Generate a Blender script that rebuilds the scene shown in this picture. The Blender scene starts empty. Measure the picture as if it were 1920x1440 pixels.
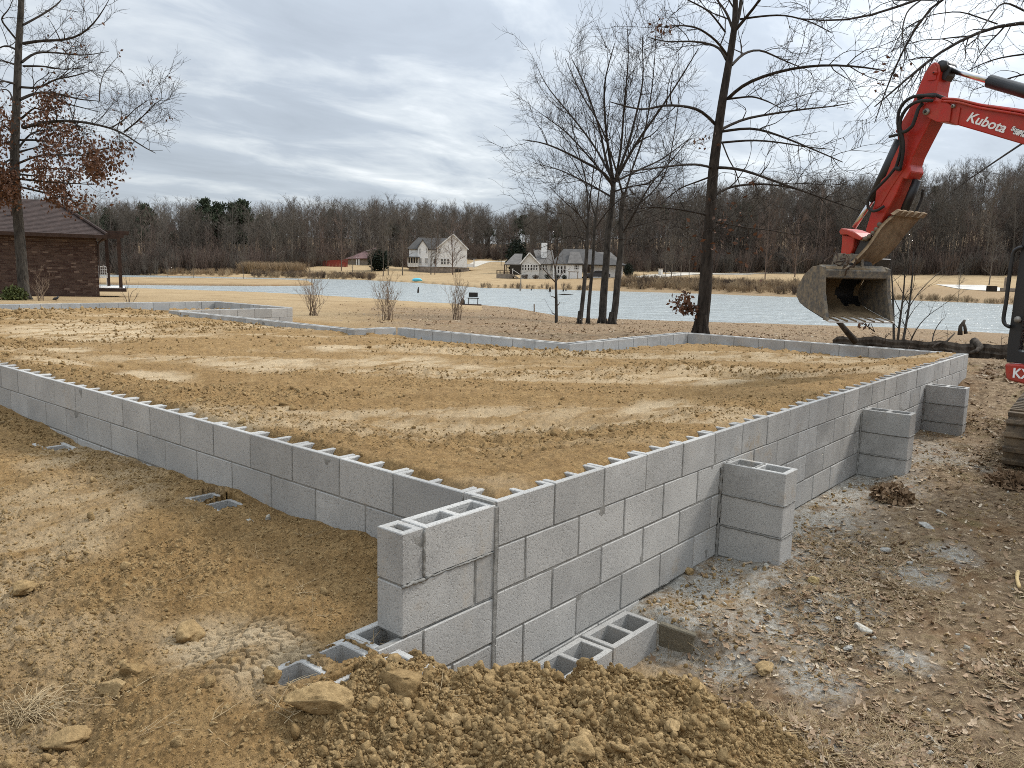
import bpy, math, random
import numpy as np
from mathutils import Vector, Matrix
random.seed(7); RNG = np.random.default_rng(11)
scene = bpy.context.scene
COL = scene.collection

# ------------------------------------------------------------------ camera
FPX, PITCH, ROLL, YAW = 1471.94, 0.143207, 0.0244412, 0.6984
CAM = np.array([-2.39300, -2.07335, 0.95412])
FH = np.array([math.cos(YAW), math.sin(YAW), 0.0])
RH = np.array([math.sin(YAW), -math.cos(YAW), 0.0])
FW = np.array([FH[0]*math.cos(PITCH), FH[1]*math.cos(PITCH), -math.sin(PITCH)])
UP0 = np.cross(RH, FW)
R2 = RH*math.cos(ROLL) + UP0*math.sin(ROLL)
U2 = -RH*math.sin(ROLL) + UP0*math.cos(ROLL)
cam_data = bpy.data.cameras.new('camera')
cam_data.sensor_width = 36.0
cam_data.lens = FPX/1920*36.0
cam_data.clip_start = 0.05; cam_data.clip_end = 3000
cam = bpy.data.objects.new('camera', cam_data); COL.objects.link(cam)
m = Matrix.Identity(4)
for i in range(3):
    m[i][0] = R2[i]; m[i][1] = U2[i]; m[i][2] = -FW[i]; m[i][3] = CAM[i]
cam.matrix_world = m
scene.camera = cam

# ------------------------------------------------------------------ world: overcast sky
SUN_ANG, SUN_EL = math.radians(-18), math.radians(42)
world = bpy.data.worlds.new('World'); scene.world = world; world.use_nodes = True
wt = world.node_tree; wt.nodes.clear()
def wn(t, **kw):
    n = wt.nodes.new(t)
    for k, v in kw.items(): setattr(n, k, v)
    return n
out = wn('ShaderNodeOutputWorld'); bg = wn('ShaderNodeBackground'); bg.inputs['Strength'].default_value = 0.1
wt.links.new(bg.outputs[0], out.inputs[0])
sky = wn('ShaderNodeTexSky'); sky.sky_type = 'NISHITA'; sky.sun_disc = False
sky.sun_elevation = SUN_EL; sky.sun_rotation = math.pi/2 - SUN_ANG
tc = wn('ShaderNodeTexCoord')
sep = wn('ShaderNodeSeparateXYZ'); wt.links.new(tc.outputs['Generated'], sep.inputs[0])
def wmath(op, a, b=None, c=None):
    n = wn('ShaderNodeMath', operation=op)
    for i, v in enumerate((a, b, c)):
        if v is None: continue
        if hasattr(v, 'is_output'): wt.links.new(v, n.inputs[i])
        else: n.inputs[i].default_value = v
    return n.outputs[0]
zc = wmath('ADD', wmath('MAXIMUM', sep.outputs[2], 0.0), 0.10)
comb = wn('ShaderNodeCombineXYZ')
wt.links.new(wmath('DIVIDE', sep.outputs[0], zc), comb.inputs[0])
wt.links.new(wmath('DIVIDE', sep.outputs[1], zc), comb.inputs[1])
mp = wn('ShaderNodeMapping'); wt.links.new(comb.outputs[0], mp.inputs[0])
mp.inputs['Rotation'].default_value = (0, 0, 0.6); mp.inputs['Location'].default_value = (3.1, 1.7, 0)
mp.inputs['Scale'].default_value = (0.85, 1.35, 1)
def wnoise(scale, det, rough, dist, seed):
    n = wn('ShaderNodeTexNoise'); n.noise_dimensions = '4D'
    wt.links.new(mp.outputs[0], n.inputs['Vector'])
    n.inputs['W'].default_value = seed
    n.inputs['Scale'].default_value = scale; n.inputs['Detail'].default_value = det
    n.inputs['Roughness'].default_value = rough; n.inputs['Distortion'].default_value = dist
    return n.outputs['Fac']
nA = wnoise(0.55, 6, 0.52, 0.35, 3.3); nB = wnoise(1.7, 7, 0.6, 0.6, 8.1)
cl = wmath('ADD', wmath('MULTIPLY', nA, 0.62), wmath('MULTIPLY', nB, 0.38))
ramp = wn('ShaderNodeValToRGB'); wt.links.new(cl, ramp.inputs[0])
er = ramp.color_ramp
er.elements[0].position = 0.36; er.elements[0].color = (0.30, 0.335, 0.38, 1)
er.elements[1].position = 0.655; er.elements[1].color = (0.80, 0.815, 0.82, 1)
e = er.elements.new(0.47); e.color = (0.36, 0.40, 0.45, 1)
e = er.elements.new(0.545); e.color = (0.50, 0.535, 0.565, 1)
# veil of thinner, brighter cloud towards the hidden sun (one broad smooth lobe)
dotn = wn('ShaderNodeVectorMath', operation='DOT_PRODUCT')
wt.links.new(tc.outputs['Generated'], dotn.inputs[0])
dotn.inputs[1].default_value = (math.cos(SUN_ANG)*math.cos(SUN_EL), math.sin(SUN_ANG)*math.cos(SUN_EL), math.sin(SUN_EL))
lobe = wmath('POWER', wmath('MAXIMUM', dotn.outputs['Value'], 0.0), 3.0)
zen = wmath('POWER', wmath('MAXIMUM', sep.outputs[2], 0.0), 2.0)       # overcast skies brighten towards the zenith
gain = wmath('MULTIPLY', wmath('ADD', wmath('MULTIPLY', lobe, 0.42), 0.68), wmath('ADD', wmath('MULTIPLY', zen, 1.9), 1.0))
cc = wn('ShaderNodeVectorMath', operation='SCALE')
wt.links.new(ramp.outputs[0], cc.inputs[0]); wt.links.new(wmath('MULTIPLY', gain, 10.0), cc.inputs['Scale'])
mixw = wn('ShaderNodeMix', data_type='RGBA'); mixw.inputs['Factor'].default_value = 0.93
wt.links.new(sky.outputs[0], mixw.inputs['A']); wt.links.new(cc.outputs[0], mixw.inputs['B'])
wt.links.new(mixw.outputs['Result'], bg.inputs['Color'])

# ------------------------------------------------------------------ sun behind cloud
sd = bpy.data.lights.new('sun', 'SUN'); sd.energy = 1.5; sd.angle = math.radians(11); sd.color = (1.0, 0.95, 0.88)
sun = bpy.data.objects.new('sun', sd); COL.objects.link(sun)
sdir = Vector((math.cos(SUN_ANG)*math.cos(SUN_EL), math.sin(SUN_ANG)*math.cos(SUN_EL), math.sin(SUN_EL)))
sun.rotation_euler = sdir.to_track_quat('Z', 'Y').to_euler()
sun.location = (0, 0, 40)
scene.view_settings.view_transform = 'Standard'; scene.view_settings.look = 'None'
scene.view_settings.exposure = 1.05; scene.view_settings.gamma = 1.0
scene.view_settings.use_curve_mapping = False
scene.render.engine = 'CYCLES'
scene.cycles.max_bounces = 5; scene.cycles.diffuse_bounces = 3; scene.cycles.glossy_bounces = 3
scene.cycles.transmission_bounces = 4; scene.cycles.transparent_max_bounces = 8
scene.cycles.use_denoising = False; scene.cycles.filter_width = 0.95
scene.cycles.caustics_reflective = False; scene.cycles.caustics_refractive = False; scene.cycles.sample_clamp_indirect = 4.0

# ------------------------------------------------------------------ helpers
def ray(px, py): return FW + R2*((px-960)/FPX) - U2*((py-720)/FPX)
def at_z(px, py, z):
    d = ray(px, py); return CAM + d*((z-CAM[2])/d[2])
def at_d(px, py, dist):               # dist = depth along the view axis
    return CAM + ray(px, py)*dist
def V3(p): return Vector((float(p[0]), float(p[1]), float(p[2])))
def smooth(a, b, x):
    t = np.clip((np.asarray(x, float)-a)/(b-a), 0, 1); return t*t*(3-2*t)

def hash2(ix, iy, seed):
    h = (ix.astype(np.int64)*374761393 + iy.astype(np.int64)*668265263 + seed*1442695041) & 0xffffffff
    h = ((h ^ (h >> 13))*1274126177) & 0xffffffff
    h = (h ^ (h >> 16)) & 0xffffffff
    return h.astype(float)/4294967295.0
def vnoise(x, y, seed=0):
    ix = np.floor(x); iy = np.floor(y); fx = x-ix; fy = y-iy
    fx = fx*fx*fx*(fx*(fx*6-15)+10); fy = fy*fy*fy*(fy*(fy*6-15)+10)
    ix = ix.astype(np.int64); iy = iy.astype(np.int64)
    a = hash2(ix, iy, seed); b = hash2(ix+1, iy, seed); c = hash2(ix, iy+1, seed); d = hash2(ix+1, iy+1, seed)
    return (a+(b-a)*fx)*(1-fy) + (c+(d-c)*fx)*fy - 0.5
def fbm(x, y, f, octs=4, seed=0, gain=0.5):
    s = 0; a = 1.0
    for o in range(octs):
        s = s + a*vnoise(x*f+13.7*o, y*f-7.1*o, seed+o*17); f *= 2.03; a *= gain
    return s
def cells(x, y, f, seed=0):            # distance to nearest jittered point, 0..~1
    x = x*f; y = y*f
    ix = np.floor(x).astype(np.int64); iy = np.floor(y).astype(np.int64)
    best = np.full(x.shape, 9.0)
    for dx in (-1, 0, 1):
        for dy in (-1, 0, 1):
            cx = ix+dx; cy = iy+dy
            px = cx + hash2(cx, cy, seed); py = cy + hash2(cx, cy, seed+99)
            best = np.minimum(best, (px-x)**2 + (py-y)**2)
    return np.sqrt(best)

def mesh_np(name, V, F, mat=None, smooth_shade=False):
    """V (n,3); F (m,k) array or list of arrays with constant k each."""
    Fs = F if isinstance(F, list) else [F]
    Fs = [np.asarray(f, np.int32) for f in Fs if len(f)]
    me = bpy.data.meshes.new(name)
    V = np.asarray(V, np.float32)
    me.vertices.add(len(V)); me.vertices.foreach_set('co', V.ravel())
    loops = np.concatenate([f.ravel() for f in Fs]); tot = np.concatenate([np.full(len(f), f.shape[1], np.int32) for f in Fs])
    start = np.concatenate([[0], np.cumsum(tot)[:-1]]).astype(np.int32)
    me.loops.add(len(loops)); me.loops.foreach_set('vertex_index', loops.astype(np.int32))
    me.polygons.add(len(tot)); me.polygons.foreach_set('loop_start', start); me.polygons.foreach_set('loop_total', tot)
    me.update(calc_edges=True); me.validate()
    if smooth_shade: me.polygons.foreach_set('use_smooth', np.ones(len(me.polygons), bool))
    if mat: me.materials.append(mat)
    return me
def link(name, me, parent=None, loc=None, rot=None):
    o = bpy.data.objects.new(name, me); COL.objects.link(o)
    if parent: o.parent = parent
    if loc is not None: o.location = loc
    if rot is not None: o.rotation_euler = rot
    return o
def tag(o, label=None, cat=None, group=None, kind=None):
    if label: o['label'] = label
    if cat: o['category'] = cat
    if group: o['group'] = group
    if kind: o['kind'] = kind
    return o
def thing(name, label, cat, loc=(0, 0, 0), rz=0, group=None):
    o = bpy.data.objects.new(name, None); COL.objects.link(o)
    o.empty_display_size = 0.2
    o.location = V3(loc); o.rotation_euler = (0, 0, rz)
    return tag(o, label, cat, group)

class MB:
    """collects pieces of ONE mesh"""
    def __init__(s): s.v = []; s.f = []
    def poly(s, pts):
        n = len(s.v); s.v += [tuple(map(float, p)) for p in pts]; s.f.append(tuple(range(n, n+len(pts))))
    def box(s, c, size, ax=None):
        c = np.asarray(c, float); h = np.asarray(size, float)/2
        A = np.eye(3) if ax is None else np.asarray(ax, float)
        n = len(s.v)
        for sx in (-1, 1):
            for sy in (-1, 1):
                for sz in (-1, 1):
                    s.v.append(tuple(c + A[0]*h[0]*sx + A[1]*h[1]*sy + A[2]*h[2]*sz))
        for f in ((0, 1, 3, 2), (4, 6, 7, 5), (0, 4, 5, 1), (2, 3, 7, 6), (0, 2, 6, 4), (1, 5, 7, 3)):
            s.f.append(tuple(n+i for i in f))
        return s
    def bar(s, a, b, w, h=None, up=(0, 0, 1)):
        a = np.asarray(a, float); b = np.asarray(b, float); d = b-a; L = np.linalg.norm(d); d = d/L
        u = np.asarray(up, float)
        if abs(d@u) > .95: u = np.array([1., 0, 0])
        x = np.cross(u, d); x /= np.linalg.norm(x); y = np.cross(d, x)
        return s.box((a+b)/2, (w, h or w, L), (x, y, d))
    def prism(s, pts, ext):
        n = len(s.v); k = len(pts); e = np.asarray(ext, float)
        s.v += [tuple(np.asarray(p, float)) for p in pts] + [tuple(np.asarray(p, float)+e) for p in pts]
        s.f.append(tuple(range(n, n+k))); s.f.append(tuple(range(n+2*k-1, n+k-1, -1)))
        for i in range(k):
            j = (i+1) % k; s.f.append((n+i, n+k+i, n+k+j, n+j))
        return s
    def tube(s, pts, rad, k=8, caps=True):
        P = np.asarray(pts, float); n0 = len(s.v); N = len(P)
        rad = np.broadcast_to(np.asarray(rad, float), (N,))
        T = np.gradient(P, axis=0); T /= np.linalg.norm(T, axis=1)[:, None]+1e-12
        ref = np.array([0, 0, 1.]) if abs(T[:, 2]).mean() < .8 else np.array([1., 0, 0])
        X = np.cross(T, ref); X /= np.linalg.norm(X, axis=1)[:, None]+1e-12; Y = np.cross(T, X)
        for i in range(N):
            for j in range(k):
                a = 2*math.pi*j/k; s.v.append(tuple(P[i] + (X[i]*math.cos(a)+Y[i]*math.sin(a))*rad[i]))
        for i in range(N-1):
            for j in range(k):
                a = n0+i*k+j; b = n0+i*k+(j+1) % k; s.f.append((a, b, b+k, a+k))
        if caps:
            s.f.append(tuple(n0+k-1-j for j in range(k))); s.f.append(tuple(n0+(N-1)*k+j for j in range(k)))
        return s
    def mesh(s, name, mat, smooth_shade=False, bevel=0):
        me = bpy.data.meshes.new(name); me.from_pydata(s.v, [], s.f); me.update()
        if bevel:
            import bmesh
            bm = bmesh.new(); bm.from_mesh(me)
            bmesh.ops.recalc_face_normals(bm, faces=bm.faces)
            ed = [e for e in bm.edges if len(e.link_faces) == 2 and e.calc_face_angle(0) > .5]
            bmesh.ops.bevel(bm, geom=ed, offset=bevel, segments=1, affect='EDGES', clamp_overlap=True)
            bm.to_mesh(me); bm.free()
        me.validate()
        if smooth_shade: me.polygons.foreach_set('use_smooth', np.ones(len(me.polygons), bool))
        me.materials.append(mat); return me
    def build(s, name, mat, parent=None, smooth_shade=False, loc=None, rot=None, bevel=0):
        return link(name, s.mesh(name, mat, smooth_shade, bevel), parent, loc, rot)

# ------------------------------------------------------------------ materials
class NT:
    def __init__(s, name, rough=0.8, spec=0.3):
        s.m = bpy.data.materials.new(name); s.m.use_nodes = True; s.t = s.m.node_tree
        s.b = s.t.nodes['Principled BSDF']; s.b.inputs['Roughness'].default_value = rough
        s.b.inputs['Specular IOR Level'].default_value = spec
        s.geo = s.t.nodes.new('ShaderNodeNewGeometry'); s.obj = s.t.nodes.new('ShaderNodeObjectInfo')
        s.tc = s.t.nodes.new('ShaderNodeTexCoord')
    def n(s, typ, **kw):
        x = s.t.nodes.new(typ)
        for k, v in kw.items(): setattr(x, k, v)
        return x
    def put(s, sock, v):
        if hasattr(v, 'is_output'): s.t.links.new(v, sock)
        elif isinstance(v, (tuple, list)) and len(v) == 3 and sock.type == 'RGBA': sock.default_value = (*v, 1)
        else: sock.default_value = v
    def math(s, op, a, b=None, c=None, clamp=False):
        x = s.n('ShaderNodeMath', operation=op, use_clamp=clamp)
        for i, v in enumerate((a, b, c)):
            if v is not None: s.put(x.inputs[i], v)
        return x.outputs[0]
    def noise(s, scale, det=4, rough=.55, vec=None, dist=0, sc=None):
        x = s.n('ShaderNodeTexNoise'); v = vec if vec is not None else s.geo.outputs['Position']
        if sc:
            mp = s.n('ShaderNodeMapping'); s.put(mp.inputs[0], v); mp.inputs['Scale'].default_value = sc; v = mp.outputs[0]
        s.put(x.inputs['Vector'], v); x.inputs['Scale'].default_value = scale; x.inputs['Detail'].default_value = det
        x.inputs['Roughness'].default_value = rough; x.inputs['Distortion'].default_value = dist
        return x.outputs['Fac']
    def ramp(s, fac, *stops):
        x = s.n('ShaderNodeValToRGB'); s.put(x.inputs[0], fac); r = x.color_ramp
        while len(r.elements) < len(stops): r.elements.new(.5)
        for e, (p, c) in zip(r.elements, stops):
            e.position = p; e.color = (*c, 1) if isinstance(c, (tuple, list)) else (c, c, c, 1)
        return x.outputs[0]
    def mix(s, f, a, b, mode='MIX'):
        x = s.n('ShaderNodeMix', data_type='RGBA', blend_type=mode)
        s.put(x.inputs['Factor'], f); s.put(x.inputs['A'], a); s.put(x.inputs['B'], b); return x.outputs['Result']
    def bump(s, h, strength=.5, dist=.01, prev=None):
        x = s.n('ShaderNodeBump'); x.inputs['Strength'].default_value = strength; x.inputs['Distance'].default_value = dist
        s.put(x.inputs['Height'], h)
        if prev is not None: s.put(x.inputs['Normal'], prev)
        return x.outputs[0]
    def done(s, col=None, normal=None, rough=None):
        if col is not None: s.put(s.b.inputs['Base Color'], col)
        if normal is not None: s.put(s.b.inputs['Normal'], normal)
        if rough is not None: s.put(s.b.inputs['Roughness'], rough)
        return s.m
def simple(name, col, rough=.7, var=.12, scale=8, bump=0, spec=.3, metal=0, bdist=.004):
    t = NT(name, rough, spec); t.b.inputs['Metallic'].default_value = metal
    n = t.noise(scale, 5, .6)
    lo = tuple(c*(1-var*1.6) for c in col); hi = tuple(min(1, c*(1+var*1.6)) for c in col)
    c = t.ramp(n, (.3, lo), (.7, hi))
    nm = t.bump(t.noise(scale*6, 4, .6), bump, bdist) if bump else None
    return t.done(c, nm)

def make_soil():
    t = NT('soil_and_litter', .95, .15)
    at = t.n('ShaderNodeAttribute'); at.attribute_name = 'zone'
    sp = t.n('ShaderNodeSeparateColor'); t.put(sp.inputs[0], at.outputs['Color'])
    pale, lit, mort = sp.outputs[0], sp.outputs[1], sp.outputs[2]; lawn = at.outputs['Alpha']
    big = t.noise(.9, 5, .6); mid = t.noise(7, 5, .65); fine = t.noise(45, 5, .7); grit = t.noise(190, 3, .7)
    soil = t.ramp(mid, (.28, (.205, .120, .047)), (.5, (.335, .208, .088)), (.72, (.45, .302, .142)))
    soil = t.mix(t.math('MULTIPLY', big, .5), soil, (.375, .238, .098))
    soil = t.mix(t.ramp(fine, (.36, .65), (.60, 0.)), soil, (.130, .078, .032))
    soil = t.mix(t.ramp(grit, (.6, 0.), (.76, .55)), soil, (.50, .37, .22))
    palec = t.mix(mid, (.52, .40, .25), (.63, .51, .34))
    pm = t.math('MULTIPLY', pale, t.ramp(t.noise(3.2, 5, .6, sc=(.6, 1.4, 1)), (.36, .0), (.54, 1.)))
    soil = t.mix(t.math('MULTIPLY', pm, .7), soil, palec)
    litc = t.ramp(t.noise(14, 6, .7), (.3, (.095, .063, .037)), (.46, (.195, .133, .077)), (.58, (.30, .215, .13)), (.72, (.46, .36, .24)))
    litc = t.mix(t.ramp(t.noise(1.6, 4, .6), (.52, 0.), (.68, .6)), litc, (.20, .105, .042))
    litc = t.mix(t.ramp(t.noise(2.3, 4, .6, vec=t.tc.outputs['Object']), (.58, 0.), (.7, .45)), litc, (.13, .115, .035))
    litc = t.mix(t.ramp(grit, (.58, 0.), (.75, .5)), litc, (.44, .36, .27))
    c = t.mix(lit, soil, litc)
    mortc = t.ramp(t.noise(22, 5, .7), (.3, (.30, .275, .225)), (.7, (.52, .50, .45)))
    mm = t.math('MULTIPLY', t.math('MULTIPLY', mort, t.ramp(t.noise(4.5, 6, .68), (.38, 0.), (.50, 1.))), t.ramp(t.noise(30, 5, .7), (.36, .25), (.50, 1.)))
    c = t.mix(mm, c, mortc)
    lawnc = t.ramp(t.noise(.55, 6, .62), (.3, (.26, .178, .095)), (.5, (.365, .265, .148)), (.7, (.42, .315, .182)))
    lawnc = t.mix(t.ramp(t.noise(6, 5, .7), (.4, .35), (.62, 0.)), lawnc, (.24, .16, .075))
    c = t.mix(lawn, c, lawnc)
    nm = t.bump(t.noise(22, 6, .72), 1.0, .03)
    nm = t.bump(t.noise(95, 5, .75), 1.0, .010, nm)
    return t.done(c, nm)
def make_block(name, mul=1.0):
    t = NT(name, .92, .2)
    mp = t.n('ShaderNodeVectorMath', operation='MULTIPLY_ADD')
    t.put(mp.inputs[0], t.obj.outputs['Random']); mp.inputs[1].default_value = (37., 91., 53.); t.put(mp.inputs[2], t.tc.outputs['Object'])
    v = mp.outputs[0]
    base = t.math('MULTIPLY_ADD', t.obj.outputs['Random'], .23, .285)
    st = t.noise(3.2, 4, .55, v); sp = t.noise(160, 3, .75, v); pit = t.noise(70, 3, .6, v)
    c = t.mix(t.ramp(st, (.3, 0.), (.72, 1.)), (.29*mul, .283*mul, .268*mul), (.47*mul, .455*mul, .42*mul))
    g = t.n('ShaderNodeCombineColor')
    for i in range(3): t.put(g.inputs[i], t.math('MULTIPLY', base, mul*(1.0, .975, .92)[i]))
    c = t.mix(.5, c, g.outputs[0])
    c = t.mix(t.ramp(sp, (.36, .6), (.5, 0.)), c, (.15*mul, .15*mul, .145*mul))
    c = t.mix(t.ramp(sp, (.58, 0.), (.72, .5)), c, (.60*mul, .595*mul, .57*mul))
    # mud splashes and rusty tan stains, a few per wall
    mud = t.math('MULTIPLY', t.ramp(t.noise(2.1, 5, .6), (.60, 0.), (.70, .5)), t.ramp(t.noise(18, 4, .7), (.42, 0.), (.6, 1.)))
    c = t.mix(mud, c, (.33, .235, .125))
    eff = t.math('MULTIPLY', t.ramp(t.noise(1.5, 5, .65), (.52, 0.), (.68, .55)), t.ramp(t.noise(9, 5, .7), (.35, 0.), (.62, 1.)))
    c = t.mix(eff, c, (.56, .55, .52))
    dmp = t.math('MULTIPLY', t.ramp(t.noise(1.1, 4, .6, sc=(1, 1, .5)), (.54, 0.), (.66, .5)), t.ramp(t.noise(6, 5, .7), (.38, 0.), (.6, 1.)))
    c = t.mix(dmp, c, (.20, .195, .18))
    nm = t.bump(t.ramp(pit, (.30, 0.), (.42, 1.)), .55, .004)
    nm = t.bump(sp, .55, .0025, nm)
    return t.done(c, nm)
M = {}
M['soil'] = make_soil()
M['block'] = make_block('concrete_block_grey')
M['mortar'] = simple('grey_mortar', (.225, .217, .198), .95, .2, 30, .7)
def make_clod(name, a, b):
    t = NT(name, .97, .1)
    v = t.tc.outputs['Object']
    c = t.mix(t.obj.outputs['Random'], a, b); v2 = t.n('ShaderNodeVectorMath', operation='ADD'); t.put(v2.inputs[0], v); t.put(v2.inputs[1], t.obj.outputs['Random'])
    c = t.mix(t.ramp(t.noise(2.6, 6, .7, v2.outputs[0]), (.38, .75), (.56, 0.)), c, tuple(x*.62 for x in a))
    c = t.mix(t.ramp(t.noise(38, 5, .7), (.35, .55), (.62, 0.)), c, tuple(x*.55 for x in a))
    c = t.mix(t.ramp(t.noise(120, 3, .7), (.58, 0.), (.74, .5)), c, tuple(min(1, x*1.5) for x in b))
    nm = t.bump(t.noise(30, 6, .7), .8, .02)
    nm = t.bump(t.noise(140, 4, .7), .6, .005, nm)
    return t.done(c, nm)
M['clod'] = make_clod('soil_clod', (.285, .188, .085), (.44, .312, .158))
M['rock'] = make_clod('tan_rock', (.34, .23, .11), (.42, .30, .155))
M['yellow_rock'] = make_clod('yellow_rock', (.50, .36, .16), (.52, .40, .2))
M['white_rock'] = make_clod('chalky_rock', (.48, .45, .38), (.56, .53, .46))
M['mortar_lump'] = make_clod('dried_mortar', (.40, .385, .345), (.52, .505, .46))
M['slate'] = make_clod('olive_slab', (.24, .21, .155), (.27, .235, .17))
def make_leaf(name, cols):
    t = NT(name, .8, .2)
    st = [(i/(len(cols)-1), c) for i, c in enumerate(cols)]
    c = t.ramp(t.obj.outputs['Random'], *st)
    c = t.mix(t.ramp(t.noise(60, 3, .6), (.4, .35), (.6, 0.)), c, (.10, .06, .035))
    return t.done(c)
M['leaf'] = make_leaf('fallen_leaf', [(.15, .092, .05), (.27, .18, .10), (.42, .315, .20), (.19, .115, .062), (.48, .37, .25), (.31, .205, .125), (.58, .49, .36), (.23, .145, .085), (.38, .27, .175), (.27, .18, .105)])
M['straw'] = make_leaf('dry_straw', [(.36, .26, .14), (.48, .38, .23), (.30, .21, .11), (.42, .32, .18)])
M['reed'] = make_leaf('dry_reed', [(.30, .215, .125), (.38, .28, .165), (.25, .17, .10), (.42, .32, .195)])
M['dead_leaf'] = simple('rust_brown_leaf', (.115, .055, .03), .8, .4, 6)
def make_bark(name, a, b, scale=9, bstr=.8):
    t = NT(name, .95, .15)
    n = t.noise(scale, 6, .65, sc=(1, 1, .22)); c = t.ramp(n, (.35, a), (.62, b))
    c = t.mix(t.ramp(t.noise(2.5, 4, .6), (.5, 0.), (.7, .4)), c, tuple(x*1.35 for x in b))
    return t.done(c, t.bump(n, bstr, .03))
M['bark_oak'] = make_bark('oak_bark', (.014, .011, .009), (.048, .038, .030), 14, 1)
M['bark_grey'] = make_bark('grey_bark', (.022, .019, .016), (.070, .061, .051), 14, 1)
M['twig'] = make_bark('twig_bark', (.05, .036, .028), (.11, .082, .062))
M['twig_dark'] = make_bark('dark_twig_bark', (.018, .015, .013), (.05, .041, .034))
M['log'] = make_bark('log_bark', (.022, .017, .013), (.085, .069, .054), 11, 1)
def make_forest_bark(name, a, b):
    t = NT(name, 1, .05)
    return t.done(t.mix(t.obj.outputs['Random'], a, b))
M['forest_a'] = make_forest_bark('forest_bark', (.105, .090, .074), (.150, .130, .108))
M['forest_b'] = make_forest_bark('forest_reddish_bark', (.11, .08, .065), (.165, .125, .102))
M['pine'] = simple('pine_needles', (.04, .052, .028), .9, .3, 3)
M['shrub_twig'] = make_bark('shrub_twig_bark', (.13, .092, .062), (.23, .17, .12))
M['shrub'] = simple('evergreen_leaves', (.06, .072, .018), .8, .3, 5)
M['shrub_dark'] = simple('dark_evergreen_leaves', (.014, .02, .011), .9, .3, 3)
def make_water():
    t = NT('lake_water', .22, .5)
    t.b.inputs['IOR'].default_value = 1.33
    n1 = t.noise(.42, 4, .6); n2 = t.noise(1.9, 3, .6)
    nm = t.bump(n1, 1.0, .85); nm = t.bump(n2, 1.0, .16, nm)
    return t.done((.30, .325, .315), nm)
M['water'] = make_water()
def make_brick():
    t = NT('dark_red_brick', .9, .2)
    at = t.n('ShaderNodeAttribute'); at.attribute_name = 'tone'
    c = t.ramp(at.outputs['Fac'], (0., (.05, .027, .022)), (.5, (.072, .046, .037)), (.985, (.10, .064, .051)), (1., (.17, .12, .095)))
    return t.done(c)
M['brick'] = make_brick()
M['brick_mortar'] = simple('house_mortar', (.27, .22, .18), .95, .1)
M['roof_brown'] = simple('brown_shingle', (.052, .036, .031), .9, .22, 5)
M['dark_wood'] = simple('dark_stained_wood', (.05, .03, .022), .85, .2, 6)
M['white_paint'] = simple('white_paint', (.72, .70, .66), .6, .05)
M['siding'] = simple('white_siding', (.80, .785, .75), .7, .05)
M['siding_cream'] = simple('cream_siding', (.62, .595, .545), .7, .05)  # cream tone for the lake house gable, side wall and gate pillar
M['stone_base'] = simple('stone_foundation', (.25, .20, .155), .9, .35, 1.6)
M['roof_grey'] = simple('grey_shingle', (.125, .115, .105), .9, .15, 1.5)
M['roof_dark'] = simple('dark_grey_shingle', (.07, .066, .062), .9, .15, 1.5)
M['roof_red'] = simple('faded_red_roof', (.15, .085, .08), .7, .15, 1)
M['red_fence'] = simple('red_fence_paint', (.24, .045, .03), .8, .12, 2)
M['glass_dark'] = simple('window_glass', (.015, .017, .02), .08, .05, spec=.6)
M['grey_wood'] = simple('weathered_deck_wood', (.24, .20, .16), .9, .15, 3)
def make_red():
    t = NT('orange_red_paint', .42, .4)
    c = t.ramp(t.noise(2.2, 5, .6), (.3, (.36, .016, .008)), (.7, (.46, .024, .011)))
    dust = t.math('MULTIPLY', t.ramp(t.noise(3.1, 6, .7), (.42, 0.), (.72, .55)), t.ramp(t.noise(40, 4, .7), (.3, .4), (.6, 1.)))
    c = t.mix(dust, c, (.25, .12, .07)); c = t.mix(t.ramp(t.noise(26, 5, .75), (.64, 0.), (.70, .8)), c, (.10, .03, .02))
    return t.done(c, None, t.math('MULTIPLY_ADD', dust, .5, .36))
M['red'] = make_red()
M['black'] = simple('black_paint', (.012, .012, .013), .45, .1, spec=.5)
M['rubber'] = simple('black_rubber', (.025, .024, .023), .7, .2, 5)
M['chrome'] = simple('chrome_rod', (.62, .62, .62), .18, .03, metal=1)
M['steel'] = simple('dull_steel', (.30, .28, .25), .5, .2, metal=.6)
M['white_decal'] = simple('white_decal', (.80, .80, .78), .5, .02)
def make_muddy(name, base, mud, lo=.42, hi=.58, sc=7):
    t = NT(name, .85, .25)
    f = t.ramp(t.noise(sc, 6, .68), (lo, 0.), (hi, 1.))
    mc = t.mix(t.noise(30, 4, .7), tuple(x*.7 for x in mud), tuple(min(1, x*1.25) for x in mud))
    return t.done(t.mix(f, base, mc), t.bump(t.noise(35, 5, .7), .6, .008))
M['muddy_steel'] = make_muddy('muddy_bucket_steel', (.10, .093, .083), (.25, .20, .135), .40, .66, 19)
M['mud_inside'] = make_muddy('mud_caked_steel', (.12, .085, .05), (.23, .165, .095), .36, .62, 6)
M['mud_plate'] = make_muddy('mud_coated_plate', (.13, .085, .045), (.27, .19, .11), .34, .6, 8)
M['muddy_track'] = make_muddy('muddy_rubber_track', (.055, .047, .038), (.20, .15, .095), .36, .62, 6)
M['lip'] = simple('worn_bright_steel', (.62, .60, .56), .45, .1, metal=.3)
M['concrete_path'] = simple('pale_concrete', (.52, .49, .44), .9, .06, 2)
M['gravel_road'] = simple('pale_gravel', (.48, .44, .37), .95, .08, 1)
M['blue'] = simple('sky_blue_plastic', (.12, .52, .66), .5, .05)
M['car_paint'] = simple('dark_car_paint', (.02, .02, .024), .25, .05, spec=.6)
M['wood_chip'] = simple('fresh_cut_wood', (.58, .42, .2), .8, .1, 20)
M['drift'] = make_bark('weathered_wood', (.10, .07, .045), (.24, .18, .12), 20)
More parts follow.
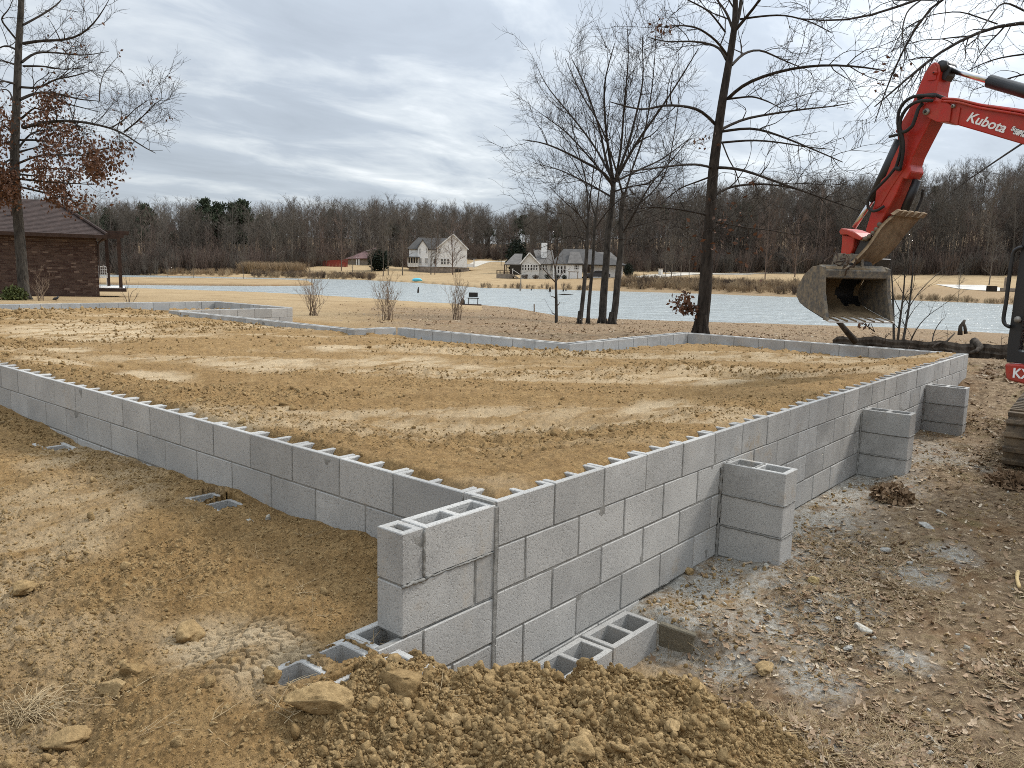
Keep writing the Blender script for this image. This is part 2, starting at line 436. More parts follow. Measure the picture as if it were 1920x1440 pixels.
# ------------------------------------------------------------------ ground heights
ZW = -1.55                              # lake level
def polar(px, py, z=ZW):
    p = at_z(px, py, z)-CAM; d = p[:2]@FH[:2]; s = p[:2]@RH[:2]
    return math.atan2(s, d), math.hypot(s, d)
def shore(lst):
    a = np.array([polar(*p) for p in lst]); a = a[np.argsort(a[:, 0])]
    return a[:, 0], a[:, 1]
NEAR = shore([(-900, 500), (-200, 527), (190, 538), (480, 547), (600, 553), (780, 565), (905, 571.5), (960, 576), (1010, 585), (1050, 592), (1100, 596.5), (1330, 603), (1500, 608), (1700, 614), (1890, 625), (2100, 632), (2600, 650)])
FAR = shore([(-900, 480), (-200, 505), (0, 511), (250, 516), (480, 521), (680, 525), (830, 534), (900, 540), (1085, 544.5), (1325, 551.5), (1507, 558), (1700, 563.5), (1920, 572), (2150, 579), (2600, 594)])
def ang(px): return math.atan2(px-960, FPX)
FCOLS = [(-400, [(6, -1.2), (18, -1.2), (115, 5), (255, 14)]), (250, [(5, -1.2), (20, -1.15), (115, 5), (255, 15)]),
         (480, [(6, -1.1), (30, -.9), (130, 6), (250, 15)]), (650, [(5, -1.2), (32, -.6), (67, 1.5), (107, 4.5), (250, 15)]),
         (830, [(5, -1.2), (65, -.2), (80, .1), (125, 2.5), (275, 15)]), (930, [(5, -1.2), (93, 1), (170, 4.4), (290, 14)]),
         (1000, [(6, -1.1), (28, -.5), (48, -.2), (90, 2), (290, 15)]), (1200, [(5, -1.0), (30, .1), (65, 1.8), (195, 13), (295, 19)]),
         (1500, [(5, -1.1), (50, 1), (80, 2.5), (140, 9), (200, 18), (300, 28)]), (1900, [(5, -1.1), (55, 1.2), (90, 3), (150, 12), (210, 23), (310, 34)]),
         (2400, [(5, -1.1), (55, 1.2), (90, 3), (150, 12), (210, 23), (310, 34)])]
def far_height(th, r, df):
    ca = np.array([ang(c[0]) for c in FCOLS])
    cols = []
    for px, nodes in FCOLS:
        xs = [0]+[n[0] for n in nodes]; zs = [ZW]+[n[1] for n in nodes]
        cols.append(np.interp(r-df, xs, zs))
    cols = np.array(cols)
    t = np.interp(th, ca, np.arange(len(ca))); i = np.clip(t.astype(int), 0, len(ca)-2); f = t-i
    f = f*f*(3-2*f)
    k = np.arange(len(th))
    return cols[i, k]*(1-f)+cols[i+1, k]*f
CTRL = np.array([
    (.3, -.3, -.93), (1.2, -.12, -.83), (.65, -.3, -.97), (.8, -.26, -1.01), (.95, -.28, -1.01), (.85, -.42, -.99), (1.0, -.43, -.98), (.72, -.6, -.92), (1.03, -.25, -1.0), (1.03, -.33, -1.0), (1.035, -.40, -.99), (1.14, -.3, -.83), (1.15, -.22, -.83), (1.16, -.38, -.835), (1.2, -.46, -.845), (1.35, -.45, -.84), (2.05, -.05, -.82), (2.8, -.1, -.82), (3.6, -.05, -.81), (4.9, -.05, -.80), (6.5, -.05, -.74), (8, -.05, -.62), (9.6, -.05, -.45),
    (2.13, -.52, -.785), (2.5, -.5, -.79), (5, -.5, -.735), (7.3, -.5, -.725), (2.4, -1.05, -.80), (6, -1.2, -.77), (.95, -1.8, -.86), (.65, -.62, -.96), (1.2, -.62, -.87),
    (4, -3, -.85), (9, -2, -.62), (12, 0, -.45), (14, -3, -.5), (3.5, -.9, -.80), (7.5, -1.5, -.76), (8.5, -1, -.7),
    (-.68, -.68, -.50), (-.25, -.35, -.55), (-.5, -.28, -.48), (.09, -.5, -.64), (-.2, -.7, -.56), (.15, -.75, -.66), (-.05, -.18, -.77), (-.4, -.08, -.62), (-.25, -.06, -.72), (-.55, -.1, -.42), (.35, -.42, -.80), (.5, -.7, -.88), (.95, -1.0, -.88), (0., -.9, -.66), (.3, -1.1, -.74),
    (-.95, .0, -.395), (-.72, -.14, -.370), (-.95, -.2, -.385), (-.78, -.02, -.40), (-1.06, .05, -.40), (-.85, .21, -.405), (-1.2, -.3, -.47), (-1.2, -1, -.52), (-.64, .1, -.40), (-.7, .3, -.41), (-.3, .35, -.40), (-.85, .1, -.398), (-1.1, .1, -.43),
    (-.05, .8, -.36), (-.05, 1.2, -.385), (-.05, 2.0, -.38), (-.05, 2.4, -.39), (-.05, 2.9, -.385), (-.05, 3.5, -.385), (-.05, 4.5, -.40), (-.05, 5.2, -.39), (-.05, 6, -.39), (-.05, 7.5, -.395), (-.05, 9, -.40), (-.3, 1.95, -.40), (-.15, 1.99, -.395), (-.35, 1.2, -.43),
    (-.95, .79, -.50), (-2, .8, -.52), (-1.73, .37, -.50), (-1.5, 2, -.5), (-.7, 1.6, -.46), (-.3, 4.3, -.445), (-.1, 4.3, -.44), (-2, 5, -.5), (-4, 3, -.55), (-3, 9, -.45), (-2.4, -2, -.62), (0, -2, -.80), (1, -3, -.88), (-4, -4, -.7), (0.1, -1.4, -.80), (-.6, -1.2, -.62)], float)
def near_height(x, y):
    w = 0; z = 0
    for cx, cy, cz in CTRL:
        k = 1/(((x-cx)**2+(y-cy)**2)+.004)**1.7
        w = w+k; z = z+k*cz
    return z/w
POLY = np.array([(0, 0), (9.6, 0), (9.6, 4.06), (6.1, 4.06), (6.1, 7.5), (5.43, 7.5), (5.43, 13.2), (8.05, 13.2), (8.05, 16.6), (2.4, 16.6), (0, 10.6)])
def inside(x, y, P):
    r = np.zeros(np.shape(x), bool); n = len(P)
    for i in range(n):
        x1, y1 = P[i]; x2, y2 = P[(i+1) % n]
        c = ((y1 > y) != (y2 > y)) & (x < (x2-x1)*(y-y1)/((y2-y1)+1e-12)+x1)
        r ^= c
    return r
def edge_dist(x, y, P):
    best = np.full(np.shape(x), 1e9); n = len(P)
    for i in range(n):
        a = P[i]; b = P[(i+1) % n]; d = b-a; L = d@d
        t = np.clip(((x-a[0])*d[0]+(y-a[1])*d[1])/L, 0, 1)
        best = np.minimum(best, np.hypot(x-a[0]-t*d[0], y-a[1]-t*d[1]))
    return best
def to_polar(x, y):
    dx = x-CAM[0]; dy = y-CAM[1]; d = dx*FH[0]+dy*FH[1]; s = dx*RH[0]+dy*RH[1]
    return np.arctan2(s, d), np.hypot(s, d)
def base_height(x, y):
    """smooth ground outside the foundation"""
    th, r = to_polar(x, y)
    dn = np.interp(th, *NEAR); df = np.interp(th, *FAR)
    ramp_ = -.24+(ZW+.24)*np.clip((r-15)/(dn-15), 0, 1)**1.05
    notch = (smooth(6.3, 5.6, x)*0+1)*smooth(9.5, 11, y)*smooth(13.5, 12.9, y)*smooth(9.5, 8, x)*smooth(5.2, 5.5, x)
    ramp_ = ramp_-.16*notch
    out = -.24+.0*x
    b = smooth(9.5, 14.5, r)
    nz = np.where(r < 15, near_height(x, y), -.24)
    z = nz*(1-b)+ramp_*b
    bank = smooth(-1.5, 1.5, r-dn)
    z = np.where(r > dn-1.5, z*(1-bank)+(ZW-.9)*bank, z)
    fz = far_height(th, r, df)
    fb = smooth(-1.0, .4, r-df)
    return np.where(r > df-1.0, (ZW-.9)*(1-fb)+fz*fb, z)
def litter_mask(x, y):
    th, r = to_polar(x, y)
    n = fbm(x, y, .9, 3, 5)*.5
    e = ((x-.35)*.86-(y+1.0)*.5)            # right of the dumped soil
    near = smooth(-.12, .22, e+n*.35)*smooth(.25, -.05, y)
    px = 960+FPX*np.tan(np.clip(th, -1.2, 1.2))
    dn = np.interp(th, *NEAR)
    back = smooth(9.8, 10.6, r+n)*smooth(560, 800, px+n*150)
    back = back*np.where(px > 900, 1, smooth(.68, .45, (r-10)/(dn-10)+n*.25))
    ed = np.where(r < 24, edge_dist(x, y, POLY), 9)
    back = back*smooth(.35, 1.1, ed+n*.7)
    return np.clip(np.maximum(near, back), 0, 1)
HOLES = []                               # block cores standing open in the ground: (x0, x1, y0, y1, depth)
def ground_height(x, y, detail=True):
    z = base_height(x, y)
    if not detail: return z
    th, r = to_polar(x, y)
    L = litter_mask(x, y)
    f1 = smooth(26, 14, r)
    rough = fbm(x, y, 2.2, 3, 21)
    sl = 1-L
    z = z+f1*(.055*fbm(x, y, .8, 3, 3)*(.35+.65*smooth(.25, 1.2, np.hypot(x-0, y-2))) + .045*rough*sl)
    nearm = r < 14
    xs, ys = x[nearm], y[nearm]
    fresh = smooth(-1.3, -.2, -np.hypot(xs+.2, ys+.6))       # dumped heap by the corner
    cl = np.clip(.62-cells(xs+.05*vnoise(xs*9, ys*9, 4), ys+.05*vnoise(xs*9, ys*9, 8), 7.5, 3), 0, 1)
    c2 = np.clip(.62-cells(xs, ys, 19, 9), 0, 1); c3 = np.clip(.6-cells(xs, ys, 44, 19), 0, 1)
    patch = smooth(-.12, .25, fbm(xs, ys, 1.3, 3, 77)+.35*fresh)
    lump = np.clip(.6-cells(xs+.09*vnoise(xs*6, ys*6, 14), ys+.09*vnoise(xs*6, ys*6, 18), 4.3, 33), 0, 1)
    d = .085*lump*fresh**1.5+(.05*cl*(.2+.8*patch)*(.4+1.0*fresh) + .030*c2*(.35+.65*patch) + .014*c3 + .026*fbm(xs, ys, 14, 4, 41)*(.4+.6*patch))
    d = d*sl[nearm]+(.018*fbm(xs, ys, 6, 4, 55)+.010*c2)*L[nearm]
    wall = smooth(0, .12, edge_dist(xs, ys, POLY))
    ck = smooth(1.15, .6, np.hypot((xs+.93)/.24, (ys-.42)/.40)+.5*fbm(xs, ys, 3, 3, 9))       # dried, cracked crust
    if ck.any():
        k2 = ck > .01; e_ = np.ones(xs.shape); e_[k2] = crack(xs[k2], ys[k2]); d = d*(1-.92*ck)-.024*ck*(1-e_)
    z[nearm] += d*(.35+.65*wall)
    far = (~nearm) & (r < 40)
    z[far] += .03*fbm(x[far], y[far], 1.5, 3, 61)*smooth(40, 20, r[far])
    ff = r > 60
    z[ff] += .35*fbm(x[ff], y[ff], .05, 3, 71)*smooth(3, 20, np.maximum(r[ff]-np.interp(th[ff], *FAR), 0))
    for (x0, x1, y0, y1, dep) in HOLES:
        k = (x > x0) & (x < x1) & (y > y0) & (y < y1)
        z = np.where(k, np.minimum(z, dep), z)
    return z
def crack(x, y):
    u = (x*FH[0]+y*FH[1])*26+.6*vnoise(x*30, y*30, 3); v = (x*RH[0]+y*RH[1])*15+.6*vnoise(x*30, y*30, 6); u, v = u*.8+v*.6, v*.8-u*.6
    iu = np.floor(u).astype(np.int64); iv = np.floor(v).astype(np.int64); f1 = np.full(x.shape, 9.); f2 = np.full(x.shape, 9.)
    for a in (-1, 0, 1):
        for b in (-1, 0, 1):
            q = np.hypot(iu+a+hash2(iu+a, iv+b, 5)-u, iv+b+hash2(iu+a, iv+b, 6)-v); f2 = np.where(q < f1, f1, np.minimum(f2, q)); f1 = np.minimum(f1, q)
    return smooth(.03, .26, f2-f1)
def gz(x, y): return float(ground_height(np.array([x], float), np.array([y], float))[0])

HOLES += [(-.61, -.455, .03, .165, -.58), (-.79, -.655, .03, .165, -.58), (-1.01, -.845, .03, .165, -.58),
          (-.70, -.545, -.115, -.03, -.56), (-.91, -.77, -.115, -.03, -.53),
          (.645, .82, -.185, -.045, -.985), (.83, 1.0, -.185, -.045, -.985), (.235, .41, -.185, -.045, -.985), (.42, .59, -.185, -.045, -.985), (-.175, .0, -.185, -.045, -.98), (.01, .18, -.185, -.045, -.98),
          (-.23, -.07, 1.81, 1.98, -.60), (-.23, -.07, 2.0, 2.17, -.60), (-.22, -.10, 4.15, 4.3, -.50)]

# polar ground sheet: fine where the eye is near, coarse towards the horizon
ths = np.concatenate([np.radians(np.arange(-178, -52, 6.0)), np.radians(np.arange(-52, -37, 1.0)), np.radians(np.linspace(-37, 37, 860)), np.radians(np.arange(38, 52, 1.0)), np.radians(np.arange(52, 178, 6.0)), ])
rs = [0.5]
while rs[-1] < 1.2: rs.append(rs[-1]+.12)
while rs[-1] < 70: rs.append(rs[-1]+max(.009, (.0008 if rs[-1] < 6.5 else .0014)*rs[-1]**2*(1 if rs[-1] < 30 else .45)))
while rs[-1] < 900: rs.append(rs[-1]*1.03)
rs = np.array(rs)
TH, RR = np.meshgrid(ths, rs, indexing='ij')
GX = (CAM[0]+RR*(np.cos(TH)*FH[0]+np.sin(TH)*RH[0])).ravel(); GY = (CAM[1]+RR*(np.cos(TH)*FH[1]+np.sin(TH)*RH[1])).ravel()
GZ = ground_height(GX, GY)
ins = inside(GX, GY, POLY); ed = edge_dist(GX, GY, POLY)
GZ = np.where(ins & (ed > .06), np.minimum(GZ, -.75)-.5*smooth(.06, .12, ed), GZ)
nt, nr = TH.shape
def grid_faces(nt, nr, wrap=False):
    i = np.arange(nt-(0 if wrap else 1))[:, None]; j = np.arange(nr-1)[None, :]
    a = i*nr+j; b = ((i+1) % nt)*nr+j
    return np.stack([a, a+1, b+1, b], -1).reshape(-1, 4)[:, ::-1]
F = grid_faces(nt, nr, True)
deep = (ins & (ed > .3))
F = F[~deep[F].all(1)]
def zone_attr(me, Z):
    at = me.attributes.new('zone', 'FLOAT_COLOR', 'POINT'); at.data.foreach_set('color', np.asarray(Z, np.float32).ravel())
def ellipses(x, y, lst):
    v = np.zeros(x.shape)
    n = .5*fbm(x, y, 1.1, 4, 91)
    for px, py, w, h in lst:                 # centre and half size of pale packed patches seen in the photo
        c = at_z(px, py, -.08); a = at_z(px+w, py, -.08); b = at_z(px, py-h, -.08)
        A = np.array([[a[0]-c[0], b[0]-c[0]], [a[1]-c[1], b[1]-c[1]]]); iv = np.linalg.inv(A)
        q = iv@np.stack([x-c[0], y-c[1]]); d = np.hypot(q[0], q[1])
        v = np.maximum(v, smooth(1.15, .55, d+n))
    return v
def zones(x, y):
    th, r = to_polar(x, y); px = 960+FPX*np.tan(np.clip(th, -1.2, 1.2))
    L = litter_mask(x, y); dn = np.interp(th, *NEAR); df = np.interp(th, *FAR)
    pale = .55*smooth(.05, .3, fbm(x, y, .8, 3, 15))
    def el(cx, cy, a, b): return smooth(1.2, .5, np.hypot((x-cx)/a, (y-cy)/b)+.5*fbm(x, y, 2, 3, 9))
    pale = np.maximum(pale, 1.0*el(-.93, .42, .26, .42)); pale = np.maximum(pale, .75*el(-1.5, 1.6, .5, .9))
    pale = pale*(r < 14)*(1-smooth(.0, .5, -np.hypot(x+.2, y+.6)+.9))
    mort = np.zeros(x.shape)
    band = smooth(.95, .1, -y+.35*fbm(x, y, 1.5, 3, 33))*(y < .05)*smooth(.75, 1.1, x)*smooth(7.5, 5.5, x)*(r < 13)
    mort = np.maximum(mort, band)
    for cx, cy, a in ((1.1, -1.0, .28), (1.55, -1.25, .22), (2.6, -1.0, .3), (1.95, -.85, .26), (.55, -1.25, .16), (3.2, -1.1, .28), (1.6, -.72, .3), (1.02, -.62, .22), (5.9, -.72, .3)):
        mort = np.maximum(mort, .9*smooth(1.1, .35, np.hypot(x-cx, y-cy)/a+.5*fbm(x, y, 3, 3, 23)))
    tan_ = smooth(.75, .15, np.hypot((x-1.55)/1.0, (y+.3)/.45)+.4*fbm(x, y, 2, 3, 39))
    L = L*(1-.85*tan_)
    lawn = smooth(11, 14, r)*(1-L)*(edge_dist(x, y, POLY) > .5)*smooth(.4, 1.3, np.where(r < 30, edge_dist(x, y, POLY), 9)+.5*fbm(x, y, .8, 3, 19))
    bank = smooth(2.2, .4, np.abs(r-dn))+smooth(3.5, .6, np.abs(r-df))
    lawn = np.where(r > df, 1, lawn)*(1-np.clip(bank, 0, 1))
    forest = smooth(FOREST_A(th)-6, FOREST_A(th)+8, r)
    brush = smooth(880, 1180, px)*(r > df)*smooth(45, 20, r-df)*.8
    L = np.where(r > df-2, np.maximum(np.maximum(forest, brush), np.clip(bank, 0, 1)), np.maximum(L, np.clip(bank, 0, 1)))
    lawn = np.where(r > df-2, np.minimum(lawn, 1-L), lawn)
    return np.stack([pale, L, mort, lawn], -1)
_fa = [(-900, 170), (0, 166), (250, 166), (480, 182), (600, 215), (650, 236), (760, 226), (830, 236), (900, 285), (960, 285), (1010, 190), (1120, 172), (1200, 172), (1500, 182), (1900, 190), (2600, 190)]
def FOREST_A(th): return np.interp(th, [ang(a) for a, b in _fa], [b for a, b in _fa])
me = mesh_np('ground', np.stack([GX, GY, GZ], -1), F, M['soil'], True)
zone_attr(me, zones(GX, GY))
link('ground', me)['kind'] = 'structure'

# soil filling the foundation
def fill_height(x, y):
    th, r = to_polar(x, y)
    z = -.085+.03*fbm(x, y, .45, 3, 3)
    de = np.minimum(x, y)                     # distance from the two near walls' faces
    far = smooth(.9, .0, np.minimum.reduce([9.4-x, np.where(x > 6.1, 4.06-y, 9), np.where(y > 4.2, 6.1-x, 9), 16.5-y]))
    z = z-.06*far
    rim = smooth(1.1, .15, de)
    z = z*(1-rim)+rim*(.012+.012*fbm(x, y, 3, 3, 8))
    q = smooth(.05, .135, de+.05*fbm(x, y, 2.5, 3, 16))
    z = np.where(de < .2, (-.042+.03*fbm(x, y, 5, 2, 12))*(1-q)+(.014+.016*fbm(x, y, 4, 3, 14))*q, z)
    pale = fill_pale(x, y)
    patch = .25+.75*smooth(.0, .3, fbm(x*RH[0]*.5+y*RH[1]*.5, x*FH[0]+y*FH[1], .7, 3, 70))*(1-.75*pale); patch = patch*(1-.6*pale)
    c1 = np.clip(.6-cells(x+.06*vnoise(x*7, y*7, 4), y, 5.5, 13), 0, 1); c2 = np.clip(.62-cells(x, y, 15, 19), 0, 1)
    s_ = x*RH[0]+y*RH[1]; d_ = x*FH[0]+y*FH[1]; tr = fbm(s_*.22, d_*1.5, 1.6, 3, 90)*1.6       # faint machine tracks
    z = z+(.05*c1*patch*(1-rim*.6)+.034*c2*(.25+.75*patch)+.034*fbm(x, y, 9, 4, 43)*(.3+.7*patch)+.03*tr*(1-rim))*smooth(.1, .3, de)
    return z+.008*fbm(x, y, 30, 2, 47)
PALE = [(170, 618, 175, 16), (510, 685, 130, 14), (275, 705, 95, 12), (740, 678, 140, 12), (1300, 712, 130, 7), (1235, 770, 75, 16), (100, 690, 80, 10), (640, 655, 60, 6), (880, 690, 60, 8), (120, 655, 60, 6)]
_pc = {}
def fill_pale(x, y):
    k = (len(np.atleast_1d(x)), float(np.sum(x)))
    if k not in _pc: _pc[k] = ellipses(x, y, PALE)
    return _pc[k]
th2 = np.radians(np.linspace(-37.5, 37.5, 760)); r2 = [3.0]
while r2[-1] < 24: r2.append(r2[-1]+max(.018, .0015*r2[-1]**2*.9))
r2 = np.array(r2); T2, Q2 = np.meshgrid(th2, r2, indexing='ij')
FX = (CAM[0]+Q2*(np.cos(T2)*FH[0]+np.sin(T2)*RH[0])).ravel(); FY = (CAM[1]+Q2*(np.cos(T2)*FH[1]+np.sin(T2)*RH[1])).ravel()
INP = np.array([(.028, .028), (9.5, .028), (9.5, 3.97), (6.0, 3.97), (6.0, 7.6), (5.33, 7.6), (5.33, 13.3), (7.95, 13.3), (7.95, 16.5), (2.4, 16.5), (.028, 10.6)])
FF = grid_faces(len(th2), len(r2)); keep = inside(FX, FY, INP)
FF = FF[keep[FF].all(1)]
used = np.zeros(len(FX), bool); used[FF.ravel()] = True; idx = np.cumsum(used)-1
FX, FY = FX[used], FY[used]; FF = idx[FF]
me = mesh_np('fill_soil', np.stack([FX, FY, fill_height(FX, FY)], -1), FF, M['soil'], True)
pz = fill_pale(FX, FY); zz = np.zeros((len(FX), 4)); s_ = FX*RH[0]+FY*RH[1]; d_ = FX*FH[0]+FY*FH[1]; zz[:, 0] = np.maximum(pz, .75*smooth(.02, .3, fbm(s_*.25, d_*1.2, 1.1, 4, 15)))
zone_attr(me, zz)
link('fill_soil', me)['kind'] = 'structure'

# lake
a = np.linspace(-1.25, 1.25, 90); rr = np.geomspace(25, 210, 40)
A_, R_ = np.meshgrid(a, rr, indexing='ij')
WX = CAM[0]+R_*(np.cos(A_)*FH[0]+np.sin(A_)*RH[0]); WY = CAM[1]+R_*(np.cos(A_)*FH[1]+np.sin(A_)*RH[1])
dn = np.interp(A_, *NEAR); df = np.interp(A_, *FAR)
t = (R_-25)/185
R3 = (dn-1)+(df-dn+3)*t
WX = CAM[0]+R3*(np.cos(A_)*FH[0]+np.sin(A_)*RH[0]); WY = CAM[1]+R3*(np.cos(A_)*FH[1]+np.sin(A_)*RH[1])
me = mesh_np('lake', np.stack([WX.ravel(), WY.ravel(), np.full(WX.size, ZW)], -1), grid_faces(90, 40), M['water'], True)
link('lake', me)['kind'] = 'structure'

# low spit of land in the lake
front = [(-400, 523), (0, 530), (210, 534), (350, 535.5), (480, 536.5), (560, 536), (588, 535.2)]
back = [(575, 532), (540, 528.5), (480, 526.5), (350, 524.5), (210, 523), (0, 518.5), (-400, 510)]
P = np.array([at_z(*p, ZW)[:2] for p in front+back])
xs = np.concatenate([np.array([P[i]+(P[(i+1) % len(P)]-P[i])*t for t in np.linspace(0, 1, 8, endpoint=False)]) for i in range(len(P))])
xs = xs+.5*np.stack([vnoise(xs[:, 0]*.4, xs[:, 1]*.4, 2), vnoise(xs[:, 0]*.4, xs[:, 1]*.4, 3)], -1)
cen = xs.mean(0); n = len(xs)
half = n//2
def ringz(s, z):
    mid = np.array([(xs[i]+xs[-1-i])/2 for i in range(n)])
    return np.concatenate([mid+(xs-mid)*s, np.full((n, 1), z)], 1)
rings = [ringz(1.0, ZW-.3), ringz(.99, ZW+.12), ringz(.90, ZW+.30), ringz(.55, ZW+.42), ringz(.02, ZW+.46)]
V = np.concatenate(rings); F = []
for k in range(4):
    for i in range(n): F.append((k*n+i, k*n+(i+1) % n, (k+1)*n+(i+1) % n, (k+1)*n+i))
me = mesh_np('spit', V, np.array(F), M['soil'], True)
zs = np.zeros((len(V), 4)); zs[:2*n, 1] = 1; zs[2*n:, 3] = .75; zs[2*n:, 1] = .5
zone_attr(me, zs); link('spit', me)['kind'] = 'structure'

# ------------------------------------------------------------------ block walls
BL, BH, TK = .4064, .2032, .194
def block_mesh(name, L=.397, H=.194, W=TK, cores=2, mat='block', seed=0):
    rg = np.random.default_rng(seed)
    if cores == 0:
        return MB().box((0, W/2, H/2), (L, W, H)).mesh(name, M[mat], bevel=.004)
    sh, wb = .031, .032
    if cores == 2: X = [0, wb, L/2-wb/2, L/2+wb/2, L-wb, L]; open_ = (1, 3)
    else: X = [0, wb, L-wb, L]; open_ = (1,)
    X = np.array(X)-L/2; Y = [0, sh, W-sh, W]; nx = len(X)
    V = [(x, y, z) for z in (0, H) for x in X for y in Y]; F = []
    def id(i, j, k): return k*nx*4+i*4+j
    for i in range(nx-1):
        for j in range(3):
            if j == 1 and i in open_: continue
            F.append((id(i, j, 1), id(i+1, j, 1), id(i+1, j+1, 1), id(i, j+1, 1)))
            F.append((id(i, j, 0), id(i, j+1, 0), id(i+1, j+1, 0), id(i+1, j, 0)))
    for i in range(nx-1):
        F.append((id(i, 0, 0), id(i+1, 0, 0), id(i+1, 0, 1), id(i, 0, 1)))
        F.append((id(i+1, 3, 0), id(i, 3, 0), id(i, 3, 1), id(i+1, 3, 1)))
    for j in range(3):
        F.append((id(0, j+1, 0), id(0, j, 0), id(0, j, 1), id(0, j+1, 1)))
        F.append((id(nx-1, j, 0), id(nx-1, j+1, 0), id(nx-1, j+1, 1), id(nx-1, j, 1)))
    for i in open_:
        F.append((id(i, 1, 0), id(i, 1, 1), id(i+1, 1, 1), id(i+1, 1, 0)))
        F.append((id(i+1, 2, 0), id(i+1, 2, 1), id(i, 2, 1), id(i, 2, 0)))
        F.append((id(i, 2, 0), id(i, 2, 1), id(i, 1, 1), id(i, 1, 0)))
        F.append((id(i+1, 1, 0), id(i+1, 1, 1), id(i+1, 2, 1), id(i+1, 2, 0)))
    me = bpy.data.meshes.new(name); me.from_pydata(V, [], F); me.update()
    import bmesh
    bm = bmesh.new(); bm.from_mesh(me); bmesh.ops.recalc_face_normals(bm, faces=bm.faces)
    ed = [e for e in bm.edges if len(e.link_faces) == 2 and e.calc_face_angle(0) > .6 and not (abs(e.verts[0].co.z-e.verts[1].co.z) < .01 and e.verts[0].co.z < .01)]
    bmesh.ops.bevel(bm, geom=ed, offset=.0032, segments=1, affect='EDGES', clamp_overlap=True)
    bm.to_mesh(me); bm.free(); me.materials.append(M[mat]); return me
BM_HOLLOW = block_mesh('hollow_block'); BM_SOLID = block_mesh('laid_block', cores=0)
BM_HALF = block_mesh('half_hollow_block', L=.194, cores=1); BM_HALF_S = block_mesh('half_block', L=.194, cores=0)
_bc = {}
def sized(L, hollow, H=.194, W=TK):
    k = (round(L, 3), hollow, H, W)
    if k == (.397, True, .194, TK): return BM_HOLLOW
    if k == (.397, False, .194, TK): return BM_SOLID
    if k not in _bc: _bc[k] = block_mesh('cut_block', L=L, H=H, W=W, cores=(0 if not hollow else (2 if L > .3 else (1 if L > .105 else 0))))
    return _bc[k]
jit = random.Random(5)
def put_block(parent, x, z, L=.397, hollow=False, H=.194, y=0, W=TK):
    o = link('concrete_block', sized(L, hollow, H, W), parent, (x+L/2+jit.uniform(-.0012, .0012), y+jit.uniform(-.0016, .0016), z+jit.uniform(-.001, .001)),
             (jit.uniform(-.002, .002), jit.uniform(-.002, .002), jit.uniform(-.004, .004)))
    return o
def mortar_sheet(parent, x0, x1, z0, z1, y=.0045, thick=.022, step=.022, rough=.0035, seed=1, top_lumps=True):
    nx = max(2, int((x1-x0)/step)); nz = max(2, int((z1-z0)/step))
    xs = np.linspace(x0, x1, nx+1); zs = np.linspace(z0, z1, nz+1)
    Xg, Zg = np.meshgrid(xs, zs, indexing='ij')
    n = fbm(Xg.ravel()+seed*7, Zg.ravel(), 14, 3, seed)+.8*np.maximum(fbm(Xg.ravel(), Zg.ravel()+seed, 5, 2, seed+4)-.22, 0)*4
    Yf = y-rough*n
    Zf = Zg.ravel().copy()
    V = np.concatenate([np.stack([Xg.ravel(), Yf, Zf], -1), np.stack([Xg.ravel(), np.full(Xg.size, y+thick), Zf], -1)])
    F = grid_faces(nx+1, nz+1); nV = Xg.size
    idx = np.arange(nV).reshape(nx+1, nz+1)
    rim = []
    for line in (idx[:, -1], idx[:, 0], idx[0, :], idx[-1, :]):
        rim += [(a, b, b+nV, a+nV) for a, b in zip(line[:-1], line[1:])]
    me = mesh_np('mortar', V, [F, np.array(rim)], M['mortar'], True)
    return link('mortar', me, parent)
def wall(name, label, origin, direction, length, courses, start_half=False, hollow_top=True, z_top=0.0, mortar_y=(.0045,), lead=0, group=None, tail=None):
    """origin: outer corner on top; local x runs along the wall, local y into it"""
    ang_ = math.atan2(direction[1], direction[0])
    t = thing(name, label, 'block wall', (origin[0], origin[1], z_top), ang_, group)
    for c in range(courses):
        z = -(c+1)*BH+.0092
        half = (c % 2 == 1) ^ start_half
        x = lead
        while x < length-.03:
            L = .194 if (half and x == lead) else .397
            rest = length-x
            if tail and c % 2 == 0 and abs(rest-tail) < .02: L = tail-.009
            elif rest-L < .08 and rest-L > 0.001: L = rest
            L = min(L, rest)
            put_block(t, x, z, L, hollow_top and c == 0)
            x += L+.0094
    mortar_sheet(t, lead+.003, length-.004, -courses*BH+.004, -.0045, y=.005, seed=len(label))
    return t
wall('foundation_wall', 'long grey block foundation wall with three short piers standing against its face', (0, 0), (1, 0), 9.6, 4)
# extra bottom course near the corner where the ground falls away
near_wall = [o for o in COL.objects if o.name == 'foundation_wall'][0]
x = 0
while x < 1.2:
    put_block(near_wall, x, -5*BH+.0092, .397); x += BL
mortar_sheet(near_wall, .003, 1.2, -5*BH+.004, -4*BH+.002, seed=31)
def mirror_wall(name, label, origin, direction, length, courses, lead=0.0, hollow=True, half=False):
    """like wall() but local y points the other way: origin is the far end, so the face looks the other way"""
    return wall(name, label, origin, direction, length, courses, start_half=half, hollow_top=hollow, lead=lead)
# left wall: its outer face looks along -X; run it from far end to the corner so local y points to +X
LW = .648+.4064*20
wall('foundation_wall', 'grey block foundation wall two courses above bare soil, running away from the near corner to frame edge', (0, LW), (0, -1), LW-.203, 4)
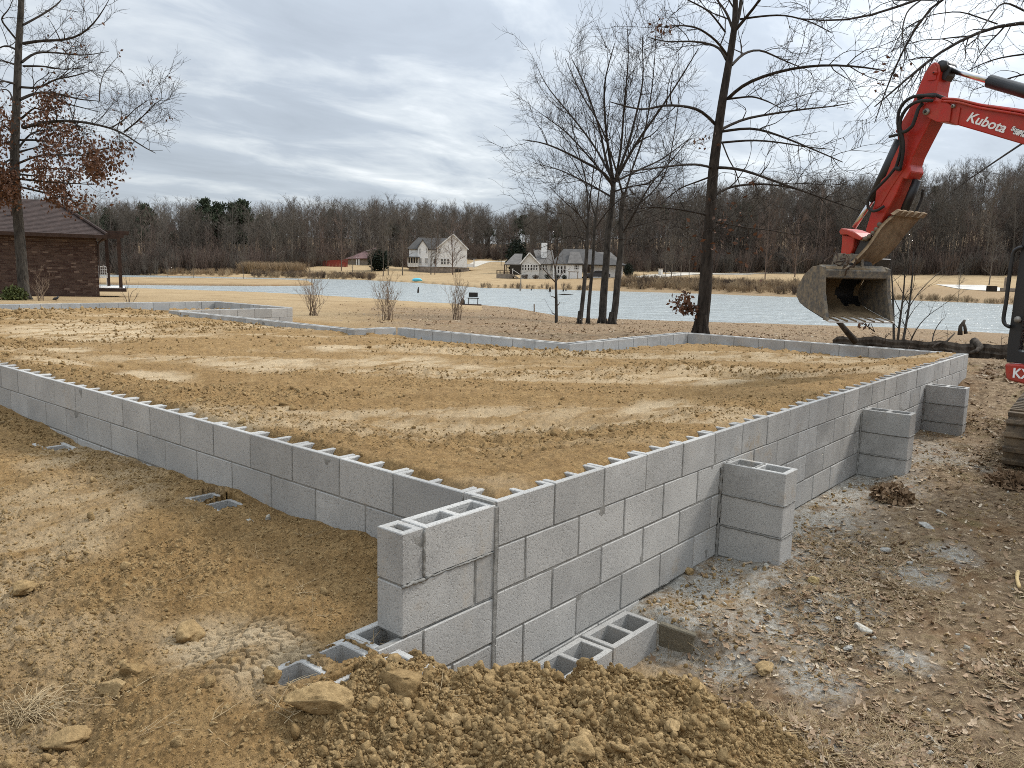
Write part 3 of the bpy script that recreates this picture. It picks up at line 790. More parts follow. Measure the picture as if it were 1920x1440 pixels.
# far walls seen from inside: local y away from the viewer
wall('low_block_wall', 'low single course block wall in front of the fallen log', (9.41, 4.06), (0, -1), 3.86, 1)
wall('low_block_wall', 'low block wall running from the big leafless oak towards the soil corner beside leaf litter', (6.10, 4.07), (1, 0), 3.49, 1)
wall('low_block_wall', 'low block wall with pale dirt strip behind it, below the lone sapling', (6.10, 7.50), (0, -1), 3.23, 1)
wall('low_block_wall', 'very short low block wall forming a jog, only two blocks long', (5.24, 7.51), (1, 0), .84, 1)
wall('low_block_wall', 'low dark block wall along the open notch, facing the packed soil', (5.24, 13.39), (0, -1), 5.68, 1)
wall('low_block_wall', 'pale block wall facing the notch with its end beside a leafless shrub', (5.44, 13.2), (1, 0), 2.58, 2)
wall('low_block_wall', 'low farthest block wall slanting in front of the tan lawn', (8.02, 16.58), (0, -1), 3.1, 1)
wall('low_block_wall', 'low far block wall in front of the brick house lawn', (2.4, 16.6), (1, 0), 5.81, 1)

def bead(parent, a, b, r, seed, k=6, n=26):
    rg = np.random.default_rng(seed); a = np.array(a); b = np.array(b)
    P = a+(b-a)*np.linspace(0, 1, n)[:, None]+rg.normal(0, r*.25, (n, 3))
    MB().tube(P, r*(.55+.8*rg.random(n)), k).build('mortar', M['mortar'], parent, True)
# wing wall at the near corner: two visible courses and a third that runs on into the soil
t = thing('wing_wall', 'short block wing wall with open cores on top jutting from the near corner', 'block wall', (0, 0, 0), 0)
def wing(x0, L, z, hollow=True, W=.142): put_block(t, x0, z, L, hollow, .194, W=W)
zt = -.012
wing(-.412, .403, zt-.194); wing(-.526, .106, zt-.194)
wing(-.526, .394, zt-.1955-BH, False); wing(-.123, .114, zt-.1955-BH, False)
wing(-.412, .403, zt-.197-2*BH, False, TK); wing(-.640, .219, zt-.197-2*BH, True, TK)
wing(-.25, .241, zt-.198-3*BH, False, TK); wing(-.66, .4, zt-.198-3*BH, False, TK)
mortar_sheet(t, -.522, -.004, zt-2*BH+.002, zt-.006, seed=44, rough=.004)
mortar_sheet(t, -.635, -.004, zt-4*BH, zt-2*BH-.002, seed=46, rough=.004)
m2 = mortar_sheet(t, .004, .138, zt-2*BH, zt-.006, seed=45); m2.rotation_euler = (0, 0, -math.pi/2); m2.location = (-.524, .142, 0)
b = MB(); b.box((-.009, .07, -.4), (.015, .13, .8)); b.build('mortar', M['mortar'], t)
bead(t, (-.416, .0, -.02), (-.416, .0, -.2), .006, 301, n=14); bead(t, (-.41, .0, -.213), (-.01, .0, -.213), .0055, 302, n=26); bead(t, (-.525, .0, -.214), (-.41, .0, -.214), .006, 303, n=10)
# thick smeared joint between wing wall and main wall
mortar_sheet(t, -.0165, .0075, zt-4*BH, zt-.008, y=-.0035, step=.0042, thick=.03, rough=.0022, seed=48)

# three piers against the right wall
PIER = [(2.135, 'nearest block pier of the long wall, its top face flecked with mortar'),
        (4.985, 'middle block pier between two others along the long wall'),
        (7.31, 'farthest block pier of the long wall, beside the excavator track')]
for i, (px_, lab) in enumerate(PIER):
    t = thing('block_pier', lab, 'block pier', (px_, -.012, -.2032), -math.pi/2, 'short block piers along the long wall')
    for c in range(4):
        put_block(t, 0, -.194-c*BH, .397, c == 0)
    b = MB()
    for c in range(1, 4): b.box((.199, .097, -c*BH+.0046), (.389, .186, .0125))
    b.build('mortar', M['mortar'], t)
    for c in range(1, 3):
        bead(t, (.0, -.001, -c*BH+.005), (.395, -.001, -c*BH+.005), .0055, 10*i+c); bead(t, (.398, 0, -c*BH+.005), (.398, .19, -c*BH+.005), .005, 10*i+c+5, n=12)
    bead(t, (-.006, -.006, -.03), (-.006, -.006, -.62), .011, 90+i, n=30)
    bead(t, (-.006, .2, -.03), (-.006, .2, -.62), .008, 95+i, n=30)
    if i == 0:
        bead(t, (.20, .03, .001), (.20, .165, .001), .007, 70, n=14); bead(t, (.01, .02, .001), (.18, .015, .001), .004, 71, n=20); bead(t, (.02, .1, 0), (.02, .18, .0), .006, 72, n=10)

# footing blocks lying at the foot of the corner
t = thing('footing_row', 'row of hollow footing blocks lying along the foot of the corner, open cores up', 'footing blocks', (0, 0, 0), 0)
for k, x in enumerate((.625, .214, -.198)):
    o = put_block(t, x, -1.0-.003*k, .4, True, y=-.213); o.rotation_euler.z += (-.012, .008, 0)[k]
t = thing('buried_footing', 'half buried hollow blocks with soil filled cores at the foot of the wing wall', 'footing blocks', (0, 0, 0), 0)
put_block(t, -1.045, -.626, .397, True, y=.0)
put_block(t, -.958, -.634, .405, True, y=-.207)
t = thing('buried_block', 'hollow block sunk flush in bare soil showing two open cores beside the left wall', 'concrete block', (-.247, 2.19, -.39-.194), 0)
o = link('concrete_block', BM_HOLLOW, t, (.097-.097, -.2, 0), (0, 0, math.pi/2)); o.location = (.194, -.2, .0)
t = thing('buried_block', 'hollow block almost covered by soil, one grey core showing beside the left wall', 'concrete block', (-.262, 4.5, -.442-.194), 0)
o = link('concrete_block', BM_HOLLOW, t, (.194, -.2, 0), (0, 0, math.pi/2))
# ------------------------------------------------------------------ bare tree growth (vectorised level by level)
def norm(v): return v/(np.linalg.norm(v, axis=-1, keepdims=True)+1e-12)
def resample(pts, n):
    P = np.asarray(pts, float); s = np.concatenate([[0], np.cumsum(np.linalg.norm(np.diff(P, axis=0), axis=1))])
    # smooth through the points
    q = np.linspace(0, s[-1], n)
    out = np.stack([np.interp(q, s, P[:, k]) for k in range(3)], -1)
    for _ in range(2): out[1:-1] = .25*out[:-2]+.5*out[1:-1]+.25*out[2:]
    return out
def tubes(P, R, k):
    """P (m,n,3), R (m,n) -> verts, faces of m tapered tubes"""
    m_, n, _ = P.shape
    T = np.empty_like(P); T[:, 1:-1] = P[:, 2:]-P[:, :-2]; T[:, 0] = P[:, 1]-P[:, 0]; T[:, -1] = P[:, -1]-P[:, -2]
    T = norm(T)
    mean = norm(T.mean(1)); ref = np.where(np.abs(mean[:, 2:3]) > .75, np.array([[1., .2, 0]]), np.array([[0, 0, 1.]]))
    X = norm(np.cross(T, ref[:, None, :])); Y = np.cross(T, X)
    a = 2*np.pi*np.arange(k)/k
    V = P[:, :, None, :]+R[:, :, None, None]*(X[:, :, None, :]*np.cos(a)[:, None]+Y[:, :, None, :]*np.sin(a)[:, None])
    V = V.reshape(-1, 3)
    b = (np.arange(m_)*n*k)[:, None, None]; i = np.arange(n-1)[None, :, None]; j = np.arange(k)[None, None, :]
    a0 = b+i*k+j; a1 = b+i*k+(j+1) % k
    return V, np.stack([a0, a1, a1+k, a0+k], -1).reshape(-1, 4)
class Tree:
    def __init__(s, seed): s.rg = np.random.default_rng(seed); s.parts = []; s.tips = []
    def limbs(s, lst, n=14, k=7):
        """lst of (points, r0, r1); returns level arrays"""
        P = np.stack([resample(p, n) for p, a, b in lst]); t = np.linspace(0, 1, n)
        R = np.stack([a*(1-t)**.8+b*(1-(1-t)**.8) for p, a, b in lst])
        s.parts.append((P, R, k)); return P, R
    def level(s, P, R, dens, lo, hi, ang, up, n=5, k=4, wob=.12, t0=.15, rr=.55, rmin=.003, maxn=60, grav=0, lenpow=.5, flat=0):
        rg = s.rg; m_, npt, _ = P.shape
        L = np.linalg.norm(np.diff(P, axis=1), axis=2).sum(1)
        cnt = np.minimum(maxn, rg.poisson(np.maximum(.01, dens*L))); own = np.repeat(np.arange(m_), cnt); c = len(own)
        if c == 0: return None
        t = t0+(1-t0)*rg.random(c)**.85*.99; f = t*(npt-1); i = np.minimum(f.astype(int), npt-2); f = (f-i)[:, None]
        p0 = P[own, i]*(1-f)+P[own, i+1]*f; T = norm(P[own, i+1]-P[own, i]); r0 = R[own, i]*(1-f[:, 0])+R[own, i+1]*f[:, 0]
        rnd = rg.normal(size=(c, 3)); rnd[:, 2] *= (1-flat); side = norm(rnd-T*(rnd*T).sum(1, keepdims=True))
        a = np.radians(ang*(.65+.7*rg.random(c)))[:, None]
        d = norm(T*np.cos(a)+side*np.sin(a)+np.array([0, 0, up]))
        ln = (lo+(hi-lo)*rg.random(c))*(1-.55*t)**lenpow
        rad = np.maximum(rmin, np.minimum(r0*.75, r0*rr*(.6+.6*rg.random(c))))
        Q = np.empty((c, n, 3)); Q[:, 0] = p0; st = (ln/(n-1))[:, None]
        for q in range(1, n):
            Q[:, q] = Q[:, q-1]+d*st
            d = norm(d+rg.normal(0, wob, (c, 3))+np.array([0, 0, up*.25-grav]))
        tt = np.linspace(0, 1, n)
        RR = rad[:, None]*(1-.8*tt)[None, :]
        RR = np.maximum(RR, rmin*.6)
        s.parts.append((Q, RR, k)); s.tips.append(Q[:, -1]); return Q, RR
    def mesh(s, name, mat, which=None):
        Vs = []; Fs = []; o = 0
        for P, R, k in (s.parts if which is None else [s.parts[i] for i in which]):
            v, f = tubes(P, R, k); Vs.append(v); Fs.append(f+o); o += len(v)
        return mesh_np(name, np.concatenate(Vs), np.concatenate(Fs), mat, True)
def leaf_quads(pts, size, rg, droop=.5):
    n = len(pts); d = norm(rg.normal(size=(n, 3))+np.array([0, 0, -droop])); sd = norm(np.cross(d, rg.normal(size=(n, 3))))
    L = (size*(.6+.8*rg.random(n)))[:, None]
    nrm = np.cross(d, sd)
    V = np.stack([pts, pts+d*L*.5+sd*L*.27+nrm*L*.08, pts+d*L, pts+d*L*.5-sd*L*.27+nrm*L*.08], 1).reshape(-1, 3)
    return V, np.arange(4*n).reshape(-1, 4)

def pxpath(pts, d0, spread=0.0, seed=0, d1=None):
    """limb traced in the photo, laid at depth d0 (optionally leaning to d1 at its tip)"""
    out = []; n = len(pts)
    for i, (x, y) in enumerate(pts):
        t = i/(n-1); out.append(at_d(x, y, d0+(((d1 if d1 is not None else d0)-d0)*t)))
    return np.array(out)
def finish_tree(T, name, label, cat, base, bark, twig_mat, ntrunk=1, leaves=None, group=None, extra_leaf_label=None):
    t = thing(name, label, cat, base, 0, group)
    off = -np.array(base)
    def shift(me):
        co = np.empty(len(me.vertices)*3, np.float32); me.vertices.foreach_get('co', co); co = co.reshape(-1, 3)+off.astype(np.float32); me.vertices.foreach_set('co', co.ravel()); me.update(); return me
    link('trunk', shift(T.mesh('trunk', bark, range(0, ntrunk))), t)
    link('branches', shift(T.mesh('branches', twig_mat, range(ntrunk, len(T.parts)))), t)
    if leaves is not None:
        o = link('dead_leaves', shift(mesh_np('dead_leaves', leaves[0], leaves[1], M['dead_leaf'])), t); o['kind'] = 'stuff'
    return t
def flare(base, r, k=9, seed=0, h=.55):
    """root flare as short thick radial limbs"""
    rg = np.random.default_rng(seed); out = []
    for i in range(k):
        a = 2*math.pi*i/k+rg.uniform(-.3, .3); d = np.array([math.cos(a), math.sin(a), 0])
        out.append((np.array([base+np.array([0, 0, h]) + d*r*.35, base+np.array([0, 0, h*.4])+d*r*.7, base+np.array([0, 0, .02])+d*r*1.25, base+np.array([0, 0, -.12])+d*r*1.7]), r*.55, r*.22))
    return out

def on_ground(px, d):
    """point at view depth d under pixel column px near the horizon, on the ground"""
    p = at_d(px, 520, d); return np.array([p[0], p[1], gz(p[0], p[1])])
# ------------------------------------------------------------------ trees near the building
def base_of(px, py, d):
    p = at_d(px, py, d); return np.array([p[0], p[1], gz(p[0], p[1])])
# big oak by the far wall
D = 16.6
T = Tree(3); b0 = base_of(1313, 628, D)
trunk = [b0-np.array([0, 0, .15])]+list(pxpath([(1315, 610), (1324, 540), (1325, 480), (1333, 400), (1335, 335), (1346, 250), (1354, 190), (1365, 130), (1370, 95), (1377, 58), (1381, 20), (1378, -20)], D))
L1 = [(pxpath([(1376, 62), (1388, 20), (1392, -30), (1402, -110)], D, d1=D+.6), .10, .02), ([at_d(1344, 236, D)]+list(pxpath([(1322, 210), (1295, 200), (1242, 196), (1207, 209), (1144, 191)], D, d1=D-2)), .075, .012),
      (pxpath([(1362, 112), (1352, 92), (1340, 84), (1295, 76), (1251, 80), (1215, 70)], D, d1=D+1.5), .07, .01),
      (pxpath([(1364, 104), (1344, 76), (1309, 51), (1275, 47), (1246, 50)], D, d1=D-1.2), .06, .012),
      (pxpath([(1366, 184), (1385, 165), (1407, 151), (1473, 129), (1553, 120), (1633, 127), (1660, 133)], D, d1=D-2.5), .085, .012),
      (pxpath([(1372, 122), (1393, 100), (1424, 91), (1464, 111), (1513, 131)], D, d1=D+2), .07, .01),
      (pxpath([(1362, 186), (1411, 180), (1442, 191), (1462, 202)], D, d1=D-1), .05, .01),
      (pxpath([(1352, 243), (1393, 222), (1438, 215), (1509, 204), (1562, 200), (1600, 192)], D, d1=D+2.2), .07, .01),
      (pxpath([(1350, 247), (1411, 238), (1464, 255), (1513, 275), (1580, 304)], D, d1=D-2), .065, .01),
      (pxpath([(1346, 268), (1411, 262), (1464, 267), (1513, 276), (1560, 280)], D, d1=D+1), .055, .01),
      (pxpath([(1342, 314), (1384, 315), (1429, 331), (1495, 355), (1562, 378), (1612, 395)], D, d1=D-3), .07, .01),
      (pxpath([(1340, 366), (1362, 352), (1384, 347), (1438, 344), (1482, 351), (1540, 369)], D, d1=D+1.2), .065, .01),
      (pxpath([(1338, 315), (1304, 307), (1260, 311), (1207, 318), (1170, 322)], D, d1=D-2.2), .06, .01),
      (pxpath([(1336, 330), (1304, 342), (1278, 351), (1250, 372)], D, d1=D+1.5), .045, .01),
      (pxpath([(1330, 404), (1278, 393), (1224, 387), (1180, 395)], D, d1=D-1.2), .045, .01),
      (pxpath([(1334, 415), (1398, 427), (1442, 431), (1509, 444)], D, d1=D+1.5), .035, .008),
      (pxpath([(1354, 267), (1366, 298), (1380, 322), (1386, 345)], D, d1=D-.8), .035, .012),
      (pxpath([(1332, 440), (1345, 420), (1370, 440), (1388, 445)], D, d1=D-1.6), .018, .006),
      (pxpath([(1328, 450), (1300, 440), (1285, 447), (1300, 462)], D, d1=D-1.2), .015, .005),
      (pxpath([(1376, 60), (1362, 22), (1344, 0), (1325, -40)], D, d1=D+1), .07, .015),
      (pxpath([(1378, 58), (1411, 18), (1424, 0), (1450, -50)], D, d1=D-1), .08, .015),
      (pxpath([(1388, 36), (1420, 31), (1469, 27), (1520, 40), (1560, 62)], D, d1=D-1), .05, .01),
      (pxpath([(1360, 60), (1330, 20), (1290, 0), (1250, -20)], D, d1=D-1), .045, .01)]
T.limbs([(trunk, .150, .05)], 26, 12); T.limbs(flare(b0, .135, 9, 2, .42), 6, 7)
P1, R1 = T.limbs([(p, a*.46, b*.8) for p, a, b in L1], 14, 7)
A = T.level(P1, R1, 2.6, .5, 1.8, 48, .12, n=7, k=5, wob=.2, rr=.5, rmin=.007)
B = T.level(*A, 4.6, .25, .9, 48, .12, n=5, k=4, wob=.2, rr=.55, rmin=.005)
C = T.level(*B, 5.5, .12, .45, 45, .1, n=4, k=3, wob=.2, rr=.6, rmin=.0038)
rg = np.random.default_rng(4)
lp = []
for (x, y, n, sp, dd) in ((1660, 133, 26, .16, D-2.5), (1246, 50, 22, .13, D-1.2), (1316, 270, 14, .1, D-.8), (1360, 410, 30, .25, D-.3), (1300, 462, 26, .3, D-.8), (1385, 455, 24, .3, D-1), (1415, 330, 6, .1, D)):
    lp.append(at_d(x, y, dd)+rg.normal(0, sp, (n, 3)))
lp = np.concatenate(lp)
# the small leafy shoot low on the trunk
sh = [pxpath([(1311, 590), (1300, 580), (1285, 572), (1270, 575)], D, d1=D-.5), pxpath([(1306, 585), (1290, 560), (1280, 552)], D, d1=D-.6), pxpath([(1300, 580), (1290, 580), (1265, 565)], D, d1=D-.4)]
T.limbs([(p, .012, .004) for p in sh], 6, 4)
lp = np.concatenate([lp]+[np.repeat(resample(p, 10)[2:], 9, 0)+rg.normal(0, .055, (72, 3)) for p in sh])
finish_tree(T, 'oak_tree', 'big leafless dark oak standing just behind the low block wall, small leafy shoot on trunk', 'tree', b0, M['bark_oak'], M['bark_oak'], 2, leaf_quads(lp, .10, rg))

# group of four grey trunks beside the water
def vase(seed, d, trunkpts, r, limbs, lab, dens=(1.9, 3.6, 5.0), k=9, up=.20, name='bare_tree', bark='bark_grey', twig='twig_dark', lens=(.8, 2.3, .5, 1.3, .25, .7)):
    T = Tree(seed); b0 = base_of(trunkpts[0][0], trunkpts[0][1], d)
    tr = [b0-np.array([0, 0, .15])]+list(pxpath(trunkpts[1:], d))
    r = r*.60; T.limbs([(tr, r, r*.6)], 22, k); T.limbs(flare(b0, r*.9, 7, seed, .4), 6, 6)
    P1, R1 = T.limbs([(pxpath(p, d, d1=d+dd), ra*.52, rb*.8) for p, dd, ra, rb in limbs], 14, 6)
    A = T.level(P1, R1, dens[0]*1.15, lens[0], lens[1], 42, up, n=7, k=4, wob=.14, rr=.5, rmin=.0075)
    B = T.level(*A, dens[1]*1.15, lens[2], lens[3], 42, up*.7, n=5, k=3, wob=.15, rr=.6, rmin=.0055)
    C = T.level(*B, dens[2]*1.15, lens[4], lens[5], 42, up*.5, n=4, k=3, wob=.16, rr=.65, rmin=.0045)
    return finish_tree(T, name, lab, 'tree', b0, M[bark], M[twig], 2)
d = 26.8
vase(12, d, [(1129, 604), (1131, 560), (1136, 500), (1140, 440), (1147, 390), (1150, 345)], .235,
     [([(1149, 350), (1138, 325), (1109, 311), (1069, 289), (1020, 267), (980, 262)], -2, .10, .015),
      ([(1150, 345), (1135, 300), (1127, 249), (1096, 156), (1072, 110)], 1.5, .10, .015),
      ([(1150, 340), (1136, 249), (1131, 156), (1153, 80)], -1, .11, .015),
      ([(1151, 345), (1180, 267), (1207, 156), (1204, 70)], 1, .11, .015),
      ([(1153, 340), (1193, 267), (1242, 200), (1287, 129), (1310, 90)], -1.5, .11, .015),
      ([(1155, 340), (1190, 322), (1240, 300), (1290, 262)], 2.5, .08, .012),
      ([(1152, 345), (1120, 280), (1070, 215), (1022, 160), (1005, 120)], 2, .08, .012),
      ([(1152, 345), (1165, 280), (1170, 200), (1180, 100), (1175, 40)], -2.5, .09, .012),
      ([(1148, 370), (1105, 345), (1050, 318), (1000, 305)], 2, .07, .012),
      ([(1149, 360), (1180, 350), (1215, 345), (1250, 320)], -2, .06, .012),
      ([(1150, 350), (1110, 300), (1060, 245), (1010, 210)], -1, .07, .012)],
     'thick bare vase-crowned tree with darkest trunk in the lakeside group of four')
vase(13, d-.5, [(1147, 608), (1154, 575), (1156, 545), (1160, 500), (1166, 455), (1164, 400), (1170, 360)], .205,
     [([(1165, 440), (1190, 400), (1215, 350), (1260, 300), (1300, 250)], -2, .07, .012), ([(1168, 380), (1180, 330), (1210, 250), (1225, 150), (1230, 70)], 1.5, .08, .012),
      ([(1169, 370), (1150, 300), (1125, 230), (1090, 180), (1060, 110)], -2, .07, .012), ([(1166, 430), (1205, 420), (1245, 410), (1285, 415)], 1, .045, .01),
      ([(1168, 400), (1215, 372), (1250, 330), (1270, 220), (1275, 150)], 2, .06, .01), ([(1164, 460), (1190, 455), (1215, 470)], -.8, .03, .008)],
     'lighter grey bare tree with curving trunk foot at right of the lakeside group', dens=(1.6, 3.4, 4.6))
vase(14, 25.4, [(1086, 616), (1090, 585), (1095, 540), (1099, 490), (1102, 440), (1103, 400)], .125,
     [([(1102, 430), (1085, 400), (1060, 380), (1030, 350)], -1, .04, .01), ([(1103, 405), (1100, 340), (1080, 270), (1062, 190)], 1, .055, .01),
      ([(1103, 405), (1110, 340), (1118, 280), (1110, 200)], -.5, .05, .01), ([(1101, 450), (1070, 440), (1040, 455), (1000, 470)], .5, .03, .008), ([(1100, 470), (1070, 400), (1030, 400), (1000, 380)], -1, .03, .008)],
     'slim bare tree, front of the two thin trunks side by side near the water', dens=(1.5, 3, 4))
vase(15, 25.9, [(1102, 615), (1103, 585), (1107, 540), (1112, 490), (1114, 440), (1118, 400)], .105,
     [([(1115, 430), (1135, 400), (1165, 370), (1200, 360)], -1, .04, .01), ([(1118, 400), (1125, 340), (1140, 270), (1150, 210)], 1, .05, .01),
      ([(1117, 410), (1100, 350), (1075, 300), (1040, 260)], .5, .04, .01), ([(1113, 460), (1140, 445), (1175, 450), (1200, 440)], .5, .03, .008)],
     'slim bare tree, slightly leaning rear one of the two thin lakeside trunks', dens=(1.5, 3, 4))
# lone sapling
T = Tree(16); d = 24.5; b0 = base_of(1043, 611, d)
T.limbs([([b0-np.array([0, 0, .1])]+list(pxpath([(1043, 570), (1042, 525), (1041, 500)], d)), .055, .03)], 12, 7)
P1, R1 = T.limbs([(pxpath(p, d, d1=d+q), .022, .006) for p, q in (([(1042, 530), (1028, 515), (1015, 500)], -.6), ([(1042, 528), (1055, 512), (1062, 495)], .5), ([(1041, 505), (1035, 480), (1030, 455)], .3), ([(1041, 505), (1046, 480), (1052, 460)], -.4), ([(1043, 560), (1037, 556), (1033, 556)], .2), ([(1043, 575), (1048, 570), (1050, 566)], .2), ([(1043, 590), (1037, 588), (1034, 586)], -.1))], 8, 5)
A = T.level(P1, R1, 4, .2, .7, 40, .15, n=5, k=3, rmin=.005); T.level(*A, 4, .1, .35, 40, .1, n=4, k=3, rmin=.004)
finish_tree(T, 'sapling', 'thin lone sapling with a broken top and few twigs on the leafy bank', 'sapling', b0, M['bark_grey'], M['twig'], 1)

# leafy brown oak on the far left
d = 29.5; T = Tree(21); b0 = base_of(46, 556, d)
tr = [b0-np.array([0, 0, .15])]+list(pxpath([(44, 540), (40, 480), (33, 400), (27, 330), (28, 260), (32, 180), (34, 100), (38, 40), (42, -30), (46, -120)], d))
T.limbs([(tr, .20, .07)], 24, 10); T.limbs(flare(b0, .18, 8, 6, .4), 6, 6)
def zp(x, y): return (x/3.43, y/3.43)
LB = [([zp(150, 820), zp(260, 790), zp(400, 772), zp(560, 785), zp(720, 825), zp(800, 850), zp(900, 940), zp(1000, 985)], -3, .085, .012),
      ([zp(720, 820), zp(800, 770), zp(880, 690), zp(960, 640)], -1, .03, .008), ([zp(800, 845), zp(900, 770), zp(980, 680), zp(1050, 630)], -3, .035, .008),
      ([zp(130, 640), zp(240, 590), zp(380, 600), zp(500, 640), zp(640, 650)], 2, .08, .012), ([zp(640, 650), zp(640, 580), zp(660, 480), zp(760, 360)], 2, .03, .008),
      ([zp(300, 595), zp(400, 660), zp(520, 690), zp(640, 720)], -1, .05, .01), ([zp(130, 560), zp(260, 570), zp(340, 510), zp(480, 490), zp(600, 450)], -2, .06, .01),
      ([zp(140, 400), zp(230, 330), zp(380, 340), zp(540, 360), zp(700, 330)], 2, .065, .01), ([zp(150, 425), zp(280, 425), zp(420, 450), zp(560, 430)], -1.5, .05, .01),
      ([zp(150, 280), zp(260, 260), zp(420, 260), zp(540, 220), zp(640, 110), zp(700, 0)], -2, .075, .012), ([zp(150, 160), zp(280, 90), zp(380, 20), zp(420, -40)], 1.5, .06, .012),
      ([zp(130, 330), zp(40, 290), zp(-60, 330)], 1, .06, .01), ([zp(110, 260), zp(20, 150), zp(0, 120), zp(60, 60), zp(80, 0)], -1, .05, .01), ([zp(100, 540), zp(20, 520), zp(-100, 540)], -2, .06, .01),
      ([zp(95, 700), zp(70, 600), zp(40, 570), zp(-40, 590)], 1, .05, .01), ([zp(110, 420), zp(20, 390), zp(-80, 400)], 2, .05, .01), ([zp(135, 100), zp(120, 0), zp(110, -60)], 1, .05, .01),
      ([zp(480, 790), zp(530, 850), zp(540, 930)], -1, .02, .006)]
P1, R1 = T.limbs([(pxpath(p, d, d1=d+q), a*.8, b*.9) for p, q, a, b in LB], 14, 6)
A = T.level(P1, R1, 2.5, .6, 2.3, 46, .16, n=7, k=4, wob=.18, rr=.45, rmin=.009)
B = T.level(*A, 4.2, .3, 1.0, 44, .14, n=5, k=3, wob=.18, rr=.55, rmin=.007); T.level(*B, 5.0, .2, .55, 42, .1, n=4, k=3, wob=.18, rr=.6, rmin=.0055)
low = [([zp(120, 1050), zp(260, 990), zp(400, 1000), zp(560, 990), zp(700, 1060)], -2), ([zp(110, 960), zp(200, 850), zp(330, 830), zp(430, 850)], 1), ([zp(120, 1150), zp(300, 1170), zp(480, 1180), zp(640, 1190)], -1.5), ([zp(120, 1200), zp(250, 1230), zp(400, 1270), zp(530, 1300)], 1),
       ([zp(100, 1010), zp(20, 1050), zp(-80, 1100)], -1), ([zp(100, 1130), zp(0, 1190), zp(-100, 1200)], 1), ([zp(105, 880), zp(30, 800), zp(-40, 860)], -1), ([zp(130, 900), zp(240, 900), zp(380, 920), zp(500, 930)], 2.5), ([zp(140, 760), zp(220, 690), zp(310, 720)], -1),
       ([zp(120, 1100), zp(300, 1080), zp(450, 1090), zp(600, 1120)], 2), ([zp(560, 990), zp(650, 960), zp(710, 950)], -2), ([zp(100, 900), zp(10, 930), zp(-90, 920)], 1.5), ([zp(105, 1060), zp(50, 1120), zp(-30, 1130), zp(-90, 1180)], -1.5), ([zp(110, 980), zp(190, 960), zp(300, 930)], .5), ([zp(110, 1180), zp(60, 1260), zp(0, 1280)], -1), ([zp(115, 1120), zp(200, 1130), zp(330, 1130)], 1), ([zp(100, 820), zp(40, 760), zp(-20, 800)], 1)]
P2, R2_ = T.limbs([(pxpath(p, d, d1=d+q), .045, .008) for p, q in low], 12, 5)
A2 = T.level(P2, R2_, 2.6, .4, 1.3, 50, .05, n=6, k=3, wob=.2, rmin=.006); B2 = T.level(*A2, 4, .2, .6, 45, .02, n=4, k=3, wob=.2, rmin=.004)
rg = np.random.default_rng(8)
q = np.concatenate([A2[0][:, 2:].reshape(-1, 3), B2[0][:, 1:].reshape(-1, 3)])
q = np.repeat(q, 8, 0)
clump = fbm(q[:, 0]*1.0+q[:, 2], q[:, 1]+q[:, 2]*.7, .9, 2, 15); q = q[clump > -.20]; q = q+rg.normal(0, .19, q.shape); print('oak leaves', len(q))
q2 = T.parts[3][0][:, 3:].reshape(-1, 3); q2 = q2[rg.random(len(q2)) < .07]; q2 = np.repeat(q2, 3, 0)+rg.normal(0, .08, (len(q2)*3, 3))
finish_tree(T, 'oak_tree', 'tall oak in front of the brick house, rust brown leaves still on its lower branches', 'tree', b0, M['bark_grey'], M['twig_dark'], 2, leaf_quads(np.concatenate([q, q2]), .135, rg, .9))

# tree whose limbs reach into the frame from the right
d = 13.0; T = Tree(31); b0 = base_of(2230, 700, d)
tr = [b0-np.array([0, 0, .15])]+list(pxpath([(2225, 560), (2210, 400), (2200, 250), (2190, 120), (2180, 0), (2170, -200)], d))
T.limbs([(tr, .24, .1)], 20, 10); T.limbs(flare(b0, .22, 8, 6), 6, 6)
LR = [([(2192, 120), (2080, 60), (1960, 40), (1870, 45), (1800, 75), (1740, 110), (1700, 150), (1640, 200)], -1.5, .075, .008),
      ([(2190, 60), (2050, -30), (1900, -30), (1760, -20), (1710, 60), (1665, 150), (1640, 230)], 1, .07, .008),
      ([(2180, 0), (2000, -60), (1860, -40), (1740, -10), (1640, 30), (1560, 45), (1500, 35)], -2, .07, .008),
      ([(2205, 300), (2080, 250), (1960, 240), (1900, 280), (1840, 320), (1790, 355)], -1, .05, .006), ([(2200, 250), (2050, 150), (1950, 130), (1880, 150), (1820, 170)], 2, .055, .006),
      ([(1960, 40), (1920, 20), (1880, 0), (1850, 40), (1820, 90)], -2, .03, .006), ([(2190, 100), (2040, 90), (1930, 100), (1860, 110), (1800, 140)], 3, .05, .006),
      ([(1740, -10), (1700, 20), (1690, 60), (1700, 110)], -1, .025, .006), ([(1870, 45), (1800, 20), (1730, 30), (1690, 90)], -1, .02, .005), ([(2200, 180), (2100, 60), (2000, -30), (1950, -60)], 1, .05, .01)]
P1, R1 = T.limbs([(pxpath(p, d, d1=d+q), a*.6, b) for p, q, a, b in LR], 16, 6)
A = T.level(P1, R1, 2.9, .4, 1.4, 45, -.06, n=7, k=4, wob=.16, rr=.45, rmin=.005, grav=.06, t0=.3); B = T.level(*A, 5.0, .2, .6, 45, -.06, n=5, k=3, wob=.18, rr=.55, rmin=.0038, grav=.06); T.level(*B, 5, .1, .3, 42, -.05, n=4, k=3, wob=.18, rr=.6, rmin=.0028)
finish_tree(T, 'oak_tree', 'bare tree whose drooping twiggy limbs hang above the excavator boom', 'tree', b0, M['bark_oak'], M['twig_dark'], 2)

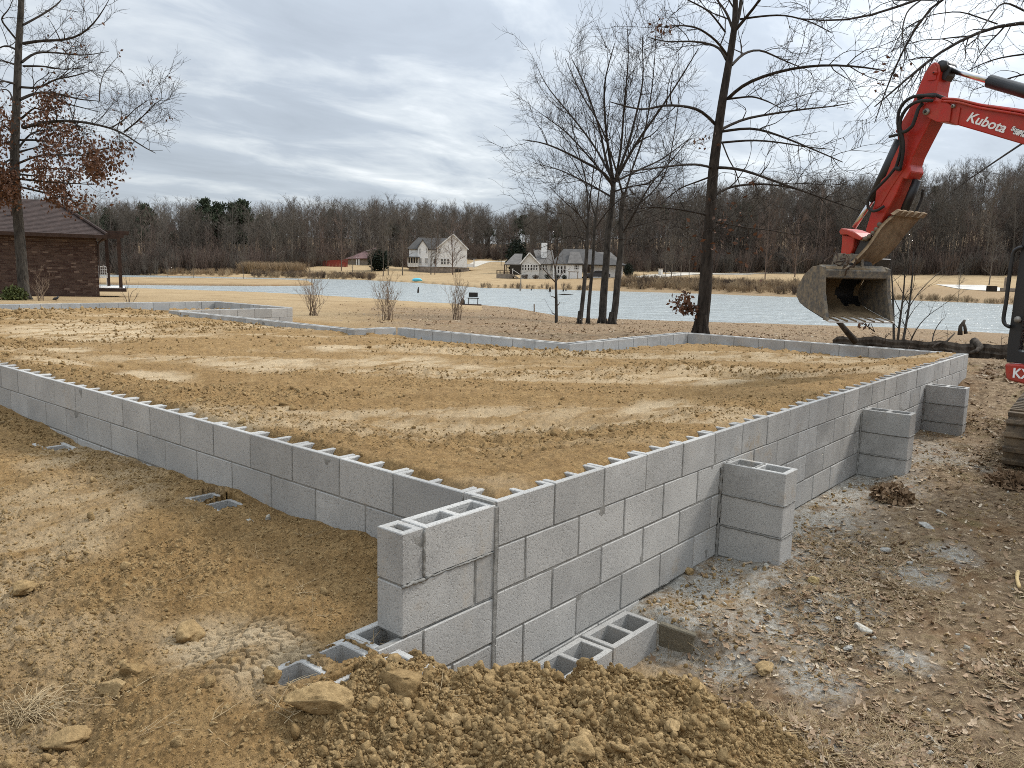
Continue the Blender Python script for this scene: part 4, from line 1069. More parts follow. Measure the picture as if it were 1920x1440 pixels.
# three-stemmed sapling behind the log, and shrubs
def stems(seed, d, px, py, paths, lab, name='shrub', cat='shrub', r=.012, dens=(2.5, 4), lens=(.3, .9, .12, .4), mat='twig', group=None, ang_=30, up=.25, rmin=.004):
    T = Tree(seed); b0 = base_of(px, py, d)
    dy = None
    fix = b0-at_d(px, py, d)
    P1, R1 = T.limbs([(np.array([p+fix for p in pxpath(pp, d, d1=d+q)]), r*s_, r*.3*s_) for pp, q, s_ in paths], 9, 5)
    A = T.level(P1, R1, dens[0], lens[0], lens[1], ang_, up, n=5, k=3, wob=.1, rmin=rmin)
    B = T.level(*A, dens[1], lens[2], lens[3], ang_, up, n=4, k=3, wob=.1, rmin=rmin*.8)
    t = thing(name, lab, cat, b0, 0, group)
    def sh(me):
        co = np.empty(len(me.vertices)*3, np.float32); me.vertices.foreach_get('co', co); me.vertices.foreach_set('co', (co.reshape(-1, 3)-b0.astype(np.float32)).ravel()); me.update(); return me
    link('stems', sh(T.mesh('stems', M[mat], [0])), t); link('twigs', sh(T.mesh('twigs', M[mat], [1, 2])), t)
    return t
stems(41, 14.5, 1685, 625, [([(1679, 625), (1678, 560), (1676, 500), (1670, 440)], .3, 1.6), ([(1685, 625), (1690, 570), (1698, 520), (1700, 460)], -.4, 1.6), ([(1694, 625), (1702, 580), (1712, 520), (1716, 440)], .5, 1.7),
      ([(1705, 625), (1722, 585), (1745, 560), (1770, 545)], -.5, .8), ([(1750, 620), (1752, 600), (1762, 580), (1772, 570)], .3, .8), ([(1700, 560), (1725, 520), (1755, 490), (1775, 475)], .6, .7)],
      'three-stemmed bare sapling growing behind the fallen log, right of the digger bucket', 'sapling', 'sapling', .016, (3, 3.5), (.3, 1.0, .15, .5), 'bark_grey', ang_=45, up=.1)
def fan(cx, top, base, w, n, seed):
    r_ = random.Random(seed); out = []
    for i in range(n):
        u = r_.uniform(-1, 1); x1 = cx+u*w; h = (base-top)*(1-.35*u*u)*r_.uniform(.75, 1.05)
        b_ = cx+r_.gauss(0, w*.16); q = r_.gauss(0, w*.10); out.append(([(b_, base), (b_+u*w*.22+q, base-h*.4), (b_+u*w*.55-q*.5, base-h*.75), (b_*.4+x1*.6+q, base-h)], r_.uniform(-.6, .6), r_.uniform(.4, 1.1)))
    return out
stems(51, 21.0, 592, 594, fan(588, 525, 594, 36, 24, 1), 'bare twiggy shrub at the end of the pale block wall', mat='shrub_twig', r=.0095, group='bare shrubs behind the block walls')
stems(52, 20.0, 728, 606, fan(727, 540, 606, 27, 22, 2), 'bare twiggy shrub standing between two other shrubs above the ditch', mat='shrub_twig', r=.009, group='bare shrubs behind the block walls')
stems(53, 22.0, 857, 604, fan(855, 530, 604, 27, 20, 3), 'bare twiggy shrub nearest the dark lakeside bench', mat='shrub_twig', r=.009, group='bare shrubs behind the block walls')
stems(54, 28.5, 72, 556, fan(74, 505, 556, 27, 13, 4), 'bare twiggy shrub beside the trunk of the brown-leaved oak', mat='shrub_twig', r=.012, group='bare shrubs near the brick house')
stems(55, 24.0, 241, 565, [([(240, 565), (236, 548), (228, 535)], 0, 1), ([(241, 565), (243, 545), (248, 532), (256, 530)], .2, 1), ([(241, 565), (241, 540), (233, 500)], .2, .7), ([(242, 565), (252, 550), (258, 538)], .2, .8)], 'small bare sapling beside the porch posts', 'sapling', 'sapling', .012, (3, 3), (.2, .5, .1, .3), 'twig')
# green shrub by the house
rg = np.random.default_rng(3); b0 = base_of(27, 562, 28.5)
q = rg.normal(size=(1800, 3)); q = norm(q)*(rg.random((1800, 1))**.4); q[:, 2] = np.abs(q[:, 2])*.8; q = q*np.array([.45, .45, .62])
t = thing('evergreen_shrub', 'low yellow green shrub at the foot of the brown-leaved oak', 'shrub', b0)
v, f = leaf_quads(q, .09, rg, -.4); o = link('foliage', mesh_np('foliage', v, f, M['shrub']), t); o['kind'] = 'stuff'
MB().tube([(0, 0, -.05), (0.02, 0, .3)], [.03, .02], 6).build('stem', M['twig'], t)

# fallen log
P = [at_d(1562, 634, 13.6), at_d(1620, 634, 13.4), at_d(1700, 635, 13.1), at_d(1790, 637, 12.8), at_d(1880, 639, 12.5), at_d(1990, 642, 12.2), at_d(2150, 650, 11.8)]
P = resample(P, 60)
for i in range(60): P[i, 2] = gz(P[i, 0], P[i, 1])+.10+.012*math.sin(i*.9)
c0 = P[20].copy(); t = thing('fallen_log', 'long dark fallen log lying behind the far end of the block foundation', 'log', c0)
rg = np.random.default_rng(5); rad = np.linspace(.10, .145, 60)*(1+.12*np.array([fbm(np.array([i*.13]), np.array([.5]), 1, 3, 4)[0] for i in range(60)])); rad[0] = .05
lg = MB().tube(P-c0, rad, 16)
ridge = 1+.16*rg.normal(size=16); cen_ = np.repeat(P-c0, 16, 0); lg.v = [tuple(cen_[i]+(np.array(v)-cen_[i])*(ridge[i % 16]+.05*rg.normal())) for i, v in enumerate(lg.v)]
lg.build('trunk', M['log'], t, False)
def lp_(px, py, d): return at_d(px, py, d)-c0
MB().tube([lp_(1826, 640, 12.7), lp_(1838, 650, 12.5), lp_(1832, 658, 12.4), lp_(1818, 662, 12.3)], [.07, .05, .035, .02], 8).build('branch_stub', M['log'], t, True)
MB().tube([lp_(1800, 628, 12.8), lp_(1801, 612, 12.8), lp_(1806, 606, 12.8), lp_(1809, 600, 12.8)], [.04, .03, .03, .018], 7).tube([lp_(1811, 626, 12.8), lp_(1809, 612, 12.8), lp_(1806, 606, 12.8)], [.03, .024, .02], 7).build('branch_stub', M['log'], t, True)
MB().tube([lp_(1604, 640, 13.3), lp_(1588, 622, 13.2), lp_(1575, 606, 13.1), lp_(1560, 594, 13.0), lp_(1548, 586, 12.9)], [.06, .05, .042, .036, .02], 8).build('branch_stub', M['log'], t, True)
MB().tube([lp_(1748, 652, 12.7), lp_(1756, 645, 12.8), lp_(1775, 640, 12.85), lp_(1790, 625, 12.9)], [.02, .018, .016, .01], 6).build('branch_stub', M['log'], t, True)
T = Tree(61); A = T.level(np.array([P-c0])[:, ::4], np.array([rad[::4]])*.12, 30, .2, .7, 70, .05, n=6, k=3, wob=.3, rmin=.005); T.level(*A, 4, .1, .3, 60, 0, n=4, k=3, wob=.3, rmin=.004)
link('twigs', T.mesh('twigs', M['twig']), t)
# dead leaves on a trailing twig under the bucket
b0 = at_d(1612, 622, 13.0); rg = np.random.default_rng(9)
T = Tree(62); P1, R1 = T.limbs([(np.array([at_d(1640, 622, 13.1), at_d(1622, 608, 13.0), at_d(1605, 600, 12.9), at_d(1618, 585, 12.8)])-b0, .01, .004), (np.array([at_d(1640, 622, 13.1), at_d(1630, 600, 13.0), at_d(1628, 590, 12.9)])-b0, .008, .004)], 8, 4)
A = T.level(P1, R1, 5, .1, .35, 50, .1, n=4, k=3, rmin=.004)
t = thing('leafy_twig', 'twig with a few dark curled leaves sticking up from the log under the bucket', 'twig', b0)
link('stems', T.mesh('stems', M['twig_dark']), t); q = A[0][:, 1:].reshape(-1, 3); v, f = leaf_quads(q, .09, rg, .9); link('dead_leaves', mesh_np('dead_leaves', v, f, M['dead_leaf']), t)['kind'] = 'stuff'
# ------------------------------------------------------------------ houses and small structures
class Frame:
    """local frame of a building: x to the viewer's right, y away, z up, measured at depth d"""
    def __init__(s, px, py, d, yaw=0):
        s.d = d; s.O = at_d(px, py, d)
        v = s.O[:2]-CAM[:2]; a = math.atan2(v[1], v[0])-math.pi/2+yaw; s.rz = a
        s.ex = np.array([math.cos(a), math.sin(a), 0]); s.ey = np.array([-math.sin(a), math.cos(a), 0])
    def __call__(s, px, py, y=0):
        d = ray(px, py); n = s.ey; O = s.O+n*y
        p = CAM+d*(((O-CAM)@n)/(d@n))
        q = p-s.O; return np.array([q@s.ex, q@s.ey, q[2]])
def quad_wall(mb, fr, x0, y0, x1, y1, y=0, th=.15):
    """upright slab between two photo corners (left-top, right-bottom)"""
    a = fr(x0, y1, y); b = fr(x1, y0, y)
    mb.box(((a[0]+b[0])/2, y+th/2, (a[2]+b[2])/2), (abs(b[0]-a[0]), th, abs(b[2]-a[2])))
def window(parent, fr, x0, y0, x1, y1, y, frame_mat, n=1, fw=.07):
    a = fr(x0, y1, y); b = fr(x1, y0, y); W = b[0]-a[0]; Hh = b[2]-a[2]
    m_ = MB(); c = ((a[0]+b[0])/2, y-.04, (a[2]+b[2])/2)
    for sx in (-1, 1): m_.box((c[0]+sx*W/2, c[1], c[2]), (fw, .10, Hh+fw))
    for sz in (-1, 1): m_.box((c[0], c[1]+.002, c[2]+sz*Hh/2), (W, .096, fw))
    for i in range(1, n): m_.box((a[0]+W*i/n, c[1]+.003, c[2]), (fw*.7, .09, Hh))
    m_.box((c[0], c[1]+.006, c[2]), (W, .08, fw*.6))
    o = m_.build('window', frame_mat, parent)
    MB().box((c[0], y-.028, c[2]), (W-.02, .03, Hh-.02)).build('pane', M['glass_dark'], o)
    return o
def gable_prism(pts2, y0, y1): return [(p[0], y0, p[1]) for p in pts2], (0, y1-y0, 0)
def roof_slab(mb, a, b, c, d, th=.18):
    """sloped slab from four corners, thickness downward"""
    n = np.cross(np.asarray(b)-np.asarray(a), np.asarray(d)-np.asarray(a)); n = n/np.linalg.norm(n)
    if n[2] < 0: n = -n
    mb.prism([a, b, c, d], -n*th)

# --- brick house on the left
fr = Frame(186, 552, 36)
t = thing('brick_house', 'dark red brick house with brown hipped shingle roof beside a timber porch', 'house', fr.O, fr.rz)
ev = fr(186, 442)[2]; right = 0.0; W = 9.0
zb = -.25
MB().box((-W/2, 2.6, (ev+zb)/2), (W-.03, 5.186, ev-zb)).build('wall', M['brick_mortar'], t)
rg = np.random.default_rng(2); mb = MB(); bw, bh = .203, .0667
tones = []
nrow = int((ev-zb)/(bh+.0095))
for r in range(nrow):
    z = zb+r*(bh+.0095)+bh/2
    soldier = r >= nrow-3
    if soldier: continue
    for c in range(int(6.2/(bw+.01))):
        x = -(c+.5)*(bw+.01)+(.0 if r % 2 else .1065)
        L = bw
        if x+L/2 > .012: L = L/2; x = -L/2+.012
        mb.box((x, .02-rg.random()*.004, z), (L, .05, bh)); tones.append(rg.random() if rg.random() > .03 else 1.0)
    if r % 1 == 0:
        for c in range(14): mb.box((.003-rg.random()*.003, .02+(c+.5)*(bw+.01)+(.1 if r % 2 else 0), z), (.04, bw, bh)); tones.append(rg.random()*.9)
zs = zb+(nrow-3)*(bh+.0095)+.115
for c in range(int(6.2/.077)): mb.box((-(c+.5)*.077, .018, zs), (.0667, .05, .215)); tones.append(rg.random()*.6)
o = mb.build('brick_facing', M['brick'], t); o['kind'] = 'stuff'
at = o.data.attributes.new('tone', 'FLOAT', 'FACE'); at.data.foreach_set('value', np.repeat(tones, 6).astype(np.float32))
# roof: hip seen from the long side, shingle courses as thin steps
def shingle_roof(parent, A, B, C, Dd, n, mat, name='roof', th=.014):
    """A-B eave, D-C ridge; stepped courses"""
    A, B, C, Dd = map(np.asarray, (A, B, C, Dd)); mb = MB(); nn = np.cross(B-A, Dd-A); nn = nn/np.linalg.norm(nn); nn = nn if nn[2] > 0 else -nn
    for i in range(n):
        u, v = i/n, (i+1)/n
        a = A+(Dd-A)*u; b = B+(C-B)*u; c = B+(C-B)*v; d = A+(Dd-A)*v
        mb.poly([a+nn*th, b+nn*th, c+nn*.004, d+nn*.004]); mb.poly([a, b, b+nn*th, a+nn*th])
    return mb.build(name, mat, parent)
e0 = fr(196, 447); eR = np.array([.42, -.45, ev+.02]); eL = np.array([-W, -.45, ev+.02]); rz_ = ev+1.62
ridR = np.array([-1.75, 2.6, rz_]); ridL = np.array([-W, 2.6, rz_])
shingle_roof(t, eL, eR, ridR, ridL, 26, M['roof_brown'])
eRb = np.array([.42, 5.65, ev+.02]); shingle_roof(t, eR, eRb, ridR+np.array([0, .01, 0]), ridR, 26, M['roof_brown'])
MB().box(((eL[0]+.42)/2, -.44, ev-.05), (W+.42, .05, .16)).box((.40, 2.6, ev-.05), (.05, 6.05, .16)).build('fascia', M['dark_wood'], t)
MB().box((-W/2+.2, -.2, ev-.11), (W+.4, .44, .02)).box((.21, 2.6, ev-.112), (.36, 5.7, .02)).build('soffit', M['dark_wood'], t)
rc = fr(200, 428); MB().tube([eR+np.array([0, 0, .05]), eR*.5+ridR*.5+np.array([0, 0, .06]), ridR+np.array([0, 0, .05])], .07, 6).build('hip_cap', M['roof_brown'], t)
MB().tube([(.36, -.36, ev-.06), (.30, -.3, ev-.14), (.12, -.06, ev-.28), (.06, -.05, ev-.4), (.06, -.05, .1)], .045, 6).build('downpipe', M['dark_wood'], t, True)
MB().tube([(-3.28, .95, ev+.5), (-3.28, .95, ev+.98), (-3.2, .92, ev+1.06), (-3.1, .9, ev+1.0)], .045, 7).build('vent_pipe', M['dark_wood'], t, True)
g = MB(); gp = [(-8.8, ev+.6), (-4.15, ev+.6), (-4.25, 6.45), (-4.95, 7.2), (-8.8, 7.2)]
g.prism([(p[0], 3.2, p[1]) for p in gp], (0, 3, 0)); g.build('upper_roof', M['roof_brown'], t)
# porch with two posts
fp = Frame(210, 541, 36.5); t = thing('timber_porch', 'dark timber porch frame with two posts at the corner of the brick house', 'porch', fp.O, fp.rz)
def post(px0, py0, px1, py1, y): a = fp(px0, py0, y); b = fp(px1, py1, y); return MB().bar(a, b, .15)
post(199, 446, 204, 536, 2.2).build('post', M['dark_wood'], t); post(222, 444, 227, 541, 0).build('post', M['dark_wood'], t)
a = fp(188, 441, 1.2); MB().box((fp(208, 441)[0], .0, fp(208, 441)[2]), (1.05, .14, .2)).build('beam', M['dark_wood'], t); MB().box((fp(208, 441)[0]-.1, 2.2, fp(208, 441)[2]), (1.0, .14, .2)).build('beam', M['dark_wood'], t)
for q in (0, .55, 1.1, 1.65, 2.2): MB().box((fp(210, 437)[0], q, fp(210, 438)[2]+.07), (1.4, .05, .12)).build('rafter', M['dark_wood'], t)
c = fp(208, 541); MB().box((c[0], 1.2, c[2]-.06), (1.3, 2.7, .16)).build('deck', M['dark_wood'], t)
MB().box((c[0], 1.2, c[2]+.03), (1.2, 2.6, .02)).build('deck_boards', M['white_paint'], t)
# white chair on the porch
fc = Frame(192, 537, 37.5); t = thing('patio_chair', 'white ornate metal patio chair on the timber porch', 'chair', fc.O, fc.rz)
m_ = MB()
for x in np.linspace(-.2, .2, 6): m_.bar((x, 0, .42), (x, .05, .9), .018)
for z in (.42, .55, .68, .8, .92): m_.box((0, .03, z), (.46, .02, .025))
m_.tube([(-.22, .04, .9), (-.1, .05, .97), (0, .05, .93), (.1, .05, .97), (.22, .04, .9)], .016, 5); m_.build('backrest', M['white_paint'], t)
MB().box((0, -.2, .42), (.46, .44, .03)).build('seat', M['white_paint'], t)
for sx in (-1, 1):
    for sy in (-.4, 0): MB().bar((sx*.2, sy, 0), (sx*.2, sy, .42), .025).build('leg', M['white_paint'], t)
    MB().bar((sx*.23, -.4, .62), (sx*.23, .02, .62), .025).bar((sx*.23, -.4, .42), (sx*.23, -.4, .62), .02).build('armrest', M['white_paint'], t)
# small garden figure
fo = Frame(105, 561, 28); zz = gz(*fo.O[:2]); t = thing('garden_ornament', 'small dark bird shaped garden ornament on the lawn edge', 'ornament', (fo.O[0], fo.O[1], zz), fo.rz)
MB().tube([(0, 0, 0), (0, 0, .08)], .012, 6).build('stand', M['black'], t); MB().tube([(-.11, 0, .07), (-.04, 0, .10), (.04, 0, .12), (.07, 0, .17), (.11, 0, .16)], [.012, .05, .045, .03, .008], 8).build('body', M['black'], t, True)

# --- white two storey house across the lake
d = 200; fr = Frame(830, 513, d); t = thing('white_house', 'white two storey house with tall front gable and stone foundation across the lake', 'house', fr.O, fr.rz)
L = lambda px, py, y=0: fr(px, py, y)
zb, zs = -1.5, L(848, 501)[2]
gL, gR, gA = L(819.5, 466), L(876, 466), L(849.7, 439)
x0, x1 = gL[0], gR[0]; ze = gR[2]
MB().prism([(x0, 0, zs), (x1, 0, zs), (x1, 0, ze), (gA[0], 0, gA[2]), (x0, 0, ze)], (0, 11, 0)).build('wall', M['siding'], t, loc=None)
m_ = MB(); ov = .35
for s_, xe in ((1, x1), (-1, x0)):
    sl = (gA[2]-ze)/(gA[0]-x0); xo = xe+s_*ov; zo = ze-ov*sl
    roof_slab(m_, (xo, -.4, zo+.1), (xo, 11.4, zo+.1), (gA[0], 11.4, gA[2]+.1), (gA[0], -.4, gA[2]+.1), .16)
m_.build('roof', M['roof_dark'], t)
m_ = MB(); m_.bar((x1+ov, -.44, ze-ov*sl+.02), (gA[0], -.44, gA[2]+.02), .06, .28); m_.bar((x0-ov, -.44, ze-ov*sl+.02), (gA[0], -.44, gA[2]+.02), .06, .28); m_.build('gable_trim', M['white_paint'], t)
wl = L(766, 501)[0]; MB().box(((wl+x0)/2, 6.0, (zs+L(790, 466)[2])/2), (x0-wl-.02, 8, L(790, 466)[2]-zs)).build('wing_wall', M['siding'], t)
zr = L(800, 450)[2]; zwe = L(790, 466)[2]; m_ = MB()
roof_slab(m_, (wl-.5, 1.6, zwe-.1), (x0+.2, 1.6, zwe-.1), (gA[0]-.5, 6, zr+.8), (wl+2.2, 6, zr+.8), .16); roof_slab(m_, (wl-.5, 10.4, zwe-.1), (x0, 10.4, zwe-.1), (gA[0]-.5, 6, zr+.8), (wl+2.2, 6, zr+.8), .16); m_.poly([(wl-.5, 1.6, zwe-.1), (wl+2.2, 6, zr+.8), (wl-.5, 10.4, zwe-.1)]); m_.build('wing_roof', M['roof_dark'], t)
b0_, b1_, bA = L(783, 465), L(802.5, 465), L(792.5, 449)
MB().prism([(b0_[0], 1.0, zs), (b1_[0], 1.0, zs), (b1_[0], 1.0, b1_[2]), (bA[0], 1.0, bA[2]), (b0_[0], 1.0, b0_[2])], (0, 4, 0)).build('bay_wall', M['siding'], t)
m_ = MB()
for xe in (b0_[0]-.3, b1_[0]+.3): roof_slab(m_, (xe, .7, b0_[2]-.2), (xe, 5, b0_[2]-.2), (bA[0], 5, bA[2]+.1), (bA[0], .7, bA[2]+.1), .14)
m_.build('bay_roof', M['roof_dark'], t)
MB().box(((wl+x1)/2+.3, 5.5, (zs+zb)/2), (x1-wl+.6, 10.6, zs-zb-.02)).build('foundation', M['stone_base'], t)
m_ = MB().box(((L(764, 482)[0]+L(785, 482)[0])/2, -.2, L(770, 482)[2]), (L(785, 482)[0]-L(764, 482)[0]+.5, 4, .2)); m_.build('porch_roof', M['roof_dark'], t)
sx0, sx1 = L(765, 500)[0], L(784, 500)[0]; MB().box(((sx0+sx1)/2, .6, (zs+L(770, 494)[2])/2), (sx1-sx0, 2.0, L(770, 494)[2]-zs+.3)).build('sunroom_wall', M['siding'], t)
for px in (765, 769.5, 774.5, 779.5, 784): a = L(px, 500); MB().box((a[0], -.35, (zs+L(px, 483)[2])/2), (.22, .14, L(px, 483)[2]-zs)).build('porch_post', M['white_paint'], t)
MB().box(((sx0+sx1)/2, 1.1, L(774, 488)[2]), (sx1-sx0-.2, .5, 1.3)).build('sunroom_glass', M['glass_dark'], t)
px0, px1 = L(876, 500)[0], L(890, 500)[0]; MB().box(((px0+px1)/2+.15, 3.2, L(884, 484)[2]), (px1-px0+.8, 6.4, .22)).build('porch_roof', M['roof_dark'], t)
MB().box(((px0+px1)/2, 3.2, L(884, 498)[2]), (px1-px0, 6, .75)).build('porch_wall', M['siding'], t)
for px in (888.5, 890.5): a = L(px, 500); MB().box((a[0], .3 if px < 889 else 6, (zs+L(px, 485)[2])/2), (.25, .2, L(px, 485)[2]-zs)).build('porch_post', M['white_paint'], t)
for (a, b, c_, e_, y, n) in ((826.5, 485, 831, 495.5, 0, 2), (832.3, 485, 836, 495.5, 0, 1), (838.3, 485, 841.8, 495.5, 0, 1), (821.8, 466.5, 826.2, 472.3, 0, 2), (786.3, 465.5, 788.6, 475.3, 1, 1), (799.2, 465.5, 801, 475.3, 1, 1), (786, 484, 790.5, 494.5, 1, 2), (797.3, 484, 802, 494.5, 1, 2), (813.5, 485, 817, 494, 2.0, 1)):
    window(t, fr, a, b, c_, e_, y, M['white_paint'], n, .12)
a = L(853.5, 511.5); b = L(864.5, 505); MB().box(((a[0]+b[0])/2, .18, (a[2]+b[2])/2), (b[0]-a[0], .1, b[2]-a[2])).build('garage_opening', M['glass_dark'], t)

# --- low house with chimney
d = 140; fr = Frame(1040, 524, d); t = thing('lake_house', 'cream one storey lake house with grey hip roofs, chimney and wooden deck', 'house', fr.O, fr.rz)
zb = -.8; L = lambda px, py, y=0: fr(px, py, y)
a, b, c = L(978, 493), L(1010.5, 493), L(992.7, 474.6); ze = a[2]
MB().prism([(a[0], 0, zb), (b[0], 0, zb), (b[0], 0, ze), (c[0], 0, c[2]), (a[0], 0, ze)], (0, 8, 0)).build('gable_wall', M['siding_cream'], t)
m_ = MB(); sl = (c[2]-ze)/(c[0]-a[0])
roof_slab(m_, (a[0]-.3, -.3, ze-.2), (a[0]-.3, 9, ze-.2), (c[0], 9, c[2]+.1), (c[0], -.3, c[2]+.1), .14); roof_slab(m_, (b[0]+.3, -.3, ze-.2), (b[0]+.3, 9, ze-.2), (c[0], 9, c[2]+.1), (c[0], -.3, c[2]+.1), .14); m_.build('gable_roof', M['roof_grey'], t)
m_ = MB().bar((a[0]-.3, -.33, ze-.22), (c[0], -.33, c[2]+.06), .05, .2).bar((b[0]+.3, -.33, ze-.22), (c[0], -.33, c[2]+.06), .05, .2); m_.build('gable_trim', M['white_paint'], t)
xb1 = L(1037, 500)[0]; MB().box(((b[0]+xb1)/2, 6.5, (ze+zb)/2), (xb1-b[0]-.02, 9, ze-zb)).build('side_wall', M['siding_cream'], t)
rz2 = L(1020, 473)[2]; m_ = MB(); roof_slab(m_, (b[0]-.2, 1.6, ze-.05), (xb1+.3, 1.6, ze-.05), (xb1-.2, 6.5, rz2+.6), (c[0]+.5, 6.5, rz2+.6), .14); roof_slab(m_, (b[0]-.2, 11.3, ze-.05), (xb1+.3, 11.3, ze-.05), (xb1-.2, 6.5, rz2+.6), (c[0]+.5, 6.5, rz2+.6), .14); m_.build('side_roof', M['roof_grey'], t)
xm0, xm1 = L(1037, 500)[0], L(1092, 500)[0]; zm = L(1060, 494)[2]
MB().box(((xm0+xm1)/2, 5.2, (zm+zb)/2), (xm1-xm0, 9, zm-zb)).build('main_wall', M['siding'], t)
rm = L(1050, 472)[2]; xr0, xr1 = L(1058, 470)[0], L(1112, 470)[0]
m_ = MB(); A_, B_, C_, D_ = (xm0-.4, .3, zm-.05), (xm1+8, .3, zm-.05), (xr1, 6, rm+.7), (xr0, 6, rm+.7)
roof_slab(m_, A_, B_, C_, D_, .14); roof_slab(m_, (xm0-.4, 12, zm-.05), (xm1+8, 12, zm-.05), C_, D_, .14); m_.poly([A_, D_, (xm0-.4, 12, zm-.05)]); m_.poly([B_, C_, (xm1+8, 12, zm-.05)]); m_.build('main_roof', M['roof_dark'], t)
f0, f1, f2 = L(1064, 494), L(1094, 494), L(1079, 471)
MB().prism([(f0[0], .1, f0[2]), (f1[0], .1, f1[2]), (f2[0]+.8, 3.4, f2[2]), (f2[0]-.8, 3.4, f2[2])], (0, .6, 0)).build('hip_end', M['roof_grey'], t)
xg0, xg1 = L(1112, 500)[0], L(1170, 500)[0]; MB().box(((xg0+xg1)/2, 6, (zm+zb)/2), (xg1-xg0, 8, zm-zb-.1)).build('garage_wall', M['siding'], t)
m_ = MB(); roof_slab(m_, (xg0-.3, 1.6, zm-.1), (xg1+.4, 1.6, zm-.1), (xg1-2, 6, zm+2.3), (xg0-.3, 6, zm+2.3), .14); roof_slab(m_, (xg0-.3, 10.4, zm-.1), (xg1+.4, 10.4, zm-.1), (xg1-2, 6, zm+2.3), (xg0-.3, 6, zm+2.3), .14); m_.poly([(xg1+.4, 1.6, zm-.1), (xg1-2, 6, zm+2.3), (xg1+.4, 10.4, zm-.1)]); m_.build('garage_roof', M['roof_grey'], t)
a = L(1014, 477); b = L(1025.5, 460.5); MB().box(((a[0]+b[0])/2, 4.2, (a[2]+b[2])/2), (b[0]-a[0], 1.0, b[2]-a[2]+1.2)).build('chimney', M['siding'], t)
for k in range(6): window(t, fr, 978.6+k*5.2, 496.2, 982.4+k*5.2, 506.8, 0, M['white_paint'], 1, .09)
for k in range(3): window(t, fr, 1012.5+k*4.9, 496.5, 1016+k*4.9, 506.5, 2.0, M['white_paint'], 1, .08)
for k in range(4): window(t, fr, 1039+k*5.9, 498.8, 1043.6+k*5.9, 512.4, .7, M['white_paint'], 1, .1)
window(t, fr, 1076.5, 497, 1085.5, 505.5, .7, M['white_paint'], 3, .1); window(t, fr, 1031.5, 497, 1035, 508, 2, M['white_paint'], 1, .08)
a = L(955, 515); b = L(976.5, 496); MB().box(((a[0]+b[0])/2, 4.5, (a[2]+b[2])/2), (b[0]-a[0], 7, b[2]-a[2])).build('screened_porch', M['glass_dark'], t)
m_ = MB(); roof_slab(m_, (L(946, 496)[0], -.5, b[2]), (L(977, 496)[0], -.5, b[2]), (L(977, 496)[0], 5, b[2]+2.0), (L(962, 496)[0], 5, b[2]+2.0), .15); m_.build('porch_roof', M['roof_grey'], t)
a = L(930.5, 525.5); b = L(962, 514); MB().box(((a[0]+b[0])/2, 2.5, (a[2]+b[2])/2), (b[0]-a[0], 5, b[2]-a[2])).build('deck', M['grey_wood'], t)
m_ = MB(); zt_ = L(940, 507.5)[2]
m_.box(((a[0]+b[0])/2, .05, zt_), (b[0]-a[0], .08, .1)); m_.box(((a[0]+b[0])/2, .05, (zt_+b[2])/2), (b[0]-a[0], .06, .06))
for k in range(13): m_.box((a[0]+(b[0]-a[0])*k/12, .06, (zt_+b[2])/2), (.07, .06, zt_-b[2]))
for px in (946, 949): m_.box((L(px, 500)[0], .1, (L(px, 496)[2]+b[2])/2), (.15, .15, L(px, 496)[2]-b[2]))
m_.build('deck_railing', M['dark_wood'], t)
s0 = L(962, 514); s1 = L(977, 525); m_ = MB()
for k in range(7): q = k/6; m_.box((s0[0]+(s1[0]-s0[0])*q, -.4, s0[2]+(s1[2]-s0[2])*q), (.34, 1.4, .08))
m_.bar((s0[0], -1.1, s0[2]-.1), (s1[0], -1.1, s1[2]-.1), .06, .3); m_.build('stairs', M['grey_wood'], t)
m_ = MB().bar((s0[0]-.2, -1.1, s0[2]+.9), (s1[0], -1.1, s1[2]+.9), .08).bar((s1[0], -1.1, s1[2]), (s1[0], -1.1, s1[2]+1), .1).bar((s0[0], -1.1, s0[2]), (s0[0], -1.1, s0[2]+1), .1); m_.build('stair_rail', M['white_paint'], t)
a = L(1066, 509.5); m_ = MB(); zt_ = a[2]
for px in (1067, 1083): m_.box((L(px, 510)[0], -1.2, zt_/2-.3), (.16, .16, zt_+.6))
m_.box(((L(1067, 510)[0]+L(1083, 510)[0])/2, -1.2, zt_), (L(1083, 510)[0]-L(1067, 510)[0]+.5, .2, .16)); m_.build('trellis', M['grey_wood'], t)
# foundation shrubs and round evergreen
def bushy(name, lab, px, py, d, w, h, mat, n, size, group=None, lift=0):
    rg = np.random.default_rng(int(px)); p = at_d(px, py, d); p[2] = gz(p[0], p[1])
    q = norm(rg.normal(size=(n, 3)))*(rg.random((n, 1))**.3); q = q*np.array([w/2, w/2, h/2])*(1+.12*rg.normal(size=(n, 1))); q[:, 2] += h/2+lift
    t = thing(name, lab, 'shrub', p, 0, group); v, f = leaf_quads(q, size, rg, .2); link('foliage', mesh_np('foliage', v, f, M[mat]), t)['kind'] = 'stuff'
    MB().tube([(0, 0, -.1), (.03, 0, h*.3), (0, .02, h*.6)], [.09, .07, .04], 6).build('stem', M['bark_oak'], t)
bushy('evergreen_shrub', 'tall rounded dark evergreen at the right end of the lake house', 1178, 519, 139, 1.55, 2.5, 'shrub_dark', 2600, .22)
for k, (px, py, w, h, mat) in enumerate(((984, 525, 1.3, .8, 'twig'), (1004, 526, 1.2, .75, 'twig'), (1027, 524, 1.1, .9, 'shrub_dark'), (1045, 524, 1.1, .8, 'shrub_dark'), (1058, 524, .9, .7, 'shrub_dark'))):
    bushy('foundation_shrub', ['reddish brown low shrub under the gable windows beside the stairs', 'reddish brown low shrub under the gable windows away from the stairs', 'dark shrub left of the large lake house windows', 'dark shrub under the large lake house windows', 'small dark shrub beside the trellis'][k], px, py, 138.5, w, h, mat, 500, .14, 'shrubs along the lake house')
